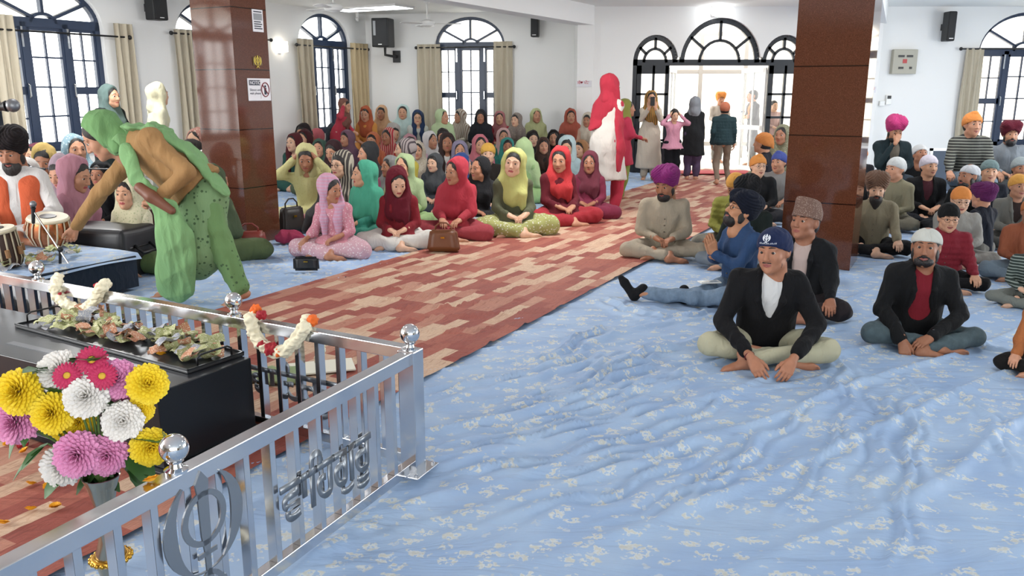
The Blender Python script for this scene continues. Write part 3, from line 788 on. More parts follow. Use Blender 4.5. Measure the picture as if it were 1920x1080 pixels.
# ============================================================ people
def A3(*v): return np.array(v, float)
def v3(v): return Vector((float(v[0]), float(v[1]), float(v[2])))
_TPL = {}
def head_tpl(female, h):
    """head and neck, face forward +Y, ears at z=0: vertices, faces, material numbers (0 skin 1 lips 2 eye 3 iris 4 brow)"""
    key = ('head', female, h)
    if key in _TPL: return _TPL[key]
    s = SDF(); w = .95 if female else 1.0
    s.ell((0, -.016, .034), (.076 * w, .098, .086), k=0)
    s.ell((0, .028, -.018), (.063 * w, .070, .088), k=.03)
    s.ell((0, .050, -.078), (.040 * w, .040, .034), k=.035)                       # jaw
    s.ell((0, .080, -.096), (.018, .016, .015), k=.018)                          # chin
    for sg in (-1, 1):
        s.ell((sg * .036, .062, -.024), (.024, .026, .026), k=.02)                # cheek
        s.ell((sg * .048, .02, -.066), (.018, .03, .022), k=.02)                  # jaw corner
        s.cap((sg * .014, .093, .027), (sg * .046, .078, .028), .0075, .006, k=.012)   # brow ridge
    s.cap((0, .093, .014), (0, .112, -.026), .0085, .0115, k=.012)               # nose
    for sg in (-1, 1):
        s.ell((sg * .0115, .104, -.031), (.0085, .009, .007), k=.006)
        s.ell((sg * .031, .104, .008), (.0175, .0165, .0095), k=.006, op='s')
        s.cap((sg * .018, .0885, .0158), (sg * .043, .083, .0150), .0052, .0044, k=.004)
        s.cap((sg * .021, .0885, -.0015), (sg * .041, .084, -.0005), .003, .003, k=.004)
        s.ell((sg * .078 * w, -.008, .0), (.009, .021, .032), Matrix.Rotation(sg * .35, 3, 'Z'), k=.006)
        s.ell((sg * .087 * w, -.002, .004), (.006, .010, .017), k=.003, op='s')
        s.cap((0, .0965, -.0545), (sg * .0225, .0865, -.058), .0052, .003, k=.004)
        s.cap((0, .0945, -.066), (sg * .020, .0855, -.0625), .0062, .003, k=.004)
    s.cap((-.022, .103, -.0598), (.022, .103, -.0598), .0028, k=.003, op='s')
    s.cap((0, -.022, -.03), (0, -.03, -.15), .056 if female else .062, .055 if female else .064, k=.03)
    V, Q = s.mesh(h)
    C = V[Q].mean(1)
    mi = np.zeros(len(Q), int)
    m = (np.abs(C[:, 0]) < .0235) & (np.abs(C[:, 2] + .0602) < .0102 - np.abs(C[:, 0]) * .2) & (C[:, 1] > .082)
    mi[m] = 1
    Vs, Qs, Ms = [V], [Q], [mi]
    off = len(V)
    def addm(mb, mm):
        nonlocal off
        vv = np.array([tuple(a) for a in mb.v]); ff = []
        for f_ in mb.f:
            f_ = list(f_)
            if len(f_) == 3: ff.append(f_ + [f_[-1]])
            elif len(f_) == 4: ff.append(f_)
        Vs.append(vv); Qs.append(np.array(ff) + off); Ms.append(np.full(len(ff), mm)); off += len(vv)
    n = 14 if h < .006 else 8
    for sg in (-1, 1):
        mb = MB(); mb.ball((sg * .031, .0795, .008), .0128, n); addm(mb, 2)
        mb = MB(); mb.ball((sg * .031, .0848, .0076), (.0096, .0092, .0088), n); addm(mb, 3)
        mb = MB(); mb.tube([(sg * .012, .0985, .0335), (sg * .026, .0955, .0375), (sg * .044, .0835, .0335)], [.0032, .0042, .002] if not female else [.002, .0028, .0014], 5, flat=.8)
        addm(MB() if False else _noends(mb), 4)
    r = (np.concatenate(Vs), np.concatenate(Qs), np.concatenate(Ms))
    _TPL[key] = r; return r
def _noends(mb):
    mb.f = [f for f in mb.f if len(f) == 4]; return mb
def hand_tpl(kind, h):
    key = ('hand', kind, h)
    if key in _TPL: return _TPL[key]
    s = SDF(); rf = .0085
    fx = [.030, .010, -.010, -.028]; fl = [.070, .078, .073, .058]
    curl = {'relax': (.35, .45, .3), 'flat': (.04, .05, .03), 'fist': (1.2, 1.5, .9), 'grip': (.8, .9, .6), 'point': (.2, .3, .2)}[kind]
    s.cap((0, -.03, 0), (0, .01, 0), .027, .027, k=0)
    for i in range(4):
        kx = fx[i] * 1.0; ky = .086 - abs(fx[i] - .006) * .25
        s.cap((kx * .55, .012, 0), (kx, ky, 0), .0175, .0125, k=.012)
        p = A3(kx, ky, 0); an = 0; dx = fx[i] * (.9 if kind in ('relax', 'grip') else .6)
        c = [q * (1 + .12 * i) for q in curl]
        if kind == 'point' and i > 0: c = [1.2, 1.4, .8]
        for j, (seg, r0, r1) in enumerate(((.46, rf * 1.12, rf), (.31, rf, rf * .93), (.23, rf * .93, rf * .78))):
            an += c[j]; L = fl[i] * seg
            q = p + A3(dx * L, math.cos(an) * L, -math.sin(an) * L)
            s.cap(p, q, r0, r1, k=.004); p = q
    t = 1 if kind != 'flat' else .55
    s.chain([(.018, .012, -.006), (.040 if t == 1 else .034, .042, -.014), (.050 * (1 if t == 1 else .86), .070, -.022 * t), (.052 * (1 if t == 1 else .84), .095, -.030 * t)], [.017, .0125, .0105, .008], k=.008)
    s.ell((.018, .035, -.012), (.018, .03, .013), k=.012); s.ell((-.02, .04, -.008), (.014, .032, .012), k=.012)
    r = s.mesh(h); _TPL[key] = r; return r
def foot_tpl(h):
    key = ('foot', h)
    if key in _TPL: return _TPL[key]
    s = SDF()
    s.cap((0, 0, .03), (0, -.012, -.02), .036, .036, k=0); s.ell((0, -.03, -.045), (.03, .038, .03), k=.03)
    s.cap((0, -.01, -.03), (.004, .12, -.05), .034, .026, k=.03); s.ell((.004, .115, -.056), (.045, .045, .02), k=.02)
    for i, (x, y, r) in enumerate(((-.028, .178, .013), (-.008, .180, .010), (.010, .172, .0095), (.026, .162, .009), (.039, .148, .0085))):
        s.cap((x * .85, .13, -.058), (x, y, -.062), r, r * .9, k=.006)
    r = s.mesh(h); _TPL[key] = r; return r
def hmat(pos, f, up_hint):
    """frame at pos: Y = f, Z close to up_hint"""
    y = v3(f).normalized(); z = v3(up_hint); z = (z - y * z.dot(y)).normalized(); x = y.cross(z)
    return frame_M(v3(pos), x, y, z)
def xf(V, M, sc=1.0):
    A = np.array(M.to_3x3()); t = np.array(M.translation)
    return (V * sc) @ A.T + t
def rot_x(a): return Matrix.Rotation(a, 3, 'X')
def pose_joints(pose, lean=0.0, side=0.0, fem=False, arms='lap', **ov):
    """joints in the person's own frame (facing +Y, right hand at +X), metres for a 1.68 m adult"""
    J = {}
    zp = {'sit': .11, 'chair': .53, 'stand': .93}[pose]
    pel = Vector((0, 0, zp))
    R = Matrix.Rotation(-lean, 3, 'X') @ Matrix.Rotation(side, 3, 'Y')
    def t(x, y, z): return pel + R @ Vector((x, y, z))
    sw = .145 if fem else .178
    J.update(pel=pel, waist=t(0, .0, .17), chest=t(0, .01, .34), neck=t(0, -.01, .49), shR=t(sw, 0, .425), shL=t(-sw, 0, .425), R=R)
    J['head'] = t(0, .02, .49) + Vector((0, .015 * math.cos(lean) + .02 * lean, .135))
    J['hipR'], J['hipL'] = Vector((.09, 0, zp)), Vector((-.09, 0, zp))
    if pose == 'sit':
        J.update(knR=Vector((.36, .26, .115)), knL=Vector((-.36, .26, .115)), anR=Vector((-.06, .40, .075)), anL=Vector((.10, .33, .10)))
        J['ftR'], J['ftL'] = Vector((-1, -.25, -.1)), Vector((1, .1, -.25))
    elif pose == 'chair':
        J.update(knR=Vector((.13, .44, .52)), knL=Vector((-.13, .44, .52)), anR=Vector((.12, .42, .09)), anL=Vector((-.12, .42, .09)))
        J['ftR'] = J['ftL'] = Vector((0, 1, 0))
    else:
        J.update(knR=Vector((.095, .02, .49)), knL=Vector((-.095, .02, .49)), anR=Vector((.09, -.02, .085)), anL=Vector((-.09, -.02, .085)))
        J['ftR'] = Vector((.15, 1, 0)); J['ftL'] = Vector((-.15, 1, 0))
    A = arms
    for sd, sg in (('R', 1), ('L', -1)):
        a = A if isinstance(A, str) else A[0 if sd == 'R' else 1]
        sh = J['sh' + sd]
        if a == 'lap': el = t(sg * (sw + .05), .07, .19); wr = pel + Vector((sg * .09, .27, .13)); hd = Vector((-sg * .8, .6, -.3)); pn = Vector((0, 0, -1))
        elif a == 'knee': el = t(sg * (sw + .06), .12, .20); wr = pel + Vector((sg * .27, .27, .09)); hd = Vector((sg * .2, 1, -.5)); pn = Vector((0, -.3, -1))
        elif a == 'down': el = t(sg * (sw + .035), -.02, .18); wr = t(sg * (sw + .05), .05, -.06); hd = Vector((0, .15, -1)); pn = Vector((-sg, 0, 0))
        elif a == 'pray': el = t(sg * (sw + .01), .13, .22); wr = t(sg * .025, .27, .30); hd = Vector((-sg * .05, .35, 1)); pn = Vector((-sg, 0, 0))
        elif a == 'fold': el = t(sg * (sw + .03), .06, .20); wr = t(-sg * .03, .20, .19); hd = Vector((-sg, .15, .1)); pn = Vector((0, -1, 0))
        elif a == 'head': el = t(sg * (sw + .17), .13, .47); wr = J['head'] + Vector((sg * .13, .04, .02)); hd = Vector((-sg * .6, -.2, .8)); pn = Vector((-sg, 0, -.3))
        elif a == 'face': el = t(sg * (sw + .03), .16, .20); wr = J['head'] + Vector((sg * .03, .17, -.12)); hd = Vector((-sg * .4, -.3, .8)); pn = Vector((0, -1, 0))
        elif a == 'phone': el = t(sg * (sw + .04), .16, .27); wr = J['head'] + Vector((sg * .06, .26, -.14)); hd = Vector((-sg * .3, .1, 1)); pn = Vector((0, -1, 0))
        elif a == 'front': el = t(sg * (sw + .04), .1, .22); wr = t(sg * .1, .30, .17); hd = Vector((-sg * .4, 1, -.2)); pn = Vector((0, 0, -1))
        J['el' + sd], J['wr' + sd], J['hd' + sd], J['pn' + sd] = el, wr, hd, pn
    for k_, v in ov.items(): J[k_] = Vector(v) if not isinstance(v, Matrix) else v
    return J
SKINS = ['#c9987a', '#b8866a', '#d3a88c', '#a87459', '#c08c70']
PBY = {}
PEOPLE = []
def emblem_mesh(name, m, parent, sc, M):
    mb = MB(); khanda_geo(mb, frame_M((0, 0, 0), (1, 0, 0), (0, 1, 0), (0, 0, 1)), sc, .003, simple=True)
    mb.v = [tuple(M @ Vector(v)) for v in mb.v]
    return mb.build(name, m, parent)
def person(label, px, py, pose='sit', Y=None, s=None, f=0.0, hy=0.0, hp=0.0, ht=0.0, lean=0.08, side=0.0, fem=True, arms='lap',
           top='#888888', tpat=None, tc2='#ffffff', legs=None, lpat=None, scarf=None, spat=None, sc2='#ffffff', scarf_style='drape', shawl=None,
           gear=None, gcol='#e08a2a', beard=None, hair='#15100e', longhair=False, glasses=False, sleeve=1.0, bulk=1.0, inner=None, collar=None,
           skin=None, hs=1.17, hand='relax', seed=None, socks=None, group=None, kurta=None, J=None, z0=0.0, lod=None, open_face=1.0, apex=None, legw=1.0, noparts=False, back=False, at=None, Jov=None, inner_w=None, xt=None):
    sd = seed if seed is not None else (int(px * 7 + py * 13) % 9973); rng = np.random.default_rng(sd)
    J = J or pose_joints(pose, lean, side, fem, arms, **(Jov or {}))
    # head frame
    Rh = Matrix.Rotation(math.radians(hy), 3, 'Z') @ Matrix.Rotation(math.radians(-hp), 3, 'X') @ Matrix.Rotation(math.radians(ht), 3, 'Y')
    hc = J['head'] + Vector((0, 0, .12 * (hs - 1)))
    Mh = frame_M(hc, *[Rh.col[i] for i in range(3)])
    capz = {'turban': .165, 'turban_tall': .19, 'patka': .135, 'kerchief': .135, 'skullcap': .13, 'topi': .155, 'beanie': .145, 'bandana': .135, None: .125 if not scarf else .15}[gear]
    topl = Mh @ (Vector((0, -.01, capz)) * hs)
    if 'top_off' in J: topl = J['top_off']
    rz = math.pi + math.radians(f)
    Rz = Matrix.Rotation(rz, 3, 'Z')
    if at is not None:
        s = s or 1.0; loc = Vector((at[0], at[1], z0))
    else:
        if s is None and Y is None: s = 1.0
        if s is None:
            yh = Y
            for _ in range(3):
                zt = PY(px, py, yh).z; s = (zt - z0) / topl.z; yh = Y + (Rz @ topl * s).y * 0
            tgt = PY(px, py, Y)
        elif Y is None: tgt = PZ(px, py, z0 + topl.z * s)
        else: tgt = PY(px, py, Y)
        o3 = Rz @ topl * s; loc = Vector((tgt.x - o3.x, tgt.y - o3.y, z0))
    dist = loc.length
    if lod is None: lod = 0 if dist < 7.2 else (1 if dist < 10.5 else 2)
    hh = (.0038, .0065, .010)[lod]; hb = (.0095, .016, .024)[lod]
    root = empty('person', loc, rz, label, 'person', group); root.scale = (s, s, s)
    PEOPLE.append((root, px, py, dist, s))
    sk = skin_mat(skin or SKINS[sd % len(SKINS)])
    lipm = mat('lips', '#8c4a42' if not fem else '#9e4444', .45); ew = mat('shaded_eye_white', '#c4b8ae', .25); ir = mat('iris', '#1e120c', .15); hm = hair_mat(hair)  # eye white darkened to hold the shade of the lids
    # ---- body: one mesh of skin
    Vs, Qs, Ms = [], [], []; off = 0
    def put(V, Q, mi=None):
        nonlocal off
        Vs.append(V); Qs.append(Q + off); Ms.append(np.zeros(len(Q), int) if mi is None else mi); off += len(V)
    V, Q, mi = head_tpl(fem, hh)
    V = V * np.array([rng.uniform(.95, 1.04), rng.uniform(.97, 1.03), rng.uniform(.96, 1.05)])
    put(xf(V, Mh, hs), Q, mi)
    b = SDF(); q = lambda n: A3(*J[n]); sx = J['shR'] - J['shL']
    b.flat(q('pel'), q('waist'), .13, .12, sx, .7, k=.04).flat(q('waist'), q('chest'), .12, .14, sx, .65, k=.04)
    b.cap(q('shL'), q('shR'), .045, .045, k=.05).cap(q('chest'), q('neck'), .07, .05, k=.05)
    nb = hc + Rh @ Vector((0, -.03, -.10)) * hs
    b.cap(q('neck'), A3(*nb), .05, .05, k=.03)
    for d in 'RL':
        b.chain([q('sh' + d), q('el' + d), q('wr' + d)], [.040, .030, .0245], k=.02)
        b.chain([q('hip' + d), q('kn' + d), q('an' + d)], [.075, .052, .034], k=.03)
    V, Q = b.mesh(max(hb, .012)); put(V, Q)
    hh2 = (.0038, .006, .009)[lod]
    for d in 'RL':
        hk = hand if isinstance(hand, str) else hand[0 if d == 'R' else 1]
        V, Q = hand_tpl(hk, hh2); V = V * 1.05
        if d == 'R': V = V * np.array([-1, 1, 1]); Q = Q[:, ::-1]
        M = hmat(J['wr' + d], J['hd' + d], -J['pn' + d]); put(xf(V, M, 1.0), Q)
        if socks is None:
            V, Q = foot_tpl((.005, .008, .012)[lod])
            if d == 'L': V = V * np.array([-1, 1, 1]); Q = Q[:, ::-1]
            up_h = Vector((0, 0, 1)) if pose != 'sit' or ('fu' + d) in J else Vector((0, -1 if d == 'R' else -.6, .9))
            if 'fu' + d in J: up_h = J['fu' + d]
            M = hmat(J['an' + d], J['ft' + d], up_h); put(xf(V, M), Q)
    me = np_mesh('body', np.concatenate(Vs), np.concatenate(Qs), [sk, lipm, ew, ir, hm], np.concatenate(Ms))
    bo = bpy.data.objects.new('body', me); COL.objects.link(bo); bo.parent = root
    hp3 = lambda x, y, z: A3(*(Mh @ (Vector((x, y, z)) * hs)))
    r3 = lambda x, y, z: (x * hs, y * hs, z * hs)
    # ---- hair
    if hair and not (gear and gear.startswith('turban')):
        g = SDF(); g.ell(hp3(0, -.02, .034), r3(.083, .103, .079 if gear else .093), Rh, k=0)
        g.ell(hp3(0, -.03, -.02), r3(.078, .085, .07), Rh, k=.02)
        g.ell(hp3(0, .085, -.034), r3(.07, .085, .093), Rh, k=.008, op='s')
        for sg in (-1, 1): g.ell(hp3(sg * .085, .01, -.02), r3(.022, .035, .05), Rh, k=.005, op='s')
        if longhair:
            g.chain([hp3(0, -.08, .0), A3(*(J['neck'] + Vector((.12, -.06, -.02)))), A3(*(J['chest'] + Vector((.27, -.03, .0)))), A3(*(J['waist'] + Vector((.36, .0, .0))))], [.08, .08, .065, .04], k=.03)
        sdf_obj('hair', g, max(hh, .006), hm, root, rng, .002, 90, (1, 1, .3))
    # ---- garments
    fw = 1.0 if not fem else .93
    tm = fabric(top, tpat, tc2); g = SDF(); B = bulk; pw = (.225 if fem else .20) if pose == 'stand' else .175
    g.flat(q('pel') + A3(0, 0, -.02), q('waist'), pw * fw * B, .16 * fw * B, sx, .74, k=.05).flat(q('waist'), q('chest'), .16 * fw * B, .175 * fw * B, sx, .68, k=.05)
    g.flat(q('chest'), q('neck') + A3(0, 0, -.05), .165 * fw * B, .07, sx, .66, k=.05)
    g.cap(q('shL'), q('shR'), .058 * B, .058 * B, k=.06); g.cap(q('neck') + A3(0, 0, -.03), q('shL'), .062, .058 * B, k=.04).cap(q('neck') + A3(0, 0, -.03), q('shR'), .062, .058 * B, k=.04)
    for d in 'RL':
        sh_, el_, wr_ = q('sh' + d), q('el' + d), q('wr' + d)
        g.cap(sh_, el_, .064 * B * (fw + .03), .054 * B, k=.035)
        if sleeve > .5: g.cap(el_, el_ + (wr_ - el_) * min(1, (sleeve - .5) * 2 * .93), .055 * B, .042 * B, k=.02)
    nkp = q('neck') + A3(0, .0, .0)
    if collar or not fem:
        g.cap(nkp + A3(0, 0, -.04), nkp + A3(0, .0, .02), .085, .07, k=.04)
        g.ell(nkp + A3(0, .035, .05), (.052, .06, .05), k=.01, op='s')
    else: g.ell(nkp + A3(0, .07, .02), (.055, .06, .075), k=.02, op='s')
    if kurta is not None or (fem and pose != 'chair'):
        if pose == 'stand':
            zz = (kurta if kurta is not None else .52); wide = 1.15 if fem else 1.0
            g.flat(q('pel'), A3(J['knR'].x * .5 + J['knL'].x * .5, J['knR'].y * .5 + J['knL'].y * .5, zz), .225 * fw, .25 * fw * wide, sx, .72, k=.05); g.plane((0, 0, zz), (0, 0, -1))
        elif pose == 'sit':
            g.ell(q('pel') + A3(0, .14, .03), (.22, .20, .10), k=.06)
    if pose == 'stand' and not fem and kurta is None: g.plane((0, 0, J['pel'].z - .09), (0, 0, -1))
    if xt: xt(g, q)
    if inner:
        fo = A3(*(J['R'] @ Vector((0, 1, 0))))
        w0, w1 = (.058, .028) if inner_w is None else inner_w
        g.flat(q('neck') + fo * .12 + A3(0, 0, .02), q('chest') + fo * .17 - A3(0, 0, .05), w0 + .01, w0, sx, 1.6, k=.008, op='s')
        g.flat(q('chest') + fo * .17 - A3(0, 0, .05), q('waist') + fo * .19 + A3(0, 0, .02), w0, w1, sx, 2.2, k=.008, op='s')
    def puff(V, Q):
        N = vnormals(V, Q); return V + N * (.011 * np.abs(np.sin(V[:, 2] * math.pi / .062)) - .004)[:, None]
    sdf_obj('jacket' if inner else ('shirt' if not fem else 'kurta'), g, hb, tm, root, rng, .015 if lod == 0 else .014, 24, fn=puff if tpat == 'puffer' else None)
    if not fem and collar and not inner and lod < 2:
        fo = A3(*(J['R'] @ Vector((0, 1, 0)))); g = SDF()
        for sg in (-1, 1):
            g.chain([nkp + A3(sg * .068, -.02, .02), nkp + A3(sg * .06, .045, .012), nkp + fo * .098 * B + A3(sg * .048, 0, -.075)], [.016, .018, .008], k=.01)
        sdf_obj('collar', g, max(.006, hb * .6), tm, root)
        mb = MB()
        for t in np.linspace(.12, .98, 6):
            p = nkp + A3(0, 0, -.05) + (q('pel') - nkp) * t * .8; mb.ball(tuple(p + fo * (.128 if t > .2 else .11) * B), .007, 8)
        mb.build('buttons', mat('shirt_button', '#5a5046', .4), root, smooth=True)
    lg = SDF(); lm = fabric(legs or top, lpat); W = (.026 if fem else .0)
    lg.cap(q('hipL'), q('hipR'), (.11 if pose != 'stand' else .085) + W / 2, k=.05)
    for d in 'RL':
        a_, k_, n_ = q('hip' + d), q('kn' + d), q('an' + d)
        e_ = k_ + (n_ - k_) * (.93 if pose == 'stand' else .86)
        lg.cap(a_, k_, ((.102 if pose != 'stand' else .09) + W) * legw, (.075 + W) * legw, k=.05).cap(k_, e_, (.074 + W) * legw, (.052 + W * .6) * legw, k=.03)
    if pose == 'sit': lg.plane((0, 0, .012), (0, 0, -1))
    sdf_obj('trousers', lg, hb, lm, root, rng, .015, 20, (1, 1, 1))
    if socks:
        k2 = SDF()
        for d in 'RL':
            M = hmat(J['an' + d], J['ft' + d], J.get('fu' + d, Vector((0, 0, 1))))
            P_ = lambda x, y, z: A3(*(M @ Vector((x, y, z))))
            k2.cap(P_(0, 0, .07), P_(0, -.01, -.02), .042, .041, k=.02).cap(P_(0, -.02, -.035), P_(0, .12, -.045), .038, .036, k=.03).cap(P_(0, .12, -.045), P_(0, .17, -.05), .036, .026, k=.02)
        sdf_obj('socks', k2, .009, fabric(socks), root)
    if inner:
        g = SDF(); e_ = .026
        g.flat(q('pel'), q('waist'), .155 * B, .16 * B - e_, sx, .74, k=.05).flat(q('waist'), q('chest'), .16 * B - e_, .175 * B - e_, sx, .68, k=.05)
        g.flat(q('chest'), q('neck') + A3(0, 0, -.05), .165 * B - e_, .07, sx, .66, k=.05).cap(q('neck') + A3(0, 0, -.05), q('neck') + A3(0, .004, .012), .072, .062, k=.03)
        sdf_obj('undershirt', g, hb, fabric(inner), root, rng, .003, 26)
        if lod < 2:
            fo = A3(*(J['R'] @ Vector((0, 1, 0)))); w0, w1 = (.058, .028) if inner_w is None else inner_w
            for sg in (-1, 1):
                g = SDF(); g.chain([q('neck') + A3(sg * .07, -.03, .035), q('neck') + A3(sg * .075, .03, .0) + fo * .02, q('chest') + fo * (.108 * B + .012) + A3(sg * (w0 + .016), 0, .02), q('waist') + fo * (.112 * B + .01) + A3(sg * (max(w1, .012) + .01), 0, .05)], [.020, .022, .020, .012], k=.015)
                sdf_obj('lapel', g, max(.007, hb * .7), tm, root, rng, .003, 40)
    # ---- head cover
    gm = fabric(gcol) if gear else None
    inv = Mh.inverted()
    def tofn(period, amp, kx=.9, ky=0.0):
        Ai = np.array(inv.to_3x3()); ti = np.array(inv.translation)
        def fn(V, Q):
            N = vnormals(V, Q); L = (V @ Ai.T + ti) / hs
            ph = (L[:, 2] + kx * np.abs(L[:, 0]) + ky * L[:, 1]) / period * 2 * math.pi + 1.5 * np.sin(L[:, 1] * 30)
            w = np.clip((L[:, 2] - .0) / .04, 0, 1)
            return V + N * (amp * (np.abs(np.sin(ph / 2)) - .5) * w)[:, None]
        return fn
    if gear in ('turban', 'turban_tall'):
        tl = 1.0 if gear == 'turban' else 1.16
        Rt = Rh @ rot_x(-.22)
        g = SDF(); g.ell(hp3(0, -.022, .082 * tl), r3(.112, .136, .088 * tl), Rt, k=0)
        g.ell(hp3(0, -.035, .02), r3(.094, .105, .075), Rh, k=.03)
        g.ell(hp3(0, .105, -.03), r3(.098, .085, .088), Rh, k=.012, op='s')
        g.ell(hp3(.05, .02, .12 * tl), r3(.06, .09, .05), Rt, k=.02).ell(hp3(-.05, .02, .12 * tl), r3(.06, .09, .05), Rt, k=.02)
        sdf_obj('turban', g, max(hh, .006), gm, root, fn=tofn(.024, .010))
    elif gear in ('patka', 'kerchief', 'skullcap', 'beanie', 'bandana'):
        g = SDF(); hh_ = {'skullcap': .086, 'beanie': .1}.get(gear, .093)
        g.ell(hp3(0, -.018, .037), r3(.090, .110, hh_), Rh, k=0)
        if gear in ('kerchief', 'bandana', 'patka'): g.ell(hp3(0, -.04, .01), r3(.085, .09, .075), Rh, k=.02)
        if gear == 'kerchief': g.cap(hp3(0, -.12, -.01), hp3(0, -.13, -.09), .022 * hs, .012 * hs, k=.02).ell(hp3(0, -.12, .0), r3(.03, .02, .02), Rh, k=.01)
        if gear == 'patka': g.ell(hp3(0, .02, .118), r3(.035, .035, .024), Rh, k=.025)
        nrm = Rh @ Vector((0, .45 if gear != 'skullcap' else .25, -1)).normalized()
        cz = {'skullcap': .045, 'beanie': .035}.get(gear, .04)
        g.plane(hp3(0, .085, cz), nrm)
        sdf_obj({'patka': 'head_scarf', 'kerchief': 'head_scarf', 'bandana': 'cap', 'skullcap': 'cap', 'beanie': 'beanie'}[gear], g, max(hh, .006), gm, root, fn=tofn(.03, .003 if gear != 'skullcap' else 0, .2, .5))
    elif gear == 'topi':
        g = SDF(); g.flat(hp3(0, -.015, .06), hp3(0, .005, .135), .094 * hs, .078 * hs, Rh @ Vector((1, 0, 0)), 1.16, k=0)
        g.ell(hp3(0, -.012, .03), r3(.089, .108, .07), Rh, k=.02)
        g.plane(hp3(0, .085, .04), Rh @ Vector((0, .15, -1)).normalized()); g.plane(hp3(0, .0, .152), Rh @ Vector((0, -.25, 1)).normalized())
        sdf_obj('topi_hat', g, max(hh, .005), fabric(gcol, 'floral', '#cdb5a4', 2.2), root)
    if scarf:
        scm = fabric(scarf, spat, sc2); g = SDF()
        nk = q('neck'); nf = A3(*(Rz.to_3x3().inverted() @ Vector((0, 0, 0))))
        fwd = A3(*(J['R'] @ Vector((0, 1, 0))))
        g.ell(hp3(0, -.034, .036), r3(.103, .118, .111), Rh, k=0)
        if apex: g.ell(hp3(0, -.08, .05), r3(.07, .07, .07), Rh, k=.03)
        g.cap(hp3(0, -.03, -.01), nk + A3(0, -.025, .02) , .088 * hs, .10, k=.05)
        for sg in (-1, 1): g.cap(hp3(sg * .078, -.012, -.01), nk + A3(sg * .085, .035, -.02), .034 * hs, .062, k=.035)
        if scarf_style in ('drape', 'shawl', 'wrap'):
            g.cap(q('shL') + A3(.03, 0, .01), q('shR') + A3(-.03, 0, .01), .07 * bulk, .07 * bulk, k=.05)
            g.flat(nk, q('chest') + fwd * .03, .11, .155, sx, .72, k=.06)
        if scarf_style == 'wrap':
            g.flat(q('chest') + fwd * .02, q('waist') + fwd * .03, .17, .15, sx, .75, k=.05)
            for d in 'RL': g.cap(q('sh' + d), q('el' + d), .083, .075, k=.05)
            g.chain([q('shL'), q('waist') + fwd * .12 + A3(0, 0, .06), q('elR') + A3(-.02, .02, .0)], [.06, .07, .06], k=.05)
        if scarf_style == 'drape':
            g.chain([nk + A3(-.09, .05, -.02), q('chest') + fwd * .115 + A3(-.08, 0, 0), q('waist') + fwd * .13 + A3(-.09, 0, .02)], [.05, .048, .035], k=.03)
        if scarf_style == 'stole':
            for sg in (-1, 1): g.chain([nk + A3(sg * .08, .04, -.02), q('chest') + fwd * .11 + A3(sg * .07, 0, 0), q('waist') + fwd * .12 + A3(sg * .08, 0, .0)], [.045, .045, .04], k=.03)
        if scarf_style == 'back':
            g.flat(nk + A3(0, -.06, 0), q('waist') + A3(0, -.1, 0), .13, .17, sx, .5, k=.05)
        of = open_face if open_face != 1.0 else rng.uniform(1.0, 1.22)
        g.ell(hp3(0, .095, .0), r3(.072 * of, .1, .108 * (1 + (of - 1) * .5)), Rh, k=.012, op='s')
        if back: pass
        sdf_obj('scarf' if scarf_style != 'wrap' else 'shawl', g, (.010, .014, .02)[lod], scm, root, rng, .013, 34, (1, 1, .45))
    if shawl:
        g = SDF(); fwd = A3(*(J['R'] @ Vector((0, 1, 0))))
        g.cap(q('shL'), q('shR'), .082, .082, k=.05).flat(q('neck') + A3(0, 0, -.06), q('waist'), .12, .19, sx, .78, k=.06)
        for d in 'RL': g.cap(q('sh' + d), q('el' + d), .08, .075, k=.05)
        g.ell(q('neck') + A3(0, .07, .03), (.06, .08, .09), k=.03, op='s')
        sdf_obj('shawl', g, hb, fabric(shawl), root, rng, .008, 30)
    # ---- beard, glasses
    if beard and not back:
        bl = 1.0 if beard == 'full' else (.72 if beard == 'short' else 1.25)
        bt = .004 if beard == 'stubble' else 0
        if beard == 'stubble':
            g = SDF(); g.ell((hp3(0, .044, -.076)), r3(.0475, .0445, .037), Rh, k=0)
            for sg in (-1, 1): g.ell(hp3(sg * .05, .022, -.062), r3(.017, .03, .027), Rh, k=.02)
            g.ell(hp3(0, .10, -.045), r3(.045, .03, .034), Rh, k=.01, op='s')
            g.cap(hp3(-.022, .093, -.047), hp3(.022, .093, -.047), .0048 * hs, k=.002)
        else:
            g = SDF(); g.ell(hp3(0, .052, -.085 * (1 + .1 * (bl - 1))), r3(.058, .056, .052 * bl), Rh, k=0)
            if beard == 'long': g.cap(hp3(0, .06, -.10), hp3(0, .075, -.17), .05 * hs, .03 * hs, k=.03)
            for sg in (-1, 1): g.ell(hp3(sg * .062, .01, -.045), r3(.017, .03, .045), Rh, k=.02)
            g.ell(hp3(0, .118, -.058), r3(.030, .04, .013), Rh, k=.01, op='s')
            g.ell(hp3(0, .12, -.005), r3(.06, .05, .042), Rh, k=.012, op='s')
            g.cap(hp3(0, .101, -.045), hp3(-.034, .084, -.056), .009 * hs, .005 * hs, k=.008).cap(hp3(0, .101, -.045), hp3(.034, .084, -.056), .009 * hs, .005 * hs, k=.008)
        sdf_obj('beard', g, max(hh, .005), hair_mat('#1a1412' if beard != 'grey' else '#6d6560'), root, rng, .0025, 120, (1, 1, .4))
    if glasses and not back:
        mb = MB()
        for sg in (-1, 1):
            c = Vector((sg * .033, .104, .006))
            mb.tube([Mh @ ((c + Vector((.023 * math.cos(a), -.004 * abs(math.cos(a)), .017 * math.sin(a)))) * hs) for a in [i * math.pi / 6 for i in range(12)]], .0018, 5, closed=True)
            mb.tube([Mh @ (Vector(p) * hs) for p in ((sg * .056, .100, .010), (sg * .078, .06, .012), (sg * .086, -.005, .008))], .0018, 5)
        mb.tube([Mh @ (Vector(p) * hs) for p in ((-.011, .106, .009), (0, .109, .012), (.011, .106, .009))], .0018, 5)
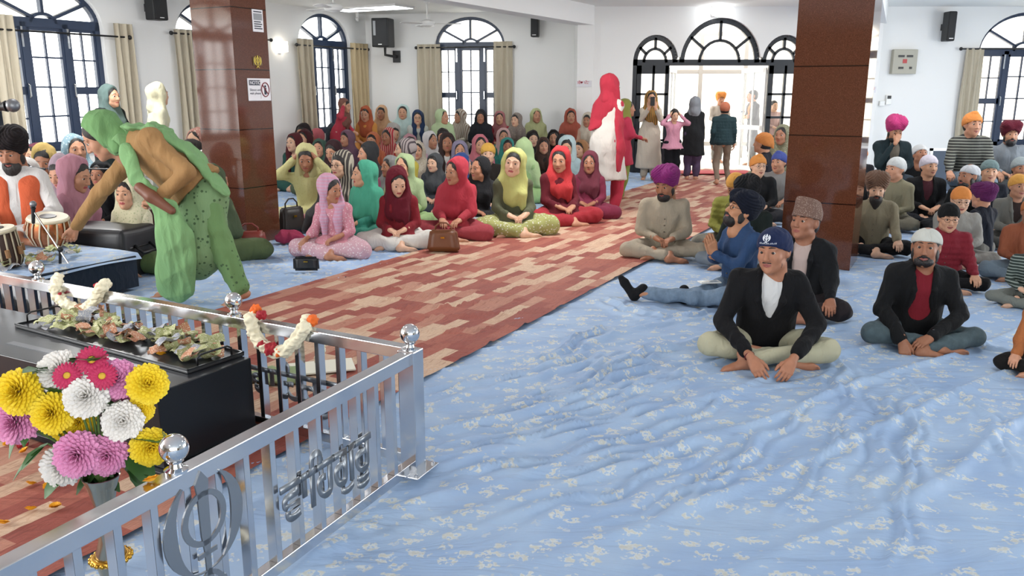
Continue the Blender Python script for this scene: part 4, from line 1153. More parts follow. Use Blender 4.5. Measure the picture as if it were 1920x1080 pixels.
        mb.build('glasses', mat('glasses_frame', '#1b1b1c', .3, .3), root)
    PBY[sd] = (root, J, Mh, hs, rz, loc, s)
    return root, J, Mh, hs
# the double-edged sword, ring and two curved swords of the emblem, as flat plates
def khanda_geo(mb, M, sc=1.0, th=.004, simple=False):
    def plate(poly): mb.prism([(x * sc, y * sc) for x, y in poly], -th / 2, th / 2, M)
    def arcstrip(pts_out, pts_in):
        for i in range(len(pts_out) - 1):
            plate([pts_out[i], pts_out[i + 1], pts_in[i + 1], pts_in[i]])
    # centre sword
    plate([(0, .50), (.07, .40), (.055, .30), (.05, -.05), (.03, -.20), (-.03, -.20), (-.05, -.05), (-.055, .30), (-.07, .40)])
    plate([(-.03, -.2), (.03, -.2), (.025, -.42), (-.025, -.42)]); plate([(-.10, -.20), (.10, -.20), (.10, -.24), (-.10, -.24)])
    plate([(.045 * math.cos(a), -.45 + .045 * math.sin(a)) for a in [i * math.pi / 5 for i in range(10)]])
    # ring
    n = 28; arcstrip([(.235 * math.cos(2 * math.pi * i / n), .09 + .235 * math.sin(2 * math.pi * i / n)) for i in range(n + 1)],
                     [(.175 * math.cos(2 * math.pi * i / n), .09 + .19 * math.sin(2 * math.pi * i / n)) for i in range(n + 1)])
    # two swords
    for sg in (-1, 1):
        o, ii = [], []
        for i in range(15):
            t = i / 14; a = math.radians(62 - 150 * t)
            ro = .43 + .0 * t; ri = ro - .125 * math.sin(math.pi * min(1, t * 1.15 + .0)) - .012
            o.append((sg * ro * math.cos(a) * .98, ro * math.sin(a) + .05)); ii.append((sg * ri * math.cos(a) * .98, ri * math.sin(a) + .05))
        arcstrip(o, ii)
        x0, y0 = (o[-1][0] + ii[-1][0]) / 2, (o[-1][1] + ii[-1][1]) / 2
        w = .022
        hp_ = [(x0, y0), (x0 - sg * .09, y0 - .06), (x0 - sg * .15, y0 - .13)]
        for (a, b), (c, d) in zip(hp_[:-1], hp_[1:]):
            L = math.hypot(c - a, d - b); nx, ny = -(d - b) / L * w, (c - a) / L * w
            plate([(a + nx, b + ny), (c + nx, d + ny), (c - nx, d - ny), (a - nx, b - ny)])
        plate([(x0 - sg * .16 + .035 * math.cos(a), y0 - .15 + .03 * math.sin(a)) for a in [i * math.pi / 4 for i in range(8)]])
# ============================================================ the seated and standing people
CROWD = []
def W(label, px, py, **k): CROWD.append((label, px, py, k))
def M(label, px, py, **k): k.setdefault('fem', False); CROWD.append((label, px, py, k))
# ---- women's side: front row along the carpet
W('woman in pink kurta under a pale pink scarf, long hair down, at the carpet edge', 622, 325, Y=8.35, f=-8, hy=62, hp=12, lean=.18, top='#d98b9c', tpat='floral', tc2='#f0dfe0', legs='#d9aab6', lpat='floral', scarf='#d99ab4', spat='hstripe', sc2='#cfa9c4', scarf_style='stole', longhair=True, arms=('knee', 'lap'), sleeve=.72, apex=1, seed=3)
W('woman in a bright teal green scarf sitting behind the pink kurta', 682, 298, Y=9.3, f=-35, hy=-25, scarf='#3fae8c', top='#2b8f78', legs='#2b8f78', scarf_style='wrap', seed=5)
W('woman in dark red shawl and cardigan with white trousers, head bowed', 747, 315, Y=8.75, f=0, hy=20, hp=28, lean=.2, top='#8e1a28', legs='#e3dfd6', scarf='#6d1326', scarf_style='drape', seed=7, inner='#4b4a44', collar=1)
W('woman wrapped in a bright red shawl behind the brown handbag', 853, 292, Y=9.4, f=-10, hy=-30, hp=5, scarf='#c22c40', top='#b12a3a', legs='#a83a44', scarf_style='wrap', bulk=1.05, seed=11, arms='front')
W('woman in black scarf and vest with purple sleeve and grey trousers', 900, 291, Y=9.95, f=15, hy=-60, scarf='#232326', top='#2a2a2c', legs='#aab0b4', scarf_style='drape', seed=13, sleeve=.55, arms=('lap', 'knee'))
W('woman in olive jacket with yellow green scarf wound around her neck', 968, 275, s=1.02, f=10, hy=-22, ht=-8, scarf='#c6c66a', top='#5c5f45', legs='#a9ab5e', lpat='floral', scarf_style='drape', seed=17)
W('woman in a red scarf over a dark maroon kurta beside the aisle', 1050, 272, s=1.0, f=20, hy=-35, hp=8, scarf='#d02a30', top='#6d1a28', legs='#b32230', scarf_style='drape', seed=19)
W('woman in pale yellow suit raising both hands to her scarf', 572, 270, Y=10.2, f=-5, hy=10, hp=18, top='#cfc983', tpat='floral', tc2='#c7ba70', legs='#d3cd96', lpat='floral', arms='head', scarf_style='back', scarf='#cdc685', open_face=1.25, seed=23)
# ---- second and third rows
W('woman with glasses under a black and cream striped scarf', 639, 281, Y=10.1, f=-15, hy=-15, scarf='#4a4442', spat='stripe', sc2='#b9b09c', top='#c77f86', tpat='floral', glasses=True, scarf_style='drape', seed=27)
W('girl in charcoal hood looking towards the front', 689, 264, s=.98, f=-20, hy=-35, scarf='#37383a', top='#4a4646', scarf_style='drape', seed=29)
W('woman in maroon with dark hair bent slightly down', 621, 262, s=.97, f=-10, hp=15, hy=-12, top='#6b1f2d', scarf='#3a2226', open_face=1.15, seed=31)
W('small woman in a grey scarf with a pink shawl', 731, 290, Y=10.9, f=-10, hy=-40, scarf='#8d8c8a', top='#b65f80', scarf_style='drape', seed=33)
W('woman in light green scarf and kurta behind the dark red cardigan', 757, 286, Y=10.1, f=5, hy=-25, scarf='#a9c089', top='#9fc07c', scarf_style='wrap', open_face=1.1, seed=35)
W('woman in a slate grey cardigan and scarf with a bindi', 814, 285, Y=11.3, f=-5, hy=-20, scarf='#4c4f52', top='#3f454c', scarf_style='drape', seed=37)
W('woman in a mauve scarf facing the front', 650, 242, s=.98, f=-20, hy=-15, scarf='#7d5a6d', top='#6f4f66', seed=39)
W('woman under a dark slate scarf against the second window', 624, 231, s=.97, f=15, hy=20, scarf='#3d4650', top='#3a5650', seed=41)
W('woman in coral pink scarf and bright red shawl', 592, 239, s=.96, f=-40, hy=-20, scarf='#d0646c', top='#c83040', seed=43)
W('woman in maroon with uncovered dark hairline', 569, 241, s=.96, f=-15, scarf='#4b1c22', top='#7a2430', open_face=1.2, seed=45)
W('woman in black hair, hindmost beside the left curtain', 567, 230, Y=16.2, f=-10, scarf='#2a2224', top='#3a3034', open_face=1.2, seed=46)
W('woman in dark red scarf with a teal shawl beside the pillar', 550, 247, s=.95, f=-10, hy=-15, scarf='#5a1f26', top='#2b5b52', scarf_style='stole', seed=47)
W('girl in white and pink looking at the camera', 681, 231, s=.95, f=0, scarf='#e3cfcf', top='#e0c8cc', open_face=1.25, seed=49)
W('woman in an orange scarf half hidden by the charcoal hood', 698, 246, s=.96, f=0, hy=-15, scarf='#c4683a', top='#c9683c', seed=51)
W('woman in red scarf with cream border over an orange kurta', 726, 238, s=1.0, f=-10, hy=-8, scarf='#c22f3e', spat='stripe', sc2='#d8a892', top='#e0762c', seed=53)
W('woman in pale grey scarf leaning behind the red and orange one', 739, 231, Y=16.1, f=25, hp=20, scarf='#b0aaa4', top='#a9a39c', seed=55)
W('woman in zebra striped scarf with yellow sleeves', 759, 257, s=1.0, f=-40, hy=-40, scarf='#b7a9a6', spat='stripe', sc2='#5b4f55', top='#d3bf2c', seed=57)
W('woman in dusty pink seated behind the zebra striped scarf', 768, 250, s=.95, f=0, hy=12, scarf='#b5808a', top='#b77a86', open_face=1.15, seed=59)
W('woman in white hooded scarf with pale pink kurta', 807, 245, s=.98, f=20, hy=25, scarf='#dad7d6', top='#d8a9be', seed=61)
W('woman in a thick white shawl with brown scarf', 838, 247, s=1.0, f=5, scarf='#3f2f2c', top='#d9d8d2', scarf_style='stole', shawl='#dcdbd6', seed=63)
W('woman with dark hair behind the white shawl', 830, 239, Y=16.6, f=0, scarf='#3a3230', top='#8c8478', open_face=1.2, seed=64)
W('woman in rose pink scarf next to the yellow beanie', 900, 250, s=.99, f=0, hy=10, scarf='#d0717e', top='#c96f7f', seed=65)
W('girl in a mustard yellow beanie and black coat', 915, 266, Y=12.2, f=0, hy=3, fem=True, gear='beanie', gcol='#dba522', top='#2b2622', longhair=True, seed=67)
W('person in a royal blue scarf hidden behind the bright red shawl', 866, 286, Y=11.2, f=120, scarf='#24427c', top='#24427c', back=True, seed=69)
W('woman in pink edged scarf and sea green shawl', 944, 238, s=.97, f=5, scarf='#caa09c', top='#1f7d6c', seed=71, scarf_style='stole')
W('girl in a sea green scarf with dark hair', 951, 256, s=.93, f=10, hy=-5, scarf='#2a8f86', top='#23776c', seed=73, open_face=1.1)
W('woman in a pale lime scarf with turned head', 984, 257, s=1.0, f=150, hy=10, scarf='#b5d494', top='#9cc57c', back=True, seed=75, scarf_style='wrap')
W('woman in black beside the lime scarf', 999, 243, s=.95, f=10, scarf='#2b2625', top='#23201f', seed=77, open_face=1.15)
W('child in dark brown hood in front of the rear row', 1019, 256, s=.88, f=5, scarf='#4a342c', top='#2f2b2a', seed=79)
W('woman with a black scarf under the rust shawl', 1038, 242, s=.95, f=-5, scarf='#1f1b1b', top='#3b2f2e', seed=81)
W('woman with dark hair low behind the pale teal scarf', 1056, 250, s=.92, f=12, scarf='#241f20', top='#4a3a3a', seed=83)
W('woman under an icy teal scarf with a coral shawl', 1063, 253, Y=12.9, f=-10, hp=10, scarf='#b3cdd0', top='#a9c6cc', scarf_style='back', seed=85)
W('woman in ochre brown near the walking woman', 1088, 260, s=.93, f=-30, scarf='#a8784a', top='#6b4b6b', seed=87)
W('woman in plum at the carpet edge behind the walking woman', 1106, 282, s=.9, f=-10, scarf='#7a3444', top='#8a2a48', seed=88)
W('woman in grey green between the yellow suit and maroon', 598, 258, s=.93, f=-5, scarf='#3e5a4c', top='#54624a', seed=89)
W('woman in cream printed scarf behind the slate cardigan', 782, 262, s=.93, f=-5, hy=8, scarf='#cfc4ae', spat='floral', sc2='#9a6a5a', top='#8a6a5c', seed=90)
W('woman in dark grey with a lilac scarf, mid crowd', 862, 262, s=.93, f=4, scarf='#8d84a0', top='#51505c', seed=91)
# ---- rear row on the bench along the back wall
RB = dict(pose='chair', Y=17.3, group=None)
def R(label, px, py, **k): k.setdefault('Y', 17.2); CROWD.append((label, px, py, dict(k, pose='chair')))
R('woman in an orange and mustard shawl, rearmost by the corner', 684, 198, Y=17.6, f=-5, hp=10, scarf='#b5562a', top='#d98f2c', open_face=1.15, seed=101)
R('woman in peach and yellow scarf on the rear bench', 715, 196, Y=17.6, f=-5, scarf='#d8a87c', top='#dcc07c', seed=103)
R('woman in pale aqua shawl on the rear bench', 755, 194, Y=17.5, f=0, scarf='#c0dcd8', top='#b9d6d2', scarf_style='wrap', seed=105)
R('woman with navy scarf and light cardigan on the rear bench', 783, 205, Y=17.3, f=12, hy=-8, scarf='#2b4168', top='#cfd4cc', scarf_style='stole', glasses=True, seed=107)
R('woman in pale green shawl in front of the curtain', 829, 203, Y=17.2, f=20, hy=35, scarf='#b8cf9c', top='#b3cb98', scarf_style='wrap', seed=109)
R('elderly woman in cream and brown patterned shawl', 862, 203, Y=17.2, f=-35, hy=-15, scarf='#c8bfae', spat='stripe', sc2='#8a6c5c', top='#cfc6b2', scarf_style='wrap', seed=111)
R('woman all in black against the centre window', 901, 204, Y=17.1, f=0, scarf='#24262c', top='#24262c', scarf_style='wrap', seed=113)
R('woman in a dusty rose scarf over crimson', 937, 207, Y=17.1, f=-5, scarf='#b06a6c', top='#a02436', seed=115)
R('woman in grey and brown patterned scarf on the rear bench', 968, 210, Y=17.0, f=-15, hy=-15, scarf='#8b7f76', spat='floral', sc2='#c9b6a2', top='#8a8078', seed=117)
R('woman in lime cream scarf with a dark hairline', 1005, 202, Y=17.0, f=5, hy=12, scarf='#c3c98c', top='#c9cbb0', scarf_style='wrap', open_face=1.1, seed=119)
R('woman in a rust orange shawl, rightmost of the rear bench', 1070, 202, Y=16.6, f=5, scarf='#b0543e', top='#b65c44', scarf_style='wrap', seed=121)
R('woman in cream shawl partly hidden behind the white kurta', 1102, 210, Y=16.4, f=-20, scarf='#d3c4ae', top='#d0a48c', seed=123)
# woman in red standing bent, back half turned, by the corner window
W('woman in crimson shawl standing bent beside the corner window', 648, 184, pose='stand', Y=16.6, f=70, hp=10, lean=.35, scarf='#8a5a4c', top='#c8324a', legs='#cfc4b8', arms=('head', 'front'), seed=125)
# ---- left section, by the left wall
L = dict()
W('woman in a blue and white patterned scarf in front of the left window', 137, 248, Y=10.0, f=15, hy=30, scarf='#7f9fac', spat='floral', sc2='#dfe6e4', top='#7c98a4', seed=131)
W('woman in a mustard scarf with lowered head below the window', 76, 270, Y=9.8, f=0, hp=20, hy=15, scarf='#b79a4c', top='#8a5a62', seed=133, open_face=1.1)
W('woman in plum scarf behind the mustard scarf', 62, 266, Y=10.8, f=-15, scarf='#6d3346', top='#6d3346', seed=135)
W('woman in a white scarf behind the drummer', 48, 293, Y=9.0, f=-10, hy=20, scarf='#cdc8c2', top='#a5827c', seed=137)
W('woman in a lilac grey scarf with her face lowered', 104, 293, Y=8.6, f=-10, hp=20, scarf='#a48c98', top='#8e7684', seed=139)
W('girl in dusty pink scarf sitting by the microphone', 147, 291, Y=8.3, f=80, hp=20, scarf='#b87c8c', top='#b4788a', seed=141)
W('woman in black sitting behind the reaching arm', 185, 300, Y=8.9, f=0, scarf='#1f2023', top='#1f2023', seed=143)
W('woman in cream floral suit and green trousers behind the bending woman', 236, 330, Y=8.2, f=-5, scarf='#d9d3ac', spat='floral', sc2='#9aa878', top='#dcd6b4', tpat='floral', tc2='#9aa878', legs='#6d8a52', seed=145, arms=('knee', 'lap'))
W('woman in floral pink scarf and orange brown shawl near the pillar', 367, 237, Y=12.0, f=-10, hy=-5, scarf='#b07a6c', spat='floral', sc2='#e2d6c0', top='#8a4630', seed=147)
W('woman with dark hair and pale shawl near the pillar', 352, 259, Y=10.7, f=-30, hy=-15, scarf='#2c2624', top='#4d3a36', seed=149, open_face=1.15)
W('woman with a black and white hairband, head lowered', 374, 287, Y=9.9, f=0, hp=35, scarf='#e2e0dc', spat='stripe', sc2='#1b1a1c', top='#3d4f3c', seed=151)
W('woman in dark olive green shawl seated with her back to the pillar', 399, 306, Y=8.15, f=150, scarf='#4a5a3e', top='#66764f', legs='#56673f', scarf_style='wrap', back=True, seed=153, bulk=1.1)
W('woman in black standing at the left window with a grey green scarf', 203, 156, pose='stand', Y=11.2, f=70, lean=.12, scarf='#5d7470', top='#1f2a2a', legs='#26302f', shawl='#1e2727', arms=('front', 'front'), seed=155)
W('woman in cream suit standing with her back turned by the curtain', 294, 152, pose='stand', Y=11.3, f=130, hy=20, scarf='#ded8b2', top='#ded9b8', legs='#e0dac0', back=True, seed=157, arms='down')
# ---- the aisle and the doorway
W('woman in white kurta and crimson scarf walking up the aisle', 1150, 139, pose='stand', Y=11.3, f=140, hy=-10, hp=15, lean=.1, top='#e2dcd2', legs='#cf2848', scarf='#c2203c', kurta=.44, arms='down', scarf_style='none', back=True, seed=161, bulk=1.0, apex=1,
  Jov=dict(knR=(.10, .16, .49), anR=(.09, .10, .09), knL=(-.1, -.04, .50), anL=(-.10, -.24, .11)))
W('woman in a long crimson shawl and green trousers beyond the white kurta', 1176, 184, pose='stand', Y=12.9, f=95, scarf='#8a8a34', top='#c02444', legs='#8c9a3a', shawl='#c4244a', kurta=.62, arms='front', seed=163)
W('woman in cream suit with orange green scarf holding up a phone', 1222, 168, pose='stand', Y=15.6, f=-5, scarf='#7d6a3a', sc2='#d8902c', spat='stripe', top='#d9ccb8', legs='#cdbfa9', kurta=.25, arms='phone', seed=165)
W('girl in a pink sweatshirt holding both hands to her head', 1266, 204, pose='stand', Y=15.4, f=5, hp=12, top='#dc93ac', legs='#17191f', arms='head', kurta=.80, seed=167)
W('woman in black tunic and grey scarf walking out of the door', 1304, 180, pose='stand', Y=15.9, f=165, scarf='#8b8f96', top='#26282b', legs='#5d4a6b', back=True, arms='down', seed=169)
M('man in a dark green quilted vest and rust turban leaving through the door', 1360, 190, pose='stand', Y=15.0, f=170, gear='bandana', gcol='#c06a48', top='#274046', tpat='puffer', legs='#8d7a68', back=True, arms='down', seed=171, bulk=1.05,
  Jov=dict(knR=(.10, .12, .49), anR=(.14, .02, .10), knL=(-.12, .02, .49), anL=(-.10, -.20, .12)))
M('person in an orange turban standing on the porch', 1352, 172, pose='stand', Y=19.6, f=0, gear='turban', gcol='#f0922c', top='#b9aea4', legs='#8a8680', seed=173)
M('person in dark jacket with an orange bundle standing on the porch', 1412, 168, pose='stand', Y=18.8, f=-80, hair='#2a2522', top='#5c5a5a', legs='#6b6a6c', inner='#e9853c', arms='fold', seed=175)
M('person outside behind the glazed side panel of the door', 1452, 188, pose='stand', Y=18.4, f=10, hair='#2a2522', top='#c9a49c', legs='#3f3a44', seed=177)
# ---- men's side, between aisle and pillar
M('man in khaki shirt and purple turban sitting at the carpet edge', 1247, 312, Y=8.25, f=-8, hy=-28, hp=14, lean=.14, gear='turban', gcol='#8c1c74', beard='full', top='#b3a58c', legs='#b5a78f', collar=1, seed=201, bulk=1.08, arms='lap', skin='#a06c50')
M('man with a mustard head scarf and olive puffer jacket', 1377, 327, Y=8.7, f=-25, hp=30, hy=-5, gear='kerchief', gcol='#d99a2a', top='#8a8a2c', tpat='puffer', legs='#8e8a7c', seed=203, bulk=1.1)
M('bespectacled man in black turban and dark green sweater', 1402, 333, Y=7.7, f=-35, hp=20, hy=10, gear='turban', gcol='#191a1d', top='#1d2724', legs='#7d8790', glasses=True, beard='stubble', seed=205)
M('man in an orange patka and black shirt near the pillar', 1423, 289, Y=10.6, f=-10, hy=15, gear='patka', gcol='#dd8b28', top='#1a1b1e', legs='#2b2b30', glasses=True, seed=207)
M('man in grey shirt half hidden behind the left edge of the pillar', 1462, 283, Y=11.2, f=-10, hy=-30, gear='patka', gcol='#4a5aa8', top='#8c8a88', seed=209)
M('man with an orange head scarf and dark coat facing away', 1433, 247, Y=13.2, f=-120, hy=-10, gear='kerchief', gcol='#d9822c', top='#25242e', seed=211)
W('seated person in a faded olive scarf beside the pillar top', 1468, 232, Y=14.9, f=-40, scarf='#8b8a6c', spat='floral', sc2='#c9c4ae', top='#7f8064', seed=213)
# ---- men's side, right of the pillar
M('boy with an orange patka half hidden by the pillar', 1617, 276, Y=13.0, f=-5, gear='patka', gcol='#e08a2c', top='#1d1e24', seed=221)
M('boy with a royal blue patka half hidden by the pillar', 1609, 289, Y=11.9, f=-5, gear='patka', gcol='#2f4cae', top='#3a332c', tpat='floral', tc2='#8c7c5c', seed=223)
M('man with a dark coat seated behind the brown turban', 1612, 318, Y=10.9, f=-20, gear='bandana', gcol='#26262a', top='#1e1e20', seed=224)
M('man in pale aqua shirt leaning at the pillar edge', 1600, 352, Y=9.5, f=-10, gear='bandana', gcol='#c9d2d2', top='#b3cdcc', seed=225, side=-.15)
M('bearded man in brown turban and khaki shirt right of the pillar', 1647, 323, Y=8.5, f=-22, hy=5, hp=10, gear='turban', gcol='#7c5c48', beard='long', top='#8d8368', legs='#17181b', collar=1, seed=227, bulk=1.08, arms='knee')
M('man with a white head scarf and khaki shirt looking sideways', 1682, 293, Y=10.2, f=-45, hy=-15, gear='kerchief', gcol='#cfd3d3', top='#8a8468', legs='#6f6a5a', shawl=None, seed=229)
M('man in a hot pink turban sitting on a chair with his hand at his mouth', 1684, 219, pose='chair', Y=11.0, f=-5, hp=22, gear='turban', gcol='#c82a78', top='#24363c', inner='#7c7466', legs='#35434f', arms=('face', 'lap'), seed=231, beard='full')
M('young man with white kerchief in black jacket, head tilted back', 1724, 270, Y=11.3, f=-5, hp=-18, gear='bandana', gcol='#d9dada', top='#17181b', seed=233)
M('young man with white lilac kerchief and black jacket', 1744, 289, Y=10.2, f=-8, hy=10, gear='kerchief', gcol='#d5cdda', top='#18191c', legs='#22242a', inner='#5a2a34', seed=235)
M('man in a royal blue patka sitting behind the white cap', 1822, 289, Y=11.2, f=100, gear='patka', gcol='#2c49a8', top='#22262c', seed=237)
M('man in striped sweater and orange patka sitting upright by the window', 1826, 209, pose='chair', Y=10.6, f=-8, hy=5, gear='patka', gcol='#e88a26', top='#3a3b39', tpat='hstripe', tc2='#8f9287', legs='#7d90a0', collar=1, seed=239, arms='knee', bulk=1.05)
M('man in grey shirt and maroon turban seated by the right window', 1898, 226, pose='chair', Y=10.8, f=-15, gear='turban', gcol='#6d1a30', beard='full', top='#8c949c', legs='#2a2d33', collar=1, seed=241)
M('man in a white cap with a black beard turned to one side', 1820, 307, Y=9.9, f=-55, hy=-15, gear='skullcap', gcol='#cdd0d4', beard='short', top='#15171a', seed=243)
M('man in a teal grey cap and dark checked shirt', 1858, 298, Y=10.1, f=-10, hy=-10, gear='bandana', gcol='#6d8484', top='#1e212b', seed=245)
M('man in an orange patka and grey sweater behind the glasses', 1806, 350, Y=8.3, f=-15, hp=15, gear='kerchief', gcol='#e88a24', top='#9c9a92', glasses=True, seed=247)
M('man in a purple turban and navy jacket turned away', 1847, 342, Y=8.6, f=-150, gear='turban', gcol='#66205c', top='#1b1f2b', legs='#77746c', seed=249)
M('man in grey blazer with a yellow orange head scarf at the frame edge', 1913, 325, Y=8.9, f=-10, gear='kerchief', gcol='#e3a02a', top='#75746c', inner='#3a2c28', legs='#4c4a46', seed=251)
M('man in a pale grey cap behind the grey blazer', 1916, 293, Y=10.2, f=-15, gear='bandana', gcol='#9ba6a8', top='#4b4f50', seed=253)
M('young man in black beanie, glasses and dark red puffer jacket', 1783, 379, Y=6.9, f=-18, hy=5, hp=8, gear='beanie', gcol='#151617', glasses=True, top='#8a1a2c', tpat='puffer', legs='#17171a', seed=255, bulk=1.12, collar=1, arms='knee')
M('man in a striped shirt and grey trousers cut by the right frame edge', 1948, 430, Y=6.4, f=-35, gear='bandana', gcol='#3a4a44', top='#2f3d38', tpat='hstripe', tc2='#8f9c94', legs='#7b8078', seed=257)
M('person in an orange top and black trousers at the near right frame edge', 1990, 520, Y=4.75, f=-30, gear='bandana', gcol='#c77430', top='#b5672a', legs='#191614', seed=259, arms='knee')
M('man in jeans seated behind the striped shirt, cut by the frame', 1938, 370, Y=7.6, f=-30, gear='bandana', gcol='#d07a34', top='#b0603a', legs='#7e92a0', seed=261)

def settle():
    """keep neighbours apart and off the walls by moving each along its own line of sight"""
    P = []
    for label, px, py, k in CROWD:
        ps = k.get('pose', 'sit'); th = {'sit': .93, 'chair': 1.34, 'stand': 1.76}[ps] + (.04 if str(k.get('gear', '')).startswith('turban') else 0)
        Y = k.get('Y')
        if Y is None: Y = PZ(px, py, th * k.get('s', 1.0) * 1.06).y
        P.append([px, py, Y, Y, th, ps, .3 if 'Y' in k and Y < 9.9 else .0])
    for it in range(60):
        for i, a in enumerate(P):
            A = PY(a[0], a[1], a[2])
            for b in P[i + 1:]:
                B = PY(b[0], b[1], b[2]); dx, dy = A.x - B.x, A.y - B.y; d = math.hypot(dx, dy)
                need = .72 if a[5] == b[5] == 'sit' else .6
                if d < need:
                    m = (need - d) * .3; sg = 1 if a[2] >= b[2] else -1
                    a[2] += sg * m * (1 - a[6]); b[2] -= sg * m * (1 - b[6]); A = PY(a[0], a[1], a[2])
        for a in P:
            lim = 1.3
            a[2] = min(max(a[2], a[3] - lim), a[3] + lim)
            for _ in range(30):
                A = PY(a[0], a[1], a[2]); g = Vector((A.x, A.y, 0))
                if (g - LW_O).dot(LW_N) < .62 or (px_back(g)): a[2] -= .08
                else: break
    for (label, px, py, k), a in zip(CROWD, P):
        k = dict(k); k['Y'] = a[2]; k.pop('s', None); k.pop('pose', None)
        person(label, px, py, pose=a[5], **k)
def px_back(g):
    if g.y > 18.3: return False
    return (g.x < 1.6 and (g - BL_A).dot(BL_N) < .62) or (1.2 < g.x and 16.55 < g.y < 17.6)
settle()
# ============================================================ the people nearest the camera
def local_frame(at, f, s=1.0, z0=0.0):
    rz = math.pi + math.radians(f); Ri = Matrix.Rotation(-rz, 3, 'Z'); o = Vector((at[0], at[1], z0))
    return lambda w: (Ri @ (Vector(w) - o)) / s
# man in the navy cap, nearest
J = pose_joints('sit', .26, 0, False, 'front', wrR=(.12, .54, .12), elR=(.30, .20, .27), hdR=(-.42, .75, -.55), pnR=(-.5, -.2, -.8),
                wrL=(-.12, .54, .12), elL=(-.30, .20, .27), hdL=(.42, .75, -.55), pnL=(.5, -.2, -.8), anR=(-.14, .32, .07), anL=(.16, .42, .08), knR=(.37, .26, .12), knL=(-.37, .27, .12))
hero1 = person('young man in navy cap and black jacket sitting cross-legged nearest the camera', 1452, 424, Y=5.0, f=-12, hy=-26, hp=2, ht=3, fem=False, J=J, gear='bandana', gcol='#1f2c52',
               beard='stubble', hair='#17110e', top='#141417', inner='#dcdcda', legs='#c3bf9e', collar=1, skin='#a97459', hs=1.2, seed=301, lod=0, sleeve=.92, hand='relax', bulk=1.14, inner_w=(.062, .012))
# emblem on the cap
r_, J_, Mh_, hs_ = hero1
def on_head(M_, hs, x, y, z): return M_ @ (Vector((x, y, z)) * hs)
ew_ = mat('white_thread', '#dfe2e8', .7)
c_ = on_head(Mh_, hs_, 0, .098, .087); n_ = Mh_.to_3x3() @ Vector((0, .88, .42)).normalized(); xr = Mh_.to_3x3() @ Vector((-1, 0, 0)); yr = n_.cross(xr)
mb = MB(); khanda_geo(mb, frame_M(c_, xr, yr, n_), .058, .004); mb.build('khanda_emblem', ew_, r_)
mb = MB()
for i in range(15):     # the small line of lettering along the lower rim, as stitched strokes
    a = (i - 7) * .075; p = on_head(Mh_, hs_, -math.sin(a) * .089, -.018 + math.cos(a) * .1135, .0545)
    q = on_head(Mh_, hs_, -math.sin(a + .02) * .089, -.018 + math.cos(a + .02) * .1135, .0545 + (.0085 if i % 3 else .005))
    mb.tube([p, q], .0014, 4)
mb.build('cap_lettering', ew_, r_)
mb = MB(); wr = J_['wrR']; d_ = (J_['elR'] - wr).normalized(); x_ = d_.cross(Vector((0, 0, 1))).normalized(); y_ = d_.cross(x_)
mb.tube([wr + d_ * .03 + (x_ * math.cos(a) + y_ * math.sin(a)) * .031 for a in [i * math.pi / 8 for i in range(16)]], .004, 5, closed=True)
mb.build('wrist_thread', mat('maroon_thread', '#5c1822', .8), r_)
# man in the white skullcap
J = pose_joints('sit', .16, 0, False, 'front', wrR=(.17, .40, .10), elR=(.27, .14, .27), hdR=(-.15, .45, -.9), pnR=(-.2, -.6, -.3),
                wrL=(-.02, .40, .14), elL=(-.27, .20, .26), hdL=(.9, .35, -.45), pnL=(.2, -.2, -.9), anR=(-.10, .36, .08), anL=(.12, .42, .07), ftL=(-1, .1, -.1))
J['anL'] = Vector((.02, .42, .06)); J['anR'] = Vector((-.12, .36, .07))
hero2 = person('bearded man in white skullcap, black jacket and red shirt with a watch', 1741, 425, Y=5.35, f=-10, hy=-20, hp=-4, fem=False, J=J, gear='skullcap', gcol='#cfd0c6',
               beard='short', top='#17181a', inner='#8a1226', legs='#4b5c62', lpat='denim', collar=1, skin='#9c6a50', hs=1.2, seed=303, lod=0, hand='relax', bulk=1.18, inner_w=(.055, .085))
r_, J_, Mh_, hs_ = hero2
wr = J_['wrL']; d_ = (J_['elL'] - wr).normalized(); x_ = d_.cross(Vector((0, 0, 1))).normalized(); y_ = d_.cross(x_)
mb = MB(); mb.tube([wr + d_ * .03 + (x_ * math.cos(a) * 1.1 + y_ * math.sin(a) * .95) * .032 for a in [i * math.pi / 8 for i in range(16)]], .009, 6, closed=True)
mb.build('watch_strap', M_BLACK, r_)
mb = MB(); cz = wr + d_ * .03 - y_ * .036
mb.ball(cz, .019, 12); mb.build('watch_face', mat('watch_glass', '#0c0d10', .1), r_)
# man in the patterned topi
J = pose_joints('sit', .0, 0, False, 'knee')
hero3 = person('man in a patterned brown topi hat, beige turtleneck and black blazer', 1518, 374, Y=6.15, f=-28, hy=-22, hp=-8, fem=False, J=J, gear='topi', gcol='#7d5f52', beard=None,
               top='#14161a', inner='#bfa8a0', legs='#2a2427', skin='#9a6850', hs=1.2, seed=305, lod=0, bulk=1.18, collar=None, inner_w=(.062, .055))
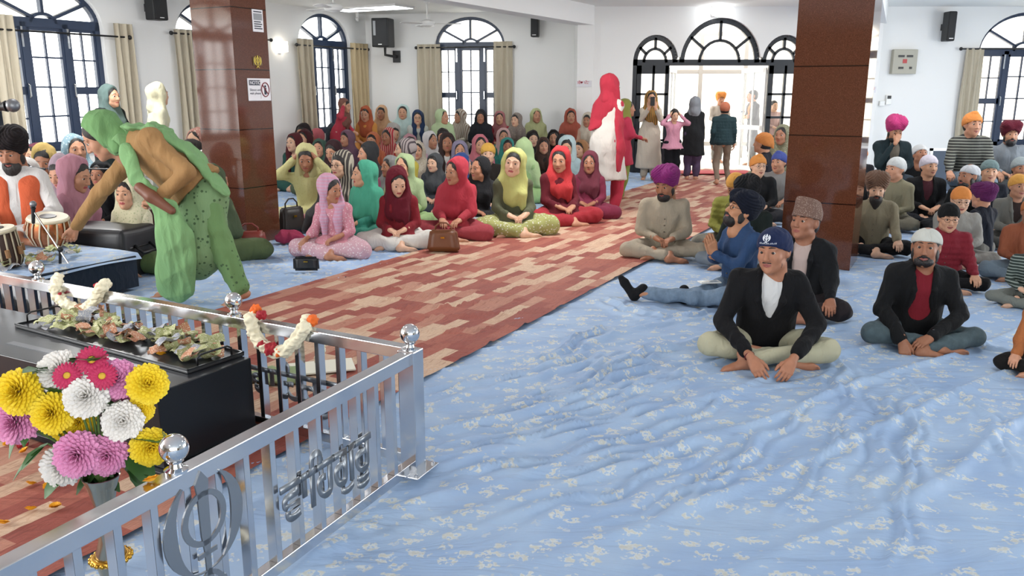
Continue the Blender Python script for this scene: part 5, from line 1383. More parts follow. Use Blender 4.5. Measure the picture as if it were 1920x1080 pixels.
# praying man with one leg stretched out
at = (1.83, 6.55); fz = -72
LF = local_frame(at, fz)
J = pose_joints('sit', -.02, 0, False, 'pray')
J['knR'] = Vector(LF(PZ(1300, 556, .10))); J['anR'] = Vector(LF(PZ(1185, 548, .08))); J['ftR'] = Vector(LF(PZ(1137, 528, .16))) - J['anR']; J['fuR'] = Vector((0, -.5, 1))
J['ftR'] = (J['anR'] - J['knR']).normalized() * .5 + Vector((0, 0, .75)); J['fuR'] = -(J['anR'] - J['knR']).normalized() * .8 + Vector((0, 0, .5))
J['knL'] = Vector((-.34, .36, .13)); J['anL'] = Vector((-.02, .52, .07)); J['ftL'] = Vector((.55, .85, -.05)); J['fuL'] = Vector((-.5, -.1, .85))
hero4 = person('man in navy turban and blue jacket praying with one leg stretched out', 1425, 365, J=J, at=at, f=fz, hy=-4, hp=-22, fem=False, gear='turban', gcol='#141a2a', beard='full', glasses=True,
               top='#2b4a74', legs='#6b8299', lpat='denim', socks='#17181b', collar=1, skin='#b5805f', hs=1.1, seed=307, lod=0, hand='flat', s=.96)
r_, J_, Mh_, hs_ = hero4
mb = MB()
for d in 'RL':
    wr = J_['wr' + d]; e = J_['el' + d]; mb.tube([wr + (e - wr) * t for t in (.0, .16)], .037, 12)
mb.build('shirt_cuff', fabric('#c3c8dc'), r_, smooth='auto')
# the woman bending over the stage
at = (-2.45, 6.5); fz = -90; LF = local_frame(at, fz)
g3 = lambda px, py, Y: Vector(LF(PY(px, py, Y)))
J = {}
J.update(pel=g3(385, 365, 6.5), waist=g3(340, 320, 6.5), chest=g3(290, 285, 6.5), neck=g3(240, 268, 6.5), head=g3(192, 266, 6.5),
         shR=g3(245, 295, 6.68), shL=g3(282, 262, 6.32), elR=g3(185, 365, 6.72), wrR=g3(140, 428, 6.66), elL=g3(350, 322, 6.22), wrL=g3(292, 378, 6.2),
         hipR=g3(370, 385, 6.6), hipL=g3(390, 385, 6.42), knR=g3(345, 468, 6.62), anR=g3(322, 540, 6.62), knL=g3(412, 460, 6.38), anL=g3(450, 545, 6.36),
         hdR=Vector((-.1, .4, -1)), pnR=Vector((-1, -.2, 0)), hdL=Vector((.1, .75, .0)), pnL=Vector((.3, 0, -1)), ftR=Vector((.0, 1, -.1)), ftL=Vector((-.35, .9, -.35)), R=Matrix.Rotation(-.9, 3, 'X'))
J['top_off'] = J['head'] + Vector((0, 0, .14))
hero5 = person('woman in mustard cardigan and green suit bending over the stage', 200, 212, pose='stand', at=at, f=fz, hp=34, hy=24, fem=True, J=J, top='#a97f48', legs='#6f9a5c', scarf='#6fa362', scarf_style='none',
               hs=1.32, seed=309, lod=0, longhair=False, open_face=1.3, sleeve=1.0, xt=lambda g, q: (g.flat(q('chest'), q('pel'), .20, .25, q('shR') - q('shL'), .84, k=.06), g.plane(q('pel') * .75 + q('waist') * .25, (q('pel') - q('waist')) / np.linalg.norm(q('pel') - q('waist')))), bulk=1.25, kurta=None, hand=('grip', 'grip'), skin='#b5856a', hair='#1d1512', s=1.0, Jov=None, noparts=True)
r_ = hero5[0]; rng = np.random.default_rng(77)
q = lambda n: A3(*J[n])
g = SDF(); sx = J['shR'] - J['shL']
g.flat(q('waist'), q('pel'), .12, .19, sx, .8, k=.05).flat(q('pel'), A3(*g3(368, 455, 6.5)), .20, .30, sx, .78, k=.06)
me_o = sdf_obj('kurta', g, .012, fabric('#7fa771', 'dots', '#4c6b46', .8), r_, rng, .012, 18)
def ribbon(g, pts, ws, side, fl):
    for i in range(len(pts) - 1): g.flat(pts[i], pts[i + 1], ws[i], ws[i + 1], side, fl, k=.02)
g = SDF()       # the dupatta: over the back, across the chest and hanging down in front
wd = A3(*(Vector(LF((-2.45, 7.5, 0))) - Vector(LF((-2.45, 6.5, 0)))))
ribbon(g, [A3(*g3(248, 238, 6.45)), A3(*g3(300, 244, 6.42)), A3(*g3(362, 288, 6.40)), A3(*g3(412, 350, 6.40))], [.09, .10, .11, .10], wd, .30)
g.ell(A3(*g3(232, 268, 6.5)), (.13, .13, .10), k=.05)
ax = A3(*(g3(200, 330, 6.3) - g3(160, 300, 6.3)))
ribbon(g, [A3(*g3(238, 285, 6.32)), A3(*g3(255, 330, 6.24)), A3(*g3(285, 368, 6.18)), A3(*g3(312, 398, 6.16))], [.07, .06, .06, .07], A3(0, -1, .6), .5)
ribbon(g, [A3(*g3(312, 395, 6.16)), A3(*g3(326, 440, 6.16)), A3(*g3(330, 490, 6.2)), A3(*g3(328, 535, 6.24))], [.10, .14, .15, .15], A3(0, 1, 0), .35)
sdf_obj('dupatta', g, .009, fabric('#7db070'), r_, rng, .014, 34, (1.2, 1.2, .3))
g = SDF(); g.chain([A3(*g3(322, 395, 6.12)), A3(*g3(283, 368, 6.12)), A3(*g3(262, 352, 6.14))], [.03, .045, .04], k=.02)
sdf_obj('purse', g, .009, mat('brown_leather', '#6e4330', .5), r_)
g = SDF()     # near-side trouser hems
for d in 'RL': g.cap(q('kn' + d), q('an' + d) + A3(0, 0, .04), .105, .078, k=.03)
sdf_obj('trouser_leg', g, .012, fabric('#6f9a5c', 'dots', '#4c6b46', .8), r_, rng, .008, 24)
# the tabla player on the stage
J = pose_joints('sit', .06, 0, False, 'front', wrR=(.20, .40, .22), elR=(.28, .14, .26), wrL=(-.20, .40, .22), elL=(-.30, .14, .26), hdR=(-.2, 1, -.2), hdL=(.2, 1, -.2))
hero6 = person('drummer in black turban, orange waistcoat and white kurta sitting on the stage', 10, 241, Y=7.35, f=15, hy=-10, hp=18, fem=False, J=J, z0=.335, gear='turban', gcol='#1b1416', beard='long', top='#d6d4d2', legs='#d6d4d2', hs=1.22, seed=311, lod=0, skin='#9c6a50', bulk=1.05)
r_, J_, Mh_, hs_ = hero6
g = SDF(); c0, c1, c2 = (A3(*J_[n]) for n in ('pel', 'chest', 'neck')); sx = J_['shR'] - J_['shL']
for sg in (-1, 1):
    o = A3(sg * .09, .04, 0); g.flat(c0 + o + A3(0, 0, .03), c1 + o, .115, .115, sx, 1.0, k=.04).cap(c1 + o, A3(*J_['shR' if sg > 0 else 'shL']) + A3(-sg * .035, .0, .0), .10, .075, k=.05)
g.ell(c1 + A3(0, .16, -.02), (.035, .12, .3), k=.02, op='s')
sdf_obj('waistcoat', g, .012, fabric('#d85a24'), r_, np.random.default_rng(5), .006, 25)
# the crimson dupatta of the woman walking up the aisle
r_, J, Mh_, hs_, rz_, loc_, s_ = PBY[161]
g = SDF(); q = lambda n: A3(*J[n])
g.cap(q('shL') + A3(.04, -.02, .02), q('shR') + A3(0, -.02, .01), .078, .075, k=.05).cap(q('neck'), A3(*J['head']) + A3(0, -.04, 0), .10, .11, k=.05).flat(q('neck') + A3(0, -.05, 0), q('chest') + A3(-.05, -.075, .0), .12, .12, A3(1, 0, 0), .5, k=.05)
ribbon(g, [q('shR') + A3(.02, -.03, 0), q('elR') + A3(.06, -.07, .05), q('elR') + A3(.11, -.10, -.25), q('elR') + A3(.10, -.12, -.5)], [.07, .085, .09, .07], A3(0, 1, 0), .35)
ribbon(g, [q('shL') + A3(.0, -.06, 0), q('chest') + A3(-.10, -.12, -.12), q('waist') + A3(-.13, -.14, 0)], [.07, .09, .06], A3(1, 0, 0), .3)
sdf_obj('dupatta', g, .014, fabric('#c2203c'), r_, np.random.default_rng(9), .016, 26, (1, 1, .4))
# ============================================================ steel railing, donation box, flowers
def steel():
    s = NT('brushed_steel'); tc = s.n('ShaderNodeTexCoord')
    s.b.inputs['Base Color'].default_value = (.62, .63, .65, 1); s.b.inputs['Metallic'].default_value = 1.0
    nz = s.n('ShaderNodeTexNoise', Scale=7.0, Detail=3.0); s.l(tc.outputs['Object'], nz.inputs['Vector'])
    r = s.ramp(nz.outputs[0], [(.3, (.10, .10, .10)), (.7, (.24, .24, .24))]); s.l(r.outputs[0], s.b.inputs['Roughness'])
    s.bump(nz.outputs[0], .05, .01)
    return s.m
M_RAIL = steel()
M_PLATE = mat('satin_steel_plate', '#8c9196', .38, .9)
M_CHROME = mat('mirror_chrome', '#d6d8da', .04, 1.0)
FC = Vector((-.413, 3.396, 0)); FF = Vector((.4226, .9063, 0)).normalized(); FN = Vector((FF.y, -FF.x, 0))   # FN points outwards (to the right)
GF = Vector((-.8729, .4879, 0)).normalized(); GN = Vector((GF.y, -GF.x, 0))                                   # far section runs along GF, GN outwards
RZ = .584
def gurmukhi(name, text, M, h, parent, m, ext=.006, width=None, bold=.008):
    cu = bpy.data.curves.new(name, 'FONT'); cu.body = text; cu.size = 1.0; cu.extrude = .0; cu.offset = bold
    tmp = bpy.data.objects.new(name + '_tmp', cu); COL.objects.link(tmp)
    me = bpy.data.meshes.new_from_object(tmp.evaluated_get(bpy.context.evaluated_depsgraph_get()))
    bpy.data.objects.remove(tmp); bpy.data.curves.remove(cu)
    bm = bmesh.new(); bm.from_mesh(me)
    xs = [v.co.x for v in bm.verts]; ys = [v.co.y for v in bm.verts]
    sy = h / (max(ys) - min(ys)); sx = (width / (max(xs) - min(xs))) if width else sy
    x0, y0 = min(xs), min(ys)
    for v in bm.verts: v.co = Vector(((v.co.x - x0) * sx, (v.co.y - y0) * sy, 0))
    if ext:
        r = bmesh.ops.extrude_face_region(bm, geom=bm.faces[:])
        for v in [g for g in r['geom'] if isinstance(g, bmesh.types.BMVert)]: v.co.z += ext
    for v in bm.verts: v.co = M @ v.co
    bm.to_mesh(me); bm.free(); me.name = name
    me.materials.clear(); me.materials.append(m)
    o = bpy.data.objects.new(name, me); COL.objects.link(o)
    if parent: o.parent = parent
    return o
def railing(name, O, D, N, L, label, balls, bal0, gap, z0=.045):
    r = empty(name, O, 0, label, 'railing')
    M = frame_M((0, 0, 0), D, N, UP)
    mb = MB(); mb.box((0, -.028, RZ - .055), (L, .028, RZ), M, bev=.003); mb.build('top_rail', M_RAIL, r)
    mb = MB(); mb.box((0, -.02, z0), (L, .02, z0 + .045), M, bev=.003); mb.build('bottom_rail', M_RAIL, r)
    t = bal0
    while t < L - .02:
        mb = MB(); mb.box((t - .013, -.02, z0 + .045), (t + .013, .02, RZ - .055), M, bev=.002); mb.build('baluster', M_RAIL, r); t += gap
    for t, post in balls:
        if post:
            mb = MB(); mb.box((t - .04, -.04, 0), (t + .04, .04, RZ + .004), M, bev=.004); p = mb.build('post', M_RAIL, r)
            mb = MB(); mb.box((t - .09, -.075, 0.035), (t + .09, .075, .047), M, bev=.003)
            for a in (-.07, .07): mb.lathe([(.008, .047), (.008, .055), (.003, .058)], 8, M @ Matrix.Translation((t + a, .055, 0)))
            mb.build('base_plate', M_RAIL, p)
        mb = MB(); mb.lathe([(.034, RZ), (.034, RZ + .008), (.02, RZ + .014), (.016, RZ + .026), (.024, RZ + .032), (.014, RZ + .038)], 20, M @ Matrix.Translation((t, 0, 0)))
        mb.ball(M @ Vector((t, 0, RZ + .072)), .042, 24); mb.build('ball_finial', M_CHROME, r, smooth='auto')
    return r
front = railing('steel_railing', FC - FF * .04, -FF, FN, 2.6, 'polished steel railing with emblem and lettering, running from the corner post towards the camera', [(.0, True), (1.27, False)], .165, .121)
Mf = lambda t, z, n=.024: FC - FF * t + FN * n + Vector((0, 0, z))
# emblem and lettering plates on its outer face
def on_front(px, py, n=.03): return PP(px, py, FC + FN * n, FN)
e1 = on_front(385, 990); Me = frame_M(e1 - (FC - FF * .04), FF, UP, FN)
mb = MB(); khanda_geo(mb, Me, .37, .006); mb.build('khanda_emblem', M_PLATE, front)
a_ = on_front(524, 925); b_ = on_front(692, 790)
wid = (b_ - a_).dot(FF); zlo = min(a_.z, b_.z)
o_ = a_ - (FC - FF * .04); z_lo = on_front(560, 925).z
gurmukhi('lettering', 'ਵਾਿਹਗੁਰੂ', frame_M(Vector((o_.x, o_.y, .15)), FF, UP, FN), .27, front, M_PLATE, .006, wid, .022)
far = railing('steel_railing', FC + GF * .05, GF, GN, 4.6, 'polished steel railing across the far side of the donation box, carrying two garlands', [(1.03, False), (2.62, False)], .12, .124)
gurmukhi('lettering', 'ਵਾਿਹਗੁਰੂ', frame_M(GF * .36 + GN * .024 + Vector((0, 0, .13)), -GF, UP, GN) @ Matrix.Translation((-.62, 0, 0)), .26, far, M_PLATE, .006, .62, .022)
# donation box
BD = D1; BW = D2
bc = Vector((-1.487, 3.29, 0)); BL_ = .53; BWD = 2.5; BH = .419
def blackbox():
    s = NT('black_lacquer'); s.b.inputs['Base Color'].default_value = (*lin('#1d2024'), 1); s.b.inputs['Roughness'].default_value = .28; s.b.inputs['Specular IOR Level'].default_value = .28
    tc = s.n('ShaderNodeTexCoord'); nz = s.n('ShaderNodeTexNoise', Scale=3.0); s.l(tc.outputs['Object'], nz.inputs['Vector']); s.bump(nz.outputs[0], .05, .01)
    return s.m
M_BOX = blackbox()
box = empty('donation_box', bc, 0, 'large glossy black donation box standing inside the railing', 'donation box')
MX = frame_M((0, 0, 0), BW, BD, UP)
mb = MB(); mb.box((0, 0, .07), (BWD, BL_, BH), MX, bev=.004); mb.build('body', M_BOX, box)
mb = MB(); mb.box((-.03, -.03, .036), (BWD, BL_ + .03, .07), MX, bev=.003); mb.build('plinth', M_BOX, box)
mb = MB(); mb.box((.9, .12, BH - .001), (1.25, .16, BH + .002), MX); mb.build('coin_slot', mat('slot_edge', '#5a5c60', .3, .8), box)
# tray
T1, T2, T3 = PZ(352, 702, BH), PZ(430, 660, BH), PZ(28, 614, BH)
tx = (T3 - T1); ty = (T2 - T1); TL, TWd = tx.length, ty.length; txn = tx.normalized(); tyn = (ty - txn * ty.dot(txn)).normalized(); TWd = ty.dot(tyn)
tray = empty('tray', T1, 0, 'long flat black tray full of offered banknotes on top of the box', 'tray')
MT = frame_M((0, 0, 0), txn, tyn, UP)
mb = MB(); mb.box((0, 0, .001), (TL, TWd, .012), MT, bev=.002)
for q in (((0, 0, .012), (TL, .008, .022)), ((0, TWd - .008, .012), (TL, TWd, .022)), ((0, 0, .012), (.008, TWd, .022)), ((TL - .008, 0, .012), (TL, TWd, .022))): mb.box(*q, MT)
mb.build('tray_base', mat('tray_black', '#26282b', .3), tray)
for u in (.012, TL - .012):
    mb = MB(); mb.tube([MT @ Vector(p) for p in ((u, TWd * .2, .018), (u, TWd * .2, .055), (u, TWd * .27, .068), (u, TWd * .73, .068), (u, TWd * .8, .055), (u, TWd * .8, .018))], .005, 8); mb.build('handle', M_BLACK, tray, smooth=True)
def note_mat(c1, c2):
    s = NT('printed_note'); tc = s.n('ShaderNodeTexCoord'); v = tc.outputs['Generated']
    nz = s.n('ShaderNodeTexNoise', Scale=9.0, Detail=3.0); s.l(v, nz.inputs['Vector'])
    r = s.ramp(nz.outputs[0], [(.38, lin(c1)), (.5, lin(c2)), (.56, lin(c1)), (.66, lin('#e4e0cc'))])
    s.l(r.outputs[0], s.b.inputs['Base Color']); s.b.inputs['Roughness'].default_value = .75
    return s.m
NOTE_KINDS = [('yellow green', note_mat('#b9b98a', '#8f9a62')), ('pale lavender grey', note_mat('#b4b8bd', '#8a8fa0')), ('orange brown', note_mat('#c49474', '#a8684c'))]
def note_mesh(kind, seed, m):
    r = np.random.default_rng(seed); n1, n2 = 15, 8; W_, H_ = .145, .066
    V = np.zeros((n1, n2, 3)); mode = seed % 3
    for i in range(n1):
        for j in range(n2):
            u = (i / (n1 - 1) - .5); v = (j / (n2 - 1) - .5)
            if mode == 0: x = u * W_ * .85; z = .018 * abs(math.sin(u * 5 + r.uniform(-.02, .02) + seed)) + .008 * math.sin(v * 6 + seed)
            elif mode == 1:   # folded over
                if u < 0: x = (u + .25) * W_ * .9; z = .004 + .016 * (u + .5)
                else: x = (.25 - u) * W_ * .9; z = .020 + .03 * u
            else:             # curled
                a = u * 3.2; x = math.sin(a) * W_ * .3; z = (1 - math.cos(a)) * W_ * .26
            V[i, j] = (x, v * H_ * (1 - .1 * abs(u)), max(.0, z) + .003 + .003 * math.sin(9 * u + 7 * v + seed))
    i = np.arange(n1 * n2).reshape(n1, n2)
    Q = np.stack([i[:-1, :-1], i[1:, :-1], i[1:, 1:], i[:-1, 1:]], -1).reshape(-1, 4)
    return np_mesh('banknote', V.reshape(-1, 3), Q, m)
NOTES = [[note_mesh(k, 10 * k + q, NOTE_KINDS[k][1]) for q in range(6)] for k in range(3)]
rn = random.Random(4)
def drop_note(p, k, where, grp, tilt=.35, sc=1.0):
    o = bpy.data.objects.new('banknote', NOTES[k][rn.randrange(6)]); COL.objects.link(o)
    o.location = p; o.rotation_euler = (rn.uniform(-tilt, tilt), rn.uniform(-tilt, tilt), rn.uniform(0, 6.28)); o.scale = (sc,) * 3
    tag(o, 'crumpled %s banknote lying %s' % (NOTE_KINDS[k][0], where), 'banknote', '%s %s' % (NOTE_KINDS[k][0], grp))
for i in range(95):
    t = (i + .5) / 95; u = TL * (.10 + .84 * t) + rn.uniform(-.05, .05); u = TL - u
    heap = max(0, math.sin(t * math.pi * 3 + .4)) * .03
    w = TWd * rn.uniform(.22, .88) + (TWd * .1 if t > .5 else 0)
    w = min(w, TWd * .92)
    drop_note(T1 + MT.to_3x3() @ Vector((max(.06, min(TL - .08, u)), w, 0)) + Vector((0, 0, .016 + rn.uniform(0, 1) * (.02 + heap))), rn.choices((0, 1, 2), (5, 3, 2.4))[0], 'in the heap on the black tray', 'banknotes on the tray', .45)
# ---- garlands
M_PETAL_W = mat('jasmine_cream', '#e3dcc0', .8); M_RED = mat('red_petal', '#9c1524', .7); M_ORG = mat('orange_petal', '#e0671c', .7); M_MARI = mat('marigold_petal', '#eda81c', .7)
def garland(pts, r, label, beads):
    root = empty('garland', pts[0], 0, label, 'garland'); o = Vector(pts[0])
    g = SDF(); P = [A3(*(Vector(p) - o)) for p in pts]
    for a, b in zip(P[:-1], P[1:]): g.cap(a, b, r, r, k=.01)
    rg = np.random.default_rng(int(r * 1e4))
    def fn(V, Q):
        N = vnormals(V, Q); d = np.zeros(len(V))
        for i in range(10):
            k = rg.normal(size=3); k /= np.linalg.norm(k); d += np.sin(V @ k * rg.uniform(180, 420) + rg.uniform(0, 6))
        return V + N * (d / 10 * .016)[:, None]
    sdf_obj('flower_string', g, .0045, M_PETAL_W, root, fn=fn)
    for p, m, br, nm in beads:
        b = SDF(); b.ell(A3(*(Vector(p) - o)), (br, br, br * .9), k=0)
        sdf_obj(nm, b, .005, m, root, fn=fn)
    return root
gp = lambda px, py, n=-.05: PP(px, py, FC + GN * n, GN)
bez = lambda ps, n=14: [sum((Vector(p) * math.comb(len(ps) - 1, i) * (1 - t) ** (len(ps) - 1 - i) * t ** i for i, p in enumerate(ps)), Vector()) for t in [k / (n - 1) for k in range(n)]]
g2 = [gp(479, 582, .0), gp(470, 600), gp(476, 622), gp(490, 645), gp(512, 660), gp(535, 658), gp(553, 640), gp(570, 615), gp(580, 600, .0)]
garland([gp(479, 590, .035)] + g2[1:-1] + [gp(578, 600, .035)], .028, 'cream garland with red and orange tufts, looped over the far railing',
        [(gp(480, 581, .0), M_ORG, .026, 'orange_tuft'), (gp(490, 590, -.02), M_RED, .024, 'red_tuft'), (gp(586, 601, 0), M_ORG, .028, 'orange_tuft'), (gp(509, 655, -.06), M_RED, .034, 'red_tuft'), (gp(525, 660, -.06), M_ORG, .02, 'orange_tuft'), (gp(492, 645, -.06), M_RED, .02, 'red_tuft')])
garland([gp(108, 520, .045), gp(104, 540), gp(108, 556), gp(125, 572), gp(148, 582), gp(168, 575), gp(182, 556), gp(190, 540), gp(198, 532, .045)], .028, 'cream flower garland looped over the railing beside the microphone stand',
        [(gp(182, 536, -.02), M_RED, .018, 'red_tuft'), (gp(112, 552, -.05), M_RED, .014, 'red_tuft')])
# tail ends hanging outside the rail
garland([gp(600, 640, .06), gp(600, 655, .07), gp(598, 675, .07)], .022, 'short cream garland tail hanging outside the railing near the red tufts', [(gp(596, 636, .06), M_ORG, .018, 'orange_tuft')])
# ---- vase and flowers
VC = Vector((-1.25, 2.33, .036))
vase = empty('vase', VC, 0, 'tall silver metal vase with a gold beaded band, holding the bouquet', 'vase')
mb = MB(); prof = [(.07, 0), (.075, .01), (.03, .04), (.025, .09), (.04, .16), (.048, .20), (.03, .26), (.026, .30), (.03, .38), (.042, .44), (.055, .475), (.050, .475), (.03, .38)]
mb.lathe(prof, 28); mb.build('body', mat('tarnished_silver', '#a8a392', .22, 1.0), vase, smooth='auto')
mb = MB(); mb.tube([(.05 * math.cos(a), .05 * math.sin(a), .20) for a in [i * math.pi / 12 for i in range(24)]], .010, 8, closed=True)
for i in range(20): mb.ball((.058 * math.cos(i * .314), .058 * math.sin(i * .314), .20), .008, 8)
mb.build('beaded_band', mat('gold_band', '#d0a040', .18, 1.0), vase, smooth=True)
def pom_mesh(name, R_, m, seed, petals=230, curl=.5, flat=.88):
    r = np.random.default_rng(seed); Vs = []; Qs = []; ga = math.pi * (3 - math.sqrt(5))
    for i in range(petals):
        z = 1 - 1.55 * (i + .5) / petals; th = i * ga; rad = math.sqrt(max(0, 1 - z * z))
        d = Vector((rad * math.cos(th), rad * math.sin(th), z)); t = Vector((-math.sin(th), math.cos(th), 0)); up = d.cross(t)
        L = R_ * r.uniform(.9, 1.07); w = R_ * .13; b = len(Vs)
        bend = up * (curl * R_ * .22)
        for s_, ws in ((.25, .5), (.6, 1.0), (.88, .9), (1.0, .35)):
            c = d * (L * s_) + bend * (s_ ** 2 - .6 * s_ ** 3); c.z *= flat
            Vs += [c - t * w * ws, c + up * (w * .35) * (1 if s_ < .95 else -.2), c + t * w * ws]
        for j in range(3):
            a = b + j * 3; Qs += [(a, a + 1, a + 4, a + 3), (a + 1, a + 2, a + 5, a + 4)]
    return np_mesh(name, np.array([tuple(v) for v in Vs]), np.array(Qs), m)
def petal_mat(name, c, c2):
    s = NT(name); tc = s.n('ShaderNodeTexCoord'); nz = s.n('ShaderNodeTexNoise', Scale=30.0); s.l(tc.outputs['Object'], nz.inputs['Vector'])
    r = s.ramp(nz.outputs[0], [(.35, lin(c)), (.65, lin(c2))]); s.l(r.outputs[0], s.b.inputs['Base Color']); s.b.inputs['Roughness'].default_value = .65
    s.b.inputs['Subsurface Weight'].default_value = .15; s.b.inputs['Subsurface Radius'].default_value = (.02, .02, .02); s.b.inputs['Subsurface Scale'].default_value = .3
    return s.m
PM = {'yellow': petal_mat('yellow_petal', '#f3cf18', '#f7e03a'), 'pink': petal_mat('pink_petal', '#d985b8', '#eaa5cc'), 'white': petal_mat('white_petal', '#ebe8e2', '#f4f2ee'), 'magenta': petal_mat('magenta_petal', '#b01c4c', '#cc3264')}
POM = {c: pom_mesh('petals', 1.0, PM[c], i + 1) for i, c in enumerate(('yellow', 'pink', 'white'))}
def daisy_mesh():
    Vs = []; Qs = []
    for ring, (n, r0, r1, z) in enumerate(((22, .3, 1.0, .0), (20, .28, .88, .10), (16, .25, .68, .2))):
        for i in range(n):
            a = 2 * math.pi * (i + ring * .5) / n; d = Vector((math.cos(a), math.sin(a), 0)); t = Vector((-math.sin(a), math.cos(a), 0)); b = len(Vs); w = .14
            for s_, ws, zz in ((r0, .5, z), ((r0 + r1) / 2, 1, z + .14), (r1, .5, z + .05)):
                c = d * s_ + Vector((0, 0, zz)); Vs += [c - t * w * ws, c + Vector((0, 0, .04)), c + t * w * ws]
            for j in range(2):
                q = b + j * 3; Qs += [(q, q + 1, q + 4, q + 3), (q + 1, q + 2, q + 5, q + 4)]
    return np_mesh('petals', np.array([tuple(v) for v in Vs]), np.array(Qs), PM['magenta'])
DAI = daisy_mesh()
mb = MB(); mb.ball((0, 0, .16), (.26, .26, .14), 14); DCo = mb.build('flower_center', mat('daisy_centre', '#d8b03c', .8), smooth=True); DC = DCo.data; bpy.data.objects.remove(DCo)
M_STEM = mat('stem_green', '#4d6b2e', .6); M_LEAF = mat('leaf_green', '#3f6a34', .5)
neck = VC + Vector((0, 0, .46))
FL = [('yellow', 37, 735, 39, -.02, 'large yellow chrysanthemum at the far left of the bouquet, above the lilac pink one'), ('pink', 33, 792, 37, -.0, 'lilac pink chrysanthemum low on the left under the large yellow one'),
      ('white', 113, 697, 37, .04, 'white chrysanthemum at the upper left behind the magenta daisy'), ('magenta', 127, 705, 24, -.03, 'magenta daisy in front of the upper white chrysanthemum'),
      ('magenta', 173, 676, 26, .0, 'magenta daisy topmost in the bouquet'), ('magenta', 192, 706, 24, -.02, 'magenta daisy in front of the upper pink chrysanthemum'),
      ('pink', 219, 711, 34, .03, 'pink chrysanthemum at the upper right beside the magenta daisy'), ('white', 162, 743, 37, -.03, 'white chrysanthemum in the centre of the bouquet'),
      ('yellow', 99, 775, 35, -.03, 'yellow chrysanthemum left of the central white one'), ('yellow', 150, 792, 26, .03, 'small yellow chrysanthemum half hidden below the central white one'),
      ('yellow', 277, 720, 34, .0, 'yellow chrysanthemum at the upper right edge'), ('yellow', 262, 768, 24, .03, 'small yellow chrysanthemum under the upper right one'),
      ('pink', 236, 748, 22, .05, 'small pink bloom tucked between white and yellow'), ('white', 230, 789, 34, -.02, 'white chrysanthemum right of the magenta stems'),
      ('yellow', 282, 838, 33, -.0, 'yellow chrysanthemum at the lower right, facing sideways'), ('pink', 146, 852, 39, -.06, 'big pink chrysanthemum low in front'),
      ('pink', 201, 853, 35, -.02, 'pink chrysanthemum beside the big pink one'), ('white', 118, 873, 36, .0, 'white chrysanthemum lowest, behind the big pink one'), ('yellow', 118, 800, 24, .05, 'small yellow bloom behind the left stems')]
for c, px, py, rp, dy, lab in FL:
    p = PY(px, py, 2.36 + dy); dep = p.y * CT + (H_EYE - p.z) * ST; R_ = rp * dep / FPX * 1.12
    fl = empty('daisy' if c == 'magenta' else 'chrysanthemum', p, 0, lab, 'flower', 'flowers of the bouquet in the vase')
    d = (p - (neck + Vector((0, -.0, .1)))); d.y -= .25; d = d.normalized()
    toc = (Vector((0, 0, H_EYE)) - p).normalized(); d = (d * .6 + toc * .6).normalized()
    rot = d.to_track_quat('Z', 'Y').to_matrix().to_4x4()
    o = bpy.data.objects.new('petals', DAI if c == 'magenta' else POM[c]); COL.objects.link(o); o.parent = fl
    o.matrix_basis = rot @ Matrix.Scale(R_ * (1.0), 4)
    if c == 'magenta':
        q = bpy.data.objects.new('flower_center', DC); COL.objects.link(q); q.parent = fl; q.matrix_basis = rot @ Matrix.Scale(R_, 4)
    mb = MB(); b = neck - p; mb.tube(bez([-d * R_ * .3, -d * R_ * 1.2 + Vector((0, 0, -.04)), b + Vector((0, 0, .08)), b - Vector((0, 0, .05))], 8), .004, 6); mb.build('stem', M_STEM, fl, smooth=True)
def leaf_geo(mb, p, d, L, W_, droop=.3):
    d = Vector(d).normalized(); s_ = d.cross(UP).normalized(); n = s_.cross(d); vs = []; fs = []
    K = 7
    for i in range(K):
        t = i / (K - 1); c = Vector(p) + d * L * t - UP * droop * L * t * t; w = W_ * math.sin(math.pi * min(1, t * .93 + .05)) ** .8 * (1 + .15 * (i % 2))
        vs += [c - s_ * w + n * w * .25, c, c + s_ * w + n * w * .25]
    for i in range(K - 1):
        a = i * 3; fs += [(a, a + 1, a + 4, a + 3), (a + 1, a + 2, a + 5, a + 4)]
    mb.add(vs, fs)
rl = random.Random(3)
for i, (px, py, tx_, ty_) in enumerate(((90, 832, 30, 875), (235, 870, 290, 905), (250, 820, 300, 810), (170, 880, 215, 900), (130, 880, 100, 905), (60, 770, 20, 830), (200, 770, 215, 740), (140, 680, 165, 660), (240, 840, 275, 885), (175, 690, 190, 655), (90, 700, 60, 690), (110, 750, 80, 715), (185, 870, 150, 905))):
    p = PY(px, py, 2.38); q = PY(tx_, ty_, 2.34); d = q - p; L = max(.09, d.length * 1.15)
    lf = empty('leaf_sprig', p, 0, None, 'leaf sprig', 'green leaf sprigs of the bouquet'); lf['label'] = 'green leaf sprig sticking out between the flowers of the bouquet'
    mb = MB(); leaf_geo(mb, (0, 0, 0), d, L, .026 + .008 * (i % 3)); leaf_geo(mb, tuple(d * .15), (d.normalized() + Vector((.5, 0, .35))), L * .6, .02); leaf_geo(mb, tuple(d * .1), (d.normalized() + Vector((-.5, .2, -.2))), L * .55, .02)
    mb.build('leaves', M_LEAF, lf, smooth=True)
    mb = MB(); b = neck - p; mb.tube(bez([Vector((0, 0, 0)), b * .5 + Vector((0, .02, 0)), b], 6), .0028, 5); mb.build('stem', M_STEM, lf)
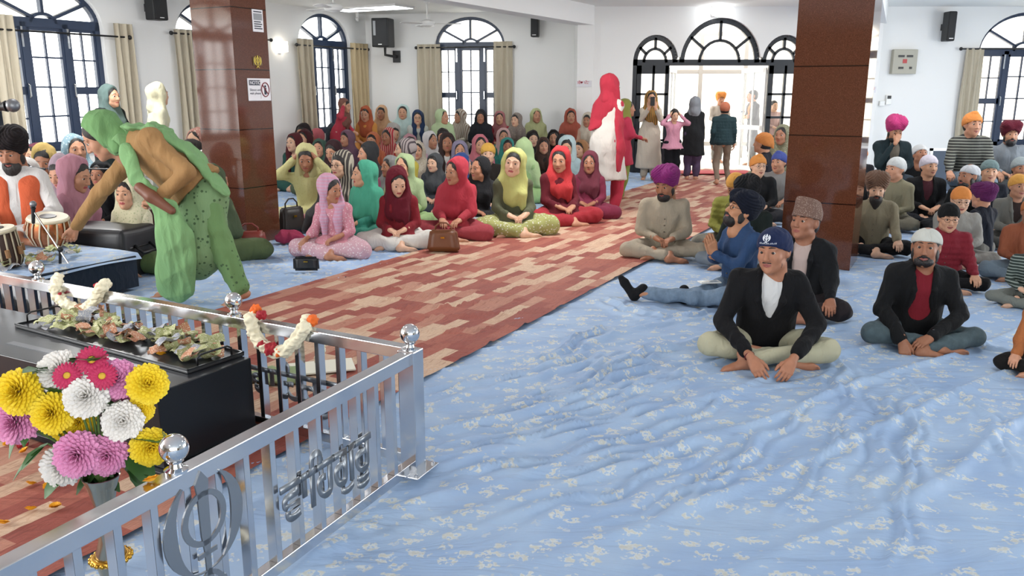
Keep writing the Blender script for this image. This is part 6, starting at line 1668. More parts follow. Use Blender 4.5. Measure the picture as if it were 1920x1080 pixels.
# ---- fallen marigolds on the carpet
mb = MB(); rr = random.Random(8)
for k in range(26):
    a = k * 2.4; rad = .004 + .013 * math.sqrt(k / 26); z = .012 - .3 * rad
    leaf_geo(mb, (rad * math.cos(a) * .4, rad * math.sin(a) * .4, .004), (math.cos(a), math.sin(a), 1.1 - rad * 40), .016, .006, .1)
tmp = mb.build('marigold', M_MARI, smooth=True); MG = tmp.data; bpy.data.objects.remove(tmp)
for i, (px, py) in enumerate(((57, 911), (92, 914), (57, 959), (104, 953), (5, 985), (17, 832), (285, 897), (302, 668), (48, 848))):
    p = PZ(px, py, .036) if (px, py) != (302, 668) else PZ(px, py, BH + .02)
    if (px, py) == (285, 897): p = on_front(285, 897, 0); p.z = RZ + .001
    o = bpy.data.objects.new('marigold', MG); COL.objects.link(o); o.location = p; o.rotation_euler = (rr.uniform(-.5, .5), rr.uniform(-.5, .5), rr.uniform(0, 6)); o.scale = (1.15, 1.15, 1.6)
    if i < 6: tag(o, 'small orange yellow marigold head fallen on the carpet inside the railing', 'flower', 'marigolds fallen on the carpet')
    elif i == 6: tag(o, 'yellow marigold caught on the top rail under the bouquet', 'flower')
    elif i == 7: tag(o, 'orange marigold lying on the tray in front of the banknotes', 'flower')
    else: tag(o, 'small orange yellow marigold head fallen on the carpet inside the railing', 'flower', 'marigolds fallen on the carpet')
p = PZ(42, 838, .038); g = SDF(); g.ell((0, 0, .012), (.03, .025, .012), k=0)
o = sdf_obj('rose_petals', g, .004, M_RED, None, np.random.default_rng(2), .01, 150); o.location = PZ(42, 836, .036); tag(o, 'small heap of crushed red petals on the carpet left of the leaves', 'petals')
# ============================================================ stage, drums, microphones, bags
SC_ = Vector((-3.15, 6.85, 0)); SH = .335
stage = empty('low_stage', SC_, 0, 'low dark blue platform where the musician sits, draped on top with printed cloth', 'platform')
MS = frame_M((0, 0, 0), D2, -D1, UP)
mb = MB(); mb.box((0, 0, 0.04), (2.6, 1.6, SH - .03), MS, bev=.006); mb.build('platform_body', fabric('#1d2a3c', rough=.5), stage)
na, nb = 60, 50; A, B = np.meshgrid(np.linspace(-.06, 2.62, na), np.linspace(-.04, 1.62, nb), indexing='ij')
Z = SH - .012 + .004 * fnoise(A, B, 3, 14) ; Z = np.where(A < 0, SH - .06 + .01 * np.sin(B * 5), Z); A2 = np.where(A < 0, -.015, A)
P = np.stack([A2, B, Z], -1).reshape(-1, 3) @ np.array(MS.to_3x3()).T
i = np.arange(na * nb).reshape(na, nb); Q = np.stack([i[:-1, :-1], i[1:, :-1], i[1:, 1:], i[:-1, 1:]], -1).reshape(-1, 4)
me = np_mesh('cover_cloth', P, Q, cloth_mat('#a9c4e4')); link('cover_cloth', me, stage)
def stage_pt(px, py, z=SH): return PZ(px, py, z)
M_SKINH = mat('drum_skin', '#d9d2bd', .6); M_STRAP = mat('leather_strap', '#b9ae94', .7); M_SYAHI = mat('drum_black_spot', '#1a1a1c', .4)
def drum(name, p, R_, H_, bodym, label, tilt, foot):
    r = empty(name, p, 0, label, 'drum'); r.rotation_euler = tilt
    mb = MB(); n = 28
    if foot: prof = [(R_ * .45, 0), (R_ * .8, H_ * .12), (R_ * 1.05, H_ * .45), (R_ * 1.02, H_ * .75), (R_ * .93, H_ * .97)]
    else: prof = [(R_ * .9, 0), (R_ * 1.04, H_ * .2), (R_ * 1.0, H_ * .6), (R_ * .9, H_ * .97)]
    mb.lathe(prof, n); mb.build('shell', bodym, r, smooth='auto')
    mb = MB(); mb.lathe([(R_ * 1.0, H_ * .9), (R_ * 1.02, H_ * .95), (R_ * .98, H_), (0.001, H_ * 1.0)], n); hd = mb.build('drum_head', M_SKINH, r, smooth='auto')
    mb = MB(); mb.lathe([(R_ * .42, H_ + .001), (R_ * .40, H_ + .006), (.001, H_ + .007)], 24); mb.build('tuning_spot', M_SYAHI, hd)
    mb = MB(); mb.tube([(R_ * 1.0 * math.cos(a), R_ * 1.0 * math.sin(a), H_ * .93) for a in [k * math.pi / 24 for k in range(48)]], .009, 6, closed=True); mb.build('braided_rim', M_STRAP, r, smooth=True)
    mb = MB()
    for k in range(16):
        a = 2 * math.pi * k / 16; a2 = a + .12
        pr = prof; mb.tube([(pr[0][0] * 1.03 * math.cos(a), pr[0][0] * 1.03 * math.sin(a), H_ * .03)] + [(x * 1.045 * math.cos(a + (a2 - a) * (z / H_)), x * 1.045 * math.sin(a + (a2 - a) * (z / H_)), z) for x, z in pr[1:-1]] + [(R_ * 1.0 * math.cos(a2), R_ * 1.0 * math.sin(a2), H_ * .93)], .008, 5, flat=.5)
    mb.build('straps', M_STRAP, r, smooth=True)
    if not foot:
        for k in range(8):
            a = 2 * math.pi * k / 8; mb = MB(); mb.lathe([(.018, -.03), (.018, .03)], 8, Matrix.Translation((R_ * 1.12 * math.cos(a), R_ * 1.12 * math.sin(a), H_ * .4)))
            mb.build('tuning_block', mat('wood_block', '#8a6440', .6), r)
    return r
drum('tabla_drum', stage_pt(12, 498), .125, .30, mat('dark_wood', '#3a241a', .5), 'small wooden tabla drum with black centred head and leather straps, nearest the frame edge', (.12, -.05, 0), False)
drum('tabla_drum', stage_pt(95, 462), .16, .27, mat('polished_copper', '#c77d55', .22, 1.0), 'larger copper tabla drum at the fingertips of the bending woman', (.12, .1, 0), True)
for i in range(26):
    px = rn.uniform(10, 150); py = 505 - (px - 10) * .22 + rn.uniform(-14, 6)
    p = stage_pt(px, py); p.z = SH + .005 + rn.uniform(0, .03); drop_note(p, rn.choices((0, 1, 2), (8, 2, 1))[0], 'on the cloth in front of the drums', 'banknotes by the drums', .4)
# microphones
def mic(name, label, base, foot_z, pole_top, boom_a, boom_b, head, hdir, silver=False, tripod=True):
    r = empty(name, base, 0, label, 'microphone stand'); o = Vector(base)
    L_ = lambda p: Vector(p) - o
    mb = MB(); mb.tube([Vector((0, 0, foot_z)), L_(pole_top)], .011, 10); mb.build('pole', M_BLACK, r, smooth='auto')
    if tripod:
        for k in range(3):
            a = k * 2.09 + .4; mb = MB(); mb.tube([(0, 0, .12), (.26 * math.cos(a), .26 * math.sin(a), .012)], .009, 8); mb.build('leg', M_BLACK, r, smooth='auto')
    mb = MB(); mb.tube([L_(boom_a), L_(boom_b)], .008, 8); mb.build('boom', mat('chrome_tube', '#c9cbcc', .15, 1.0) if silver else M_BLACK, r, smooth='auto')
    mb = MB(); mb.ball(L_(pole_top), .022, 12); mb.build('clutch', M_BLACK, r, smooth=True)
    hd = Vector(hdir).normalized(); h = L_(head); Mm = frame_M(h, *_basis(hd))
    mb = MB(); mb.lathe([(.010, -.15), (.013, -.14), (.015, -.04), (.022, -.02)], 16, Mm); mc = mb.build('mic_body', M_BLACK, r, smooth='auto')
    mb = MB(); mb.ball(h + hd * .004, (.026, .026, .026), 16); mb.build('mic_grille', mat('mic_mesh', '#7d7f82', .45, .9), mc, smooth=True)
    return r
def _basis(z):
    x = z.cross(UP); x = x.normalized() if x.length > 1e-3 else Vector((1, 0, 0)); return x, z.cross(x), z
b1 = PZ(248, 470); pt = PY(236, 318, b1.y)
mic('microphone_stand', 'black boom microphone stand behind the bending woman, its mic pointing at the drummer', (b1.x - .03, b1.y, 0), 0.02, pt, pt + Vector((.2, .0, .0)), PY(88, 316, b1.y), PY(58, 316, b1.y), (-1, 0, .04))
b2 = PZ(112, 560, 0.034); jt = PY(113, 468, b2.y); hh = PY(64, 398, b2.y)
mic('microphone_stand', 'short stand with silver arm and microphone angled over the drums', (b2.x, b2.y, 0.02), 0.012, jt, PY(140, 512, b2.y), hh, hh + Vector((.0, 0, .06)), (.12, 0, 1), silver=True)
m3 = PY(22, 198, 3.3)
mic('microphone_stand', 'microphone entering at the upper left frame edge, in front of the window', (m3.x - 1.0, 3.3, 0.02), .012, (m3.x - 1.0, 3.3, m3.z - .02), (m3.x - 1.0, 3.3, m3.z - .02), m3 - Vector((.1, 0, .01)), m3, (1, 0, .12))
# cases and bags
def soft_box(name, c, sz, rz, m, label, cat, rnd=.04, amp=.006, parts=None):
    r = empty(name, c, rz, label, cat); g = SDF(); x, y, z = sz
    bm = bmesh.new(); bmesh.ops.create_cube(bm, size=1)
    for v in bm.verts: v.co = Vector((v.co.x * x, v.co.y * y, (v.co.z + .5) * z))
    bmesh.ops.bevel(bm, geom=bm.edges[:], offset=rnd * .9, segments=4, affect='EDGES', profile=.5)
    bmesh.ops.subdivide_edges(bm, edges=bm.edges[:], cuts=4, use_grid_fill=True)
    for v in bm.verts:
        v.co.z += (amp * math.sin(v.co.x * 9 + 1) * math.cos(v.co.y * 7)) * min(1, v.co.z / z); v.co.y += amp * .6 * math.sin(v.co.x * 12 + v.co.z * 8)
    me = bpy.data.meshes.new('body'); bm.to_mesh(me); bm.free()
    for p_ in me.polygons: p_.use_smooth = True
    link('body', me, r, m)
    if rnd > .05:
        mb = MB(); mb.tube([(x / 2 * math.copysign(min(1, abs(math.cos(t)) ** .35), math.cos(t)), y / 2 * math.copysign(min(1, abs(math.sin(t)) ** .35), math.sin(t)), z * .62) for t in [k * math.pi / 20 for k in range(40)]], .008, 6, closed=True)
        mb.build('zipper', mat('zip_dark', '#0d0d0e', .3), r, smooth=True)
    return r
p = PZ(225, 500)
kb = soft_box('instrument_case', (p.x + .06, 7.52, .0), (.75, .5, .46), -.25, mat('black_nylon', '#1c1d21', .45), 'black padded instrument case beside the stage, behind the green suit', 'case', .07, .01)
mb = MB(); mb.tube([(.38, -.1, .3), (.46, -.1, .24), (.46, .1, .24), (.38, .1, .3)], .014, 6); mb.build('handle', M_BLACK, kb, smooth=True)
bh = PZ(222, 452); hb = soft_box('harmonium_box', (bh.x + .1, bh.y + .35, 0), (.5, .3, .34), -.1, mat('maroon_box', '#4a2320', .5), 'dark maroon box behind the instrument case', 'box', .02, 0)
def handbag(px, py, w, h, d, m, label, rz=0, handle=True, lift=.04, tap=.8, quilt=False):
    p = PZ(px, py, lift); r = empty('handbag', p, rz, label, 'bag')
    rr_ = d / 2; bm = bmesh.new(); bmesh.ops.create_cube(bm, size=1)
    for v in bm.verts:
        k = 1 if v.co.z < 0 else tap; v.co = Vector((v.co.x * w * k, v.co.y * d * (1 if v.co.z < 0 else .6), (v.co.z + .5) * h))
    bmesh.ops.subdivide_edges(bm, edges=bm.edges[:], cuts=3, use_grid_fill=True)
    bmesh.ops.bevel(bm, geom=[e for e in bm.edges if e.calc_face_angle(0) > .8], offset=.018, segments=3, affect='EDGES')
    for v in bm.verts: v.co.y += .006 * math.sin(v.co.x * 30 + v.co.z * 21); v.co.z = max(v.co.z, 0)
    me = bpy.data.meshes.new('body'); bm.to_mesh(me); bm.free()
    for p_ in me.polygons: p_.use_smooth = True
    link('body', me, r, m)
    if handle:
        mb = MB(); mb.tube([(-w * .25, 0, h * .9), (-w * .24, 0, h * 1.15), (-w * .1, 0, h * 1.32), (w * .1, 0, h * 1.32), (w * .24, 0, h * 1.15), (w * .25, 0, h * .9)], .009, 8); mb.build('strap', m, r, smooth=True)
    mb = MB(); mb.box((-.02, -rr_ * 1.02, h * .62), (.02, -rr_ * .9, h * .7)); mb.build('clasp', mat('gold_band', '#d0a040', .18, 1.0), r)
    return r
handbag(832, 470, .34, .22, .12, mat('tan_leather', '#6d3f22', .45), 'tan brown leather handbag standing on the carpet edge before the red shawl', -.1)
handbag(575, 507, .24, .13, .05, mat('black_leather', '#1f2124', .35), 'small black quilted clutch under the hand of the pink kurta woman', 0, False, .03, .95, True)
mb = MB()
handbag(470, 478, .36, .24, .2, mat('red_leather', '#7a2a20', .45), 'dark red leather bag at the foot of the pillar', .2)
handbag(549, 436, .34, .3, .14, mat('black_brown_leather', '#2a2320', .5), 'black and brown bag behind the pillar next to the yellow suit', .9)
def heap_cloth(name, px, py, r3, m, label, cat, z=.03):
    g = SDF(); g.ell((0, 0, r3[2] * .6), r3, k=0).ell((r3[0] * .5, 0, r3[2] * .4), (r3[0] * .6, r3[1] * .8, r3[2] * .7), k=.05).ell((-r3[0] * .5, .02, r3[2] * .5), (r3[0] * .6, r3[1] * .7, r3[2] * .6), k=.05).plane((0, 0, 0.0), (0, 0, -1))
    o = sdf_obj(name, g, .010, m, None, np.random.default_rng(int(px)), .02, 30); o.location = PZ(px, py, z); return tag(o, label, cat)
heap_cloth('folded_scarf', 545, 455, (.16, .1, .09), fabric('#b03058'), 'magenta scarf bundled on the floor beside the pillar', 'scarf')
# phone on the praying man's thigh
p = PY(1330, 530, 6.35); r = empty('phone', p, .15, 'white phone lying on the stretched out jeans leg', 'phone')
mb = MB(); mb.box((-.085, -.04, 0), (.085, .04, .010), bev=.003); mb.build('phone_body', mat('phone_white', '#dcdcd8', .2), r)
mb = MB(); mb.box((-.078, -.034, .010), (.078, .034, .0115)); mb.build('screen', mat('phone_screen', '#8d98a0', .05), r)
# phone held up by the woman by the door
_r, _J, _M, _h, _rz, _loc, _s = PBY[165]
p = _loc + Matrix.Rotation(_rz, 3, 'Z') @ ((_J['wrR'] + _J['wrL']) * .5 + Vector((0, .05, .12))) * _s; r = empty('phone', p, 0, 'dark phone held up by the woman in the cream suit', 'phone')
mb = MB(); mb.box((-.04, -.005, -.08), (.04, .005, .08), bev=.003); mb.build('phone_body', M_BLACK, r)
# green leaves and white card lying beyond the far rail
heap_cloth('petal_heap', 520, 715, (.16, .1, .04), mat('flower_stems', '#8a9a70', .8), 'heap of pale green stems and petals on the carpet behind the far railing', 'petals', .03)
p = PZ(600, 690, .04); mb = MB(); mb.box((-.2, -.11, 0), (.2, .11, .012), Matrix.Rotation(.3, 4, 'Z'), bev=.003); o = mb.build('paper_sheet', mat('cream_paper', '#e2e0cf', .7), loc=p); tag(o, 'cream paper sheet lying on the carpet behind the far railing', 'paper')
# bench that carries the rear row of women
def bench(a, b, w, h, label):
    a, b = Vector(a), Vector(b); d = (b - a); L = d.length; d.normalize(); n = Vector((-d.y, d.x, 0)); r = empty('bench', a, 0, label, 'bench'); M = frame_M((0, 0, 0), d, n, UP)
    mb = MB(); mb.box((0, -w / 2, h - .04), (L, w / 2, h), M, bev=.006); mb.build('seat', mat('bench_wood', '#6d5a48', .6), r)
    for t in (.05, L / 3, L * 2 / 3, L - .05):
        mb = MB(); mb.box((t - .03, -w / 2 + .03, 0), (t + .03, w / 2 - .03, h - .04), M); mb.build('leg', M_BLACK, r)
# ---- wall things
def curtain(px0, px1, pyt, pyb, O, U, N, label, seed, z0=None, ztop=None, m=None, off=.10):
    ua, zt = wall_uz(px0, pyt, O, U, N); ub, _ = wall_uz(px1, pyt, O, U, N); ua, ub = sorted((ua, ub)); zt = ztop or zt
    zb = z0 if z0 is not None else wall_uz(px0, pyb, O, U, N)[1]
    n, k = 70, 24; V = np.zeros((n, k, 3)); r = np.random.default_rng(seed); ph = r.uniform(0, 6); W_ = ub - ua; fn_ = max(3, round(W_ / .13))
    for i in range(n):
        s_ = i / (n - 1)
        for j in range(k):
            t = j / (k - 1); w_ = .045 * (1 + .3 * math.sin(3 * s_ + ph)) * (.6 + .4 * t)
            V[i, j] = (ua + W_ * (s_ + .03 * math.sin(t * 5 + ph + s_ * 9)), off + w_ * math.sin(2 * math.pi * fn_ * s_ + .4 * math.sin(t * 3 + ph)), zt + .04 + (zb - zt - .04) * t)
    c = Vector(O) + U * ((ua + ub) / 2); M = Matrix.Translation(-c) @ frame_M(O, U, N, UP); A_ = np.array(M.to_3x3())
    P = V.reshape(-1, 3) @ A_.T + np.array(M.translation)
    i = np.arange(n * k).reshape(n, k); Q = np.stack([i[:-1, :-1], i[1:, :-1], i[1:, 1:], i[:-1, 1:]], -1).reshape(-1, 4)
    root = empty('curtain', c, 0, label, 'curtain', )
    link('curtain_panel', np_mesh('curtain_panel', P, Q, m or M_CREAMC), root)
    return ua, ub, zt
def rod(pa, pb, pyt, O, U, N, label, off=.10):
    ua, zt = wall_uz(pa, pyt, O, U, N); ub, _ = wall_uz(pb, pyt, O, U, N); ua, ub = sorted((ua, ub)); c = Vector(O) + U * ua + N * off + UP * zt
    r = empty('curtain_rod', c, 0, label, 'curtain rod'); L = ub - ua
    mb = MB(); mb.tube([Vector((0, 0, 0)), U * L], .014, 8); mb.build('rod', M_BLACK, r, smooth='auto')
    for t in (0, L):
        mb = MB(); mb.ball(U * t, .035, 12); mb.build('finial', M_BLACK, r, smooth=True)
        mb = MB(); mb.tube([U * (t + (.06 if t == 0 else -.06)), U * (t + (.06 if t == 0 else -.06)) - N * off], .01, 6); mb.build('bracket', M_BLACK, r)
C2 = fabric('#b8aa8e')
lw = (LW_O, LW_U, LW_N)
curtain(-25, 18, 48, 290, *lw, 'beige curtain gathered left of the nearest window, cut by the frame edge', 1, z0=.3, ztop=2.62)
curtain(203, 240, 50, 290, *lw, 'beige curtain gathered between the nearest window and the wall speaker', 2, z0=.3, ztop=2.62); rod(-60, 233, 52, *lw, 'black curtain rod over the nearest left window')
curtain(318, 352, 62, 290, *lw, 'beige curtain on the left side of the window behind the pillar', 3, z0=.3, ztop=2.60); rod(313, 500, 62, *lw, 'black curtain rod over the window behind the pillar')
curtain(551, 580, 80, 290, *lw, 'beige curtain left of the corner window', 4, z0=.3, ztop=2.6); curtain(652, 683, 92, 290, *lw, 'golden beige curtain right of the corner window, next to the room corner', 5, z0=.3, ztop=2.6, m=fabric('#cdb68a')); rod(549, 683, 84, *lw, 'black curtain rod over the corner window')
bw = (BL_A, BL_U, BL_N)
curtain(785, 828, 93, 290, *bw, 'wide beige curtain left of the centre window behind the rear row', 6, z0=.3, ztop=2.58); curtain(928, 962, 88, 290, *bw, 'beige curtain right of the centre window', 7, z0=.3, ztop=2.62); rod(783, 966, 90, *bw, 'black curtain rod over the centre window')
rw = (BR_A, BR_U, BR_N)
curtain(1806, 1842, 90, 250, *rw, 'beige curtain beside the window at the right frame edge', 8, z0=.4, ztop=2.42); rod(1797, 2000, 92, *rw, 'black curtain rod over the window at the right frame edge')
def wall_box(name, px0, py0, px1, py1, O, U, N, depth, m, label, cat, off=0.0, bev=.01):
    a = wall_uz(px0, py1, O, U, N); b = wall_uz(px1, py0, O, U, N); u0, u1 = sorted((a[0], b[0])); z0, z1 = sorted((a[1], b[1]))
    c = Vector(O) + U * ((u0 + u1) / 2) + N * off + UP * ((z0 + z1) / 2); r = empty(name, c, 0, label, cat)
    w, h = (u1 - u0) / 2, (z1 - z0) / 2; M = frame_M((0, 0, 0), U, N, UP)
    mb = MB(); mb.box((-w, .0, -h), (w, depth, h), M, bev=min(bev, w * .3, h * .3)); mb.build('body' if name != 'wall_sign' else 'plate', m, r)
    return r, M, w, h, depth
def speaker(px0, py0, px1, py1, wallf, label, depth=.2, brk=.12):
    r, M, w, h, d = wall_box('wall_speaker', px0, py0, px1, py1, *wallf, depth, M_BLACK, label, 'speaker', off=brk, bev=.02)
    mb = MB(); mb.box((-w * .88, d - .002, -h * .94), (w * .88, d + .012, h * .94), M, bev=.006); mb.build('grille', mat('speaker_grille', '#232426', .7), r)
    mb = MB(); mb.box((-.04, d + .012, -h * .85), (.04, d + .016, -h * .79), M); mb.build('badge', M_WHITEP, r)
    mb = MB(); mb.box((-.04, -brk, -.06), (.04, .0, .06), M); mb.build('wall_bracket', M_BLACK, r); return r, M, w, h, d
speaker(263, -8, 285, 38, lw, 'slim black wall speaker between the nearest left window and the pillar', .22)
r, M, w, h, d = speaker(719, 38, 748, 91, bw, 'large black loudspeaker on a swivel bracket near the room corner', .38, .3)
mb = MB(); mb.box((-w * .75, d + .012, -h * .2), (-w * .45, d + .02, h * .8), M, bev=.004); mb.build('side_badge', mat('grey_badge', '#8f9193', .5), r)
mb = MB(); mb.tube([M @ Vector((0, .1, -h)), M @ Vector((.0, .1, -h - .15)), M @ Vector((.12, -.1, -h - .18)), M @ Vector((.12, -.29, -h - .18))], .03, 8); mb.box((.04, -.3, -h - .3), (.2, -.25, -h - .05), M); mb.build('swivel_bracket', M_BLACK, r)
speaker(1000, 31, 1014, 71, bw, 'slim black wall speaker left of the white column', .2)
speaker(1757, 24, 1778, 79, rw, 'slim black wall speaker above the men at the right', .25)
r, M, w, h, d = wall_box('electrical_panel', 1667, 93, 1717, 139, *rw, .12, mat('panel_grey', '#a9a698', .5), 'grey electrical panel with a red sticker on the back wall', 'electrical panel')
for q in ((-.35, .45, .25), (.35, .45, .25), (-.3, -.5, .2), (.5, -.5, .1)):
    mb = MB(); mb.box((w * (q[0] - q[2]), d, h * q[1] - .02), (w * (q[0] + q[2]), d + .012, h * q[1] + .02), M); mb.build('breaker_slot', M_BLACK, r)
mb = MB(); mb.box((-w * .2, d, -.03), (w * .15, d + .004, .05), M); mb.build('sticker', mat('red_sticker', '#b84a4a', .6), r)
r, M, w, h, d = wall_box('intercom', 1659, 178, 1671, 196, *rw, .05, M_WHITEP, 'white intercom unit with a small display under the electrical panel', 'intercom')
mb = MB(); mb.box((-w * .7, d, h * .2), (w * .7, d + .004, h * .85), M); mb.build('display', M_BLACK, r)
wall_box('switch_box', 1647, 189, 1658, 199, *rw, .05, M_WHITEP, 'small white switch box left of the intercom', 'switch')
r, M, w, h, d = wall_box('intercom', 241, 158, 254, 177, *lw, .05, M_WHITEP, 'white intercom unit on the wall beside the nearest curtain', 'intercom')
mb = MB(); mb.box((-w * .7, d, h * .2), (w * .7, d + .004, h * .85), M); mb.build('display', M_BLACK, r)
mb = MB()
# wall lamp left of the corner window
r, M, w, h, d = wall_box('wall_lamp', 515, 78, 531, 97, *lw, .12, emit_mat('lit_lampshade', '#fff6e4', 3.0), 'lit white square wall lamp to the right of the pillar', 'lamp')
mb = MB(); mb.box((-w * .4, -.01, -h * 1.25), (w * .4, .03, -h), M); mb.build('lamp_base', M_WHITEP, r)
# board behind the men
bp = PY(1768, 330, 13.2); bz = PY(1768, 278, 13.2).z; bl = PY(1742, 300, 13.2).x; brx = PY(1793, 300, 13.2).x
r = empty('notice_board', ((bl + brx) / 2, 13.2, 0), 0, 'dark blue board with white frame standing behind the seated men', 'board'); hw = (brx - bl) / 2
mb = MB(); mb.box((-hw + .04, -.01, .1), (hw - .04, .01, bz - .04)); mb.build('panel', mat('board_blue', '#3b4757', .6), r)
mb = MB()
for q in (((-hw, -.02, 0), (-hw + .04, .02, bz)), ((hw - .04, -.02, 0), (hw, .02, bz)), ((-hw, -.02, bz - .04), (hw, .02, bz))): mb.box(*q)
mb.build('board_frame', M_WHITEP, r)
# signs on the pillar's right face
PN = -D2; PO = PIL_L
def psign(name, px0, py0, px1, py1, m, label, cat):
    c = PP((px0 + px1) / 2, (py0 + py1) / 2, PO, PN); a = PP(px0, py0, PO, PN); b = PP(px1, py1, PO, PN)
    w = abs((b - a).dot(D1)) / 2; h = abs(a.z - b.z) / 2; r = empty(name, c, 0, label, cat); M = frame_M((0, 0, 0), D1, UP, PN)
    mb = MB(); mb.box((-w, -h, .001), (w, h, .008), M, bev=.002); mb.build('plate', m, r); return r, M, w, h
def text(name, body, M, size, m, parent, x, y, z=.0085, align='LEFT'):
    cu = bpy.data.curves.new(name, 'FONT'); cu.body = body; cu.size = size; cu.extrude = .0005; cu.align_x = align; cu.offset = size * .01
    o = bpy.data.objects.new(name, cu); COL.objects.link(o)
    me = bpy.data.meshes.new_from_object(o.evaluated_get(bpy.context.evaluated_depsgraph_get())); bpy.data.objects.remove(o)
    me.materials.clear(); me.materials.append(m); me.transform(M @ Matrix.Translation((x, y, z)))
    o = bpy.data.objects.new(name, me); COL.objects.link(o); o.parent = parent; return o
M_SIGNW = mat('sign_white', '#d9d9de', .4); M_INK = mat('dark_ink', '#1d2638', .5); M_REDI = mat('brown_red_ink', '#7d3038', .5)
r, M, w, h = psign('notice_sign', 463, 147, 508, 189, M_SIGNW, 'white notice sign with a crossed out symbol on the pillar', 'sign')
mb = MB(); mb.box((-w * .88, h * .38, .008), (w * .08, h * .84, .0088), M); mb.build('header', M_INK, r)
text('lettering', 'NOTICE', M, h * .42, M_SIGNW, r, -w * .82, h * .47, .0092)
text('lettering', 'Silence and\nwait please', M, h * .30, M_INK, r, -w * .85, -h * .12, .0085)
mb = MB(); mb.box((w * .1, -h * .8, .008), (w * .115, h * .84, .0086), M)
cc = [(w * .52 + w * .34 * math.cos(a), h * .0 + h * .62 * math.sin(a)) for a in [i * math.pi / 16 for i in range(32)]]
mb.tube([M @ Vector((x, y, .0095)) for x, y in cc], .006, 6, closed=True); mb.tube([M @ Vector((w * .28, h * .42, .0095)), M @ Vector((w * .76, -h * .42, .0095))], .006, 6)
mb.build('prohibition_ring', M_REDI, r)
mb = MB(); mb.ball(M @ Vector((w * .52, h * .3, .009)), (.012,) * 3, 8)
mb.box((w * .42, -h * .45, .008), (w * .62, h * .18, .0092), M); mb.build('pictogram', M_INK, r)
r, M, w, h = psign('poster', 471, 17, 494, 61, M_SIGNW, 'small laminated white poster above the yellow sticker on the pillar', 'poster')
mb = MB(); mb.box((-w * .8, h * .05, .008), (w * .8, h * .65, .0086), M); mb.build('picture', mat('poster_grey', '#8d9296', .6), r)
for i, yy in enumerate((.8, -.1, -.3, -.5, -.7)):
    mb = MB(); mb.box((-w * .75, h * yy - .006, .008), (w * (.75 - .2 * (i % 2)), h * yy + .006, .0087), M); mb.build('text_line', M_INK, r)
r, M, w, h = psign('emblem_sticker', 473, 107, 491, 123, mat('sticker_brown', '#5f4a20', .5), 'yellow khanda sticker on the pillar above the notice sign', 'sticker')
mb = MB(); khanda_geo(mb, M @ Matrix.Translation((0, 0, .010)), w * 1.95, .003); mb.build('khanda_emblem', mat('sticker_yellow', '#c9b23a', .5), r)
# tiny printed strips on the column and on the white pier
c = PY(1095, 157, 16.99); r = empty('wall_sign', c, 0, 'narrow white strip with a line of red print on the column', 'sign'); M = frame_M((0, 0, 0), (1, 0, 0), UP, (0, -1, 0))
mb = MB(); mb.box((-.15, -.06, .0), (.15, .06, .006), M); mb.build('plate', M_SIGNW, r); text('lettering', 'ਸੱਚ ਖੰਡ', M, .085, mat('red_ink', '#c03a48', .5), r, -.13, -.01, .007)
c = PY(1632, 168, 16.94); r = empty('wall_sign', c, 0, 'narrow white strip with red print on the pier right of the pillar', 'sign')
mb = MB(); mb.box((-.11, -.06, .0), (.11, .06, .006), M); mb.build('plate', M_SIGNW, r); text('lettering', 'ਸੱਚ ਖੰਡ', M, .07, mat('red_ink', '#c03a48', .5), r, -.1, -.01, .007)
# ceiling fans and lamps
def fan(px, py, Y, ang, label):
    c = PY(px, py, Y); r = empty('ceiling_fan', (c.x, c.y, ZC), 0, label, 'fan'); dz = c.z - ZC
    mb = MB(); mb.lathe([(.012, dz), (.012, 0)], 10); mb.lathe([(.02, -.09), (.06, -.06), (.065, 0)], 14); mb.build('down_rod', M_WHITEP, r, smooth='auto')
    mb = MB(); mb.lathe([(.05, dz - .08), (.13, dz - .06), (.15, dz - .02), (.13, dz + .02), (.04, dz + .05)], 20); mb.build('motor', M_WHITEP, r, smooth='auto')
    for k in range(3):
        a = ang + k * 2.094; Mb = Matrix.Rotation(a, 4, 'Z') @ Matrix.Translation((0, 0, dz - .03)) @ Matrix.Rotation(.18, 4, 'X')
        mb = MB(); mb.prism([(.12, -.035), (.25, -.05), (.62, -.075), (.65, 0), (.62, .06), (.25, .05), (.12, .03)], -.003, .003, Mb); mb.build('blade', M_WHITEP, r)
fan(625, 12, 13.6, .35, 'white ceiling fan above the left rows')
fan(801, 42, 15.8, -.15, 'white ceiling fan near the back wall')
M_PANEL = emit_mat('lit_ceiling_panel', '#f4fbff', 3.0)
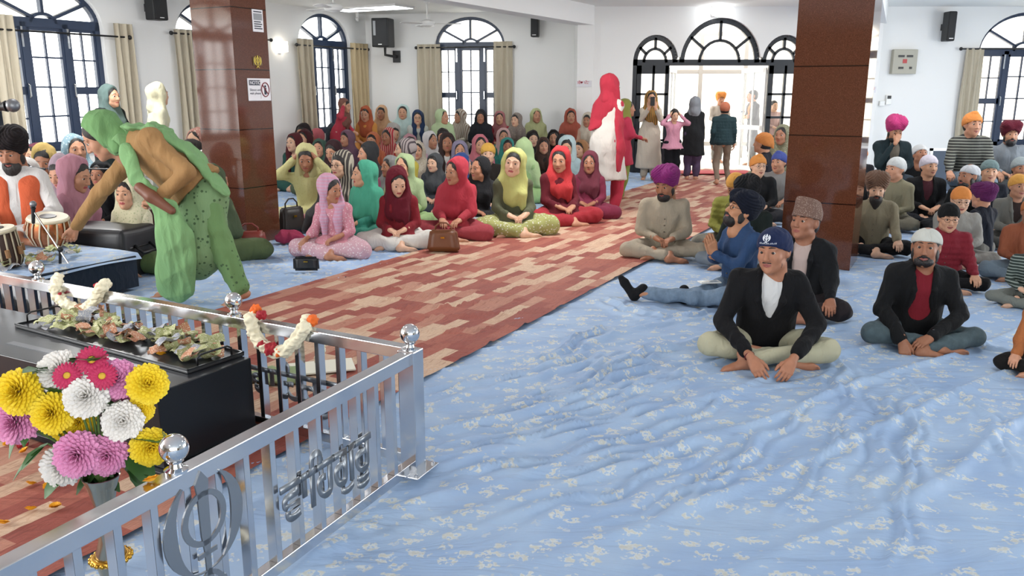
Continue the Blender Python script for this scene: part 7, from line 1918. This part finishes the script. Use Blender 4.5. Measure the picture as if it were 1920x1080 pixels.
def ceil_light(px, py, sx, sy, label, m=M_PANEL):
    c = PZ(px, py, ZC); r = empty('ceiling_light', c, math.atan2(D1.y, D1.x), label, 'ceiling light')
    mb = MB(); mb.box((-sx / 2 - .03, -sy / 2 - .03, -.04), (sx / 2 + .03, sy / 2 + .03, 0)); mb.build('housing', M_WHITEP, r)
    mb = MB(); mb.box((-sx / 2, -sy / 2, -.045), (sx / 2, sy / 2, -.0395)); mb.build('diffuser', m, r)
ceil_light(695, 13, .6, 1.6, 'bright rectangular ceiling light between the two fans')  # glowing panel stands in for a soft reflection on the ceiling
ceil_light(930, 8, .6, 1.2, 'bright rectangular ceiling light beside the beam')
c = PY(1348, 20, 16.9); r = empty('flood_lamp', (c.x, 17.19, c.z), 0, 'glaring round lamp on the wall above the entrance arch', 'lamp')
mb = MB(); mb.box((-.1, -.14, -.09), (.1, 0, .09), bev=.02); mb.build('housing', M_WHITEP, r)
mb = MB(); mb.ball((0, -.16, 0), (.13, .05, .10), 18); mb.build('bulb', emit_mat('flood_glow', '#f6fbff', 30.0), r, smooth=True)
for i, (x, y) in enumerate(((-2.0, 4.2), (2.6, 4.6), (-5.2, 10.2), (0.4, 9.6), (5.4, 10.4), (4.6, 1.0), (-1.8, -.8), (8.2, 14.0), (3.6, 14.2))):  # unseen ceiling panels added to fill the room with light
    where = ['over the donation box side', 'over the front man', 'over the left windows', 'over the aisle middle', 'over the right pillar side', 'behind the camera on the right', 'behind the camera on the left', 'over the seated men at the back', 'over the doorway side'][i]
    r = empty('ceiling_light', (x, y, ZC), 0, 'square ceiling panel light ' + where, 'ceiling light')
    mb = MB(); mb.box((-.33, -.33, -.04), (.33, .33, 0)); mb.build('housing', M_WHITEP, r)
    mb = MB(); mb.box((-.3, -.3, -.045), (.3, .3, -.0395)); mb.build('diffuser', M_PANEL, r)
    area_light('ceiling_fill_light', (x, y, ZC - .06), (x, y + .001, 0), .6, .6, 8 if y < 6 else (80 if x < 1 else 28), (1, .99, .97))
# dome camera on the left wall near the corner
c = wall_uz(662, 36, *lw); p = LW_O + LW_U * c[0] + LW_N * .12 + UP * c[1]
r = empty('security_camera', p, 0, 'small white security camera hanging near the corner window', 'camera'); mb = MB(); mb.ball((0, 0, 0), .05, 12); mb.box((-.03, -.03, .03), (.03, .03, .14)); mb.build('camera_body', M_WHITEP, r, smooth='auto')
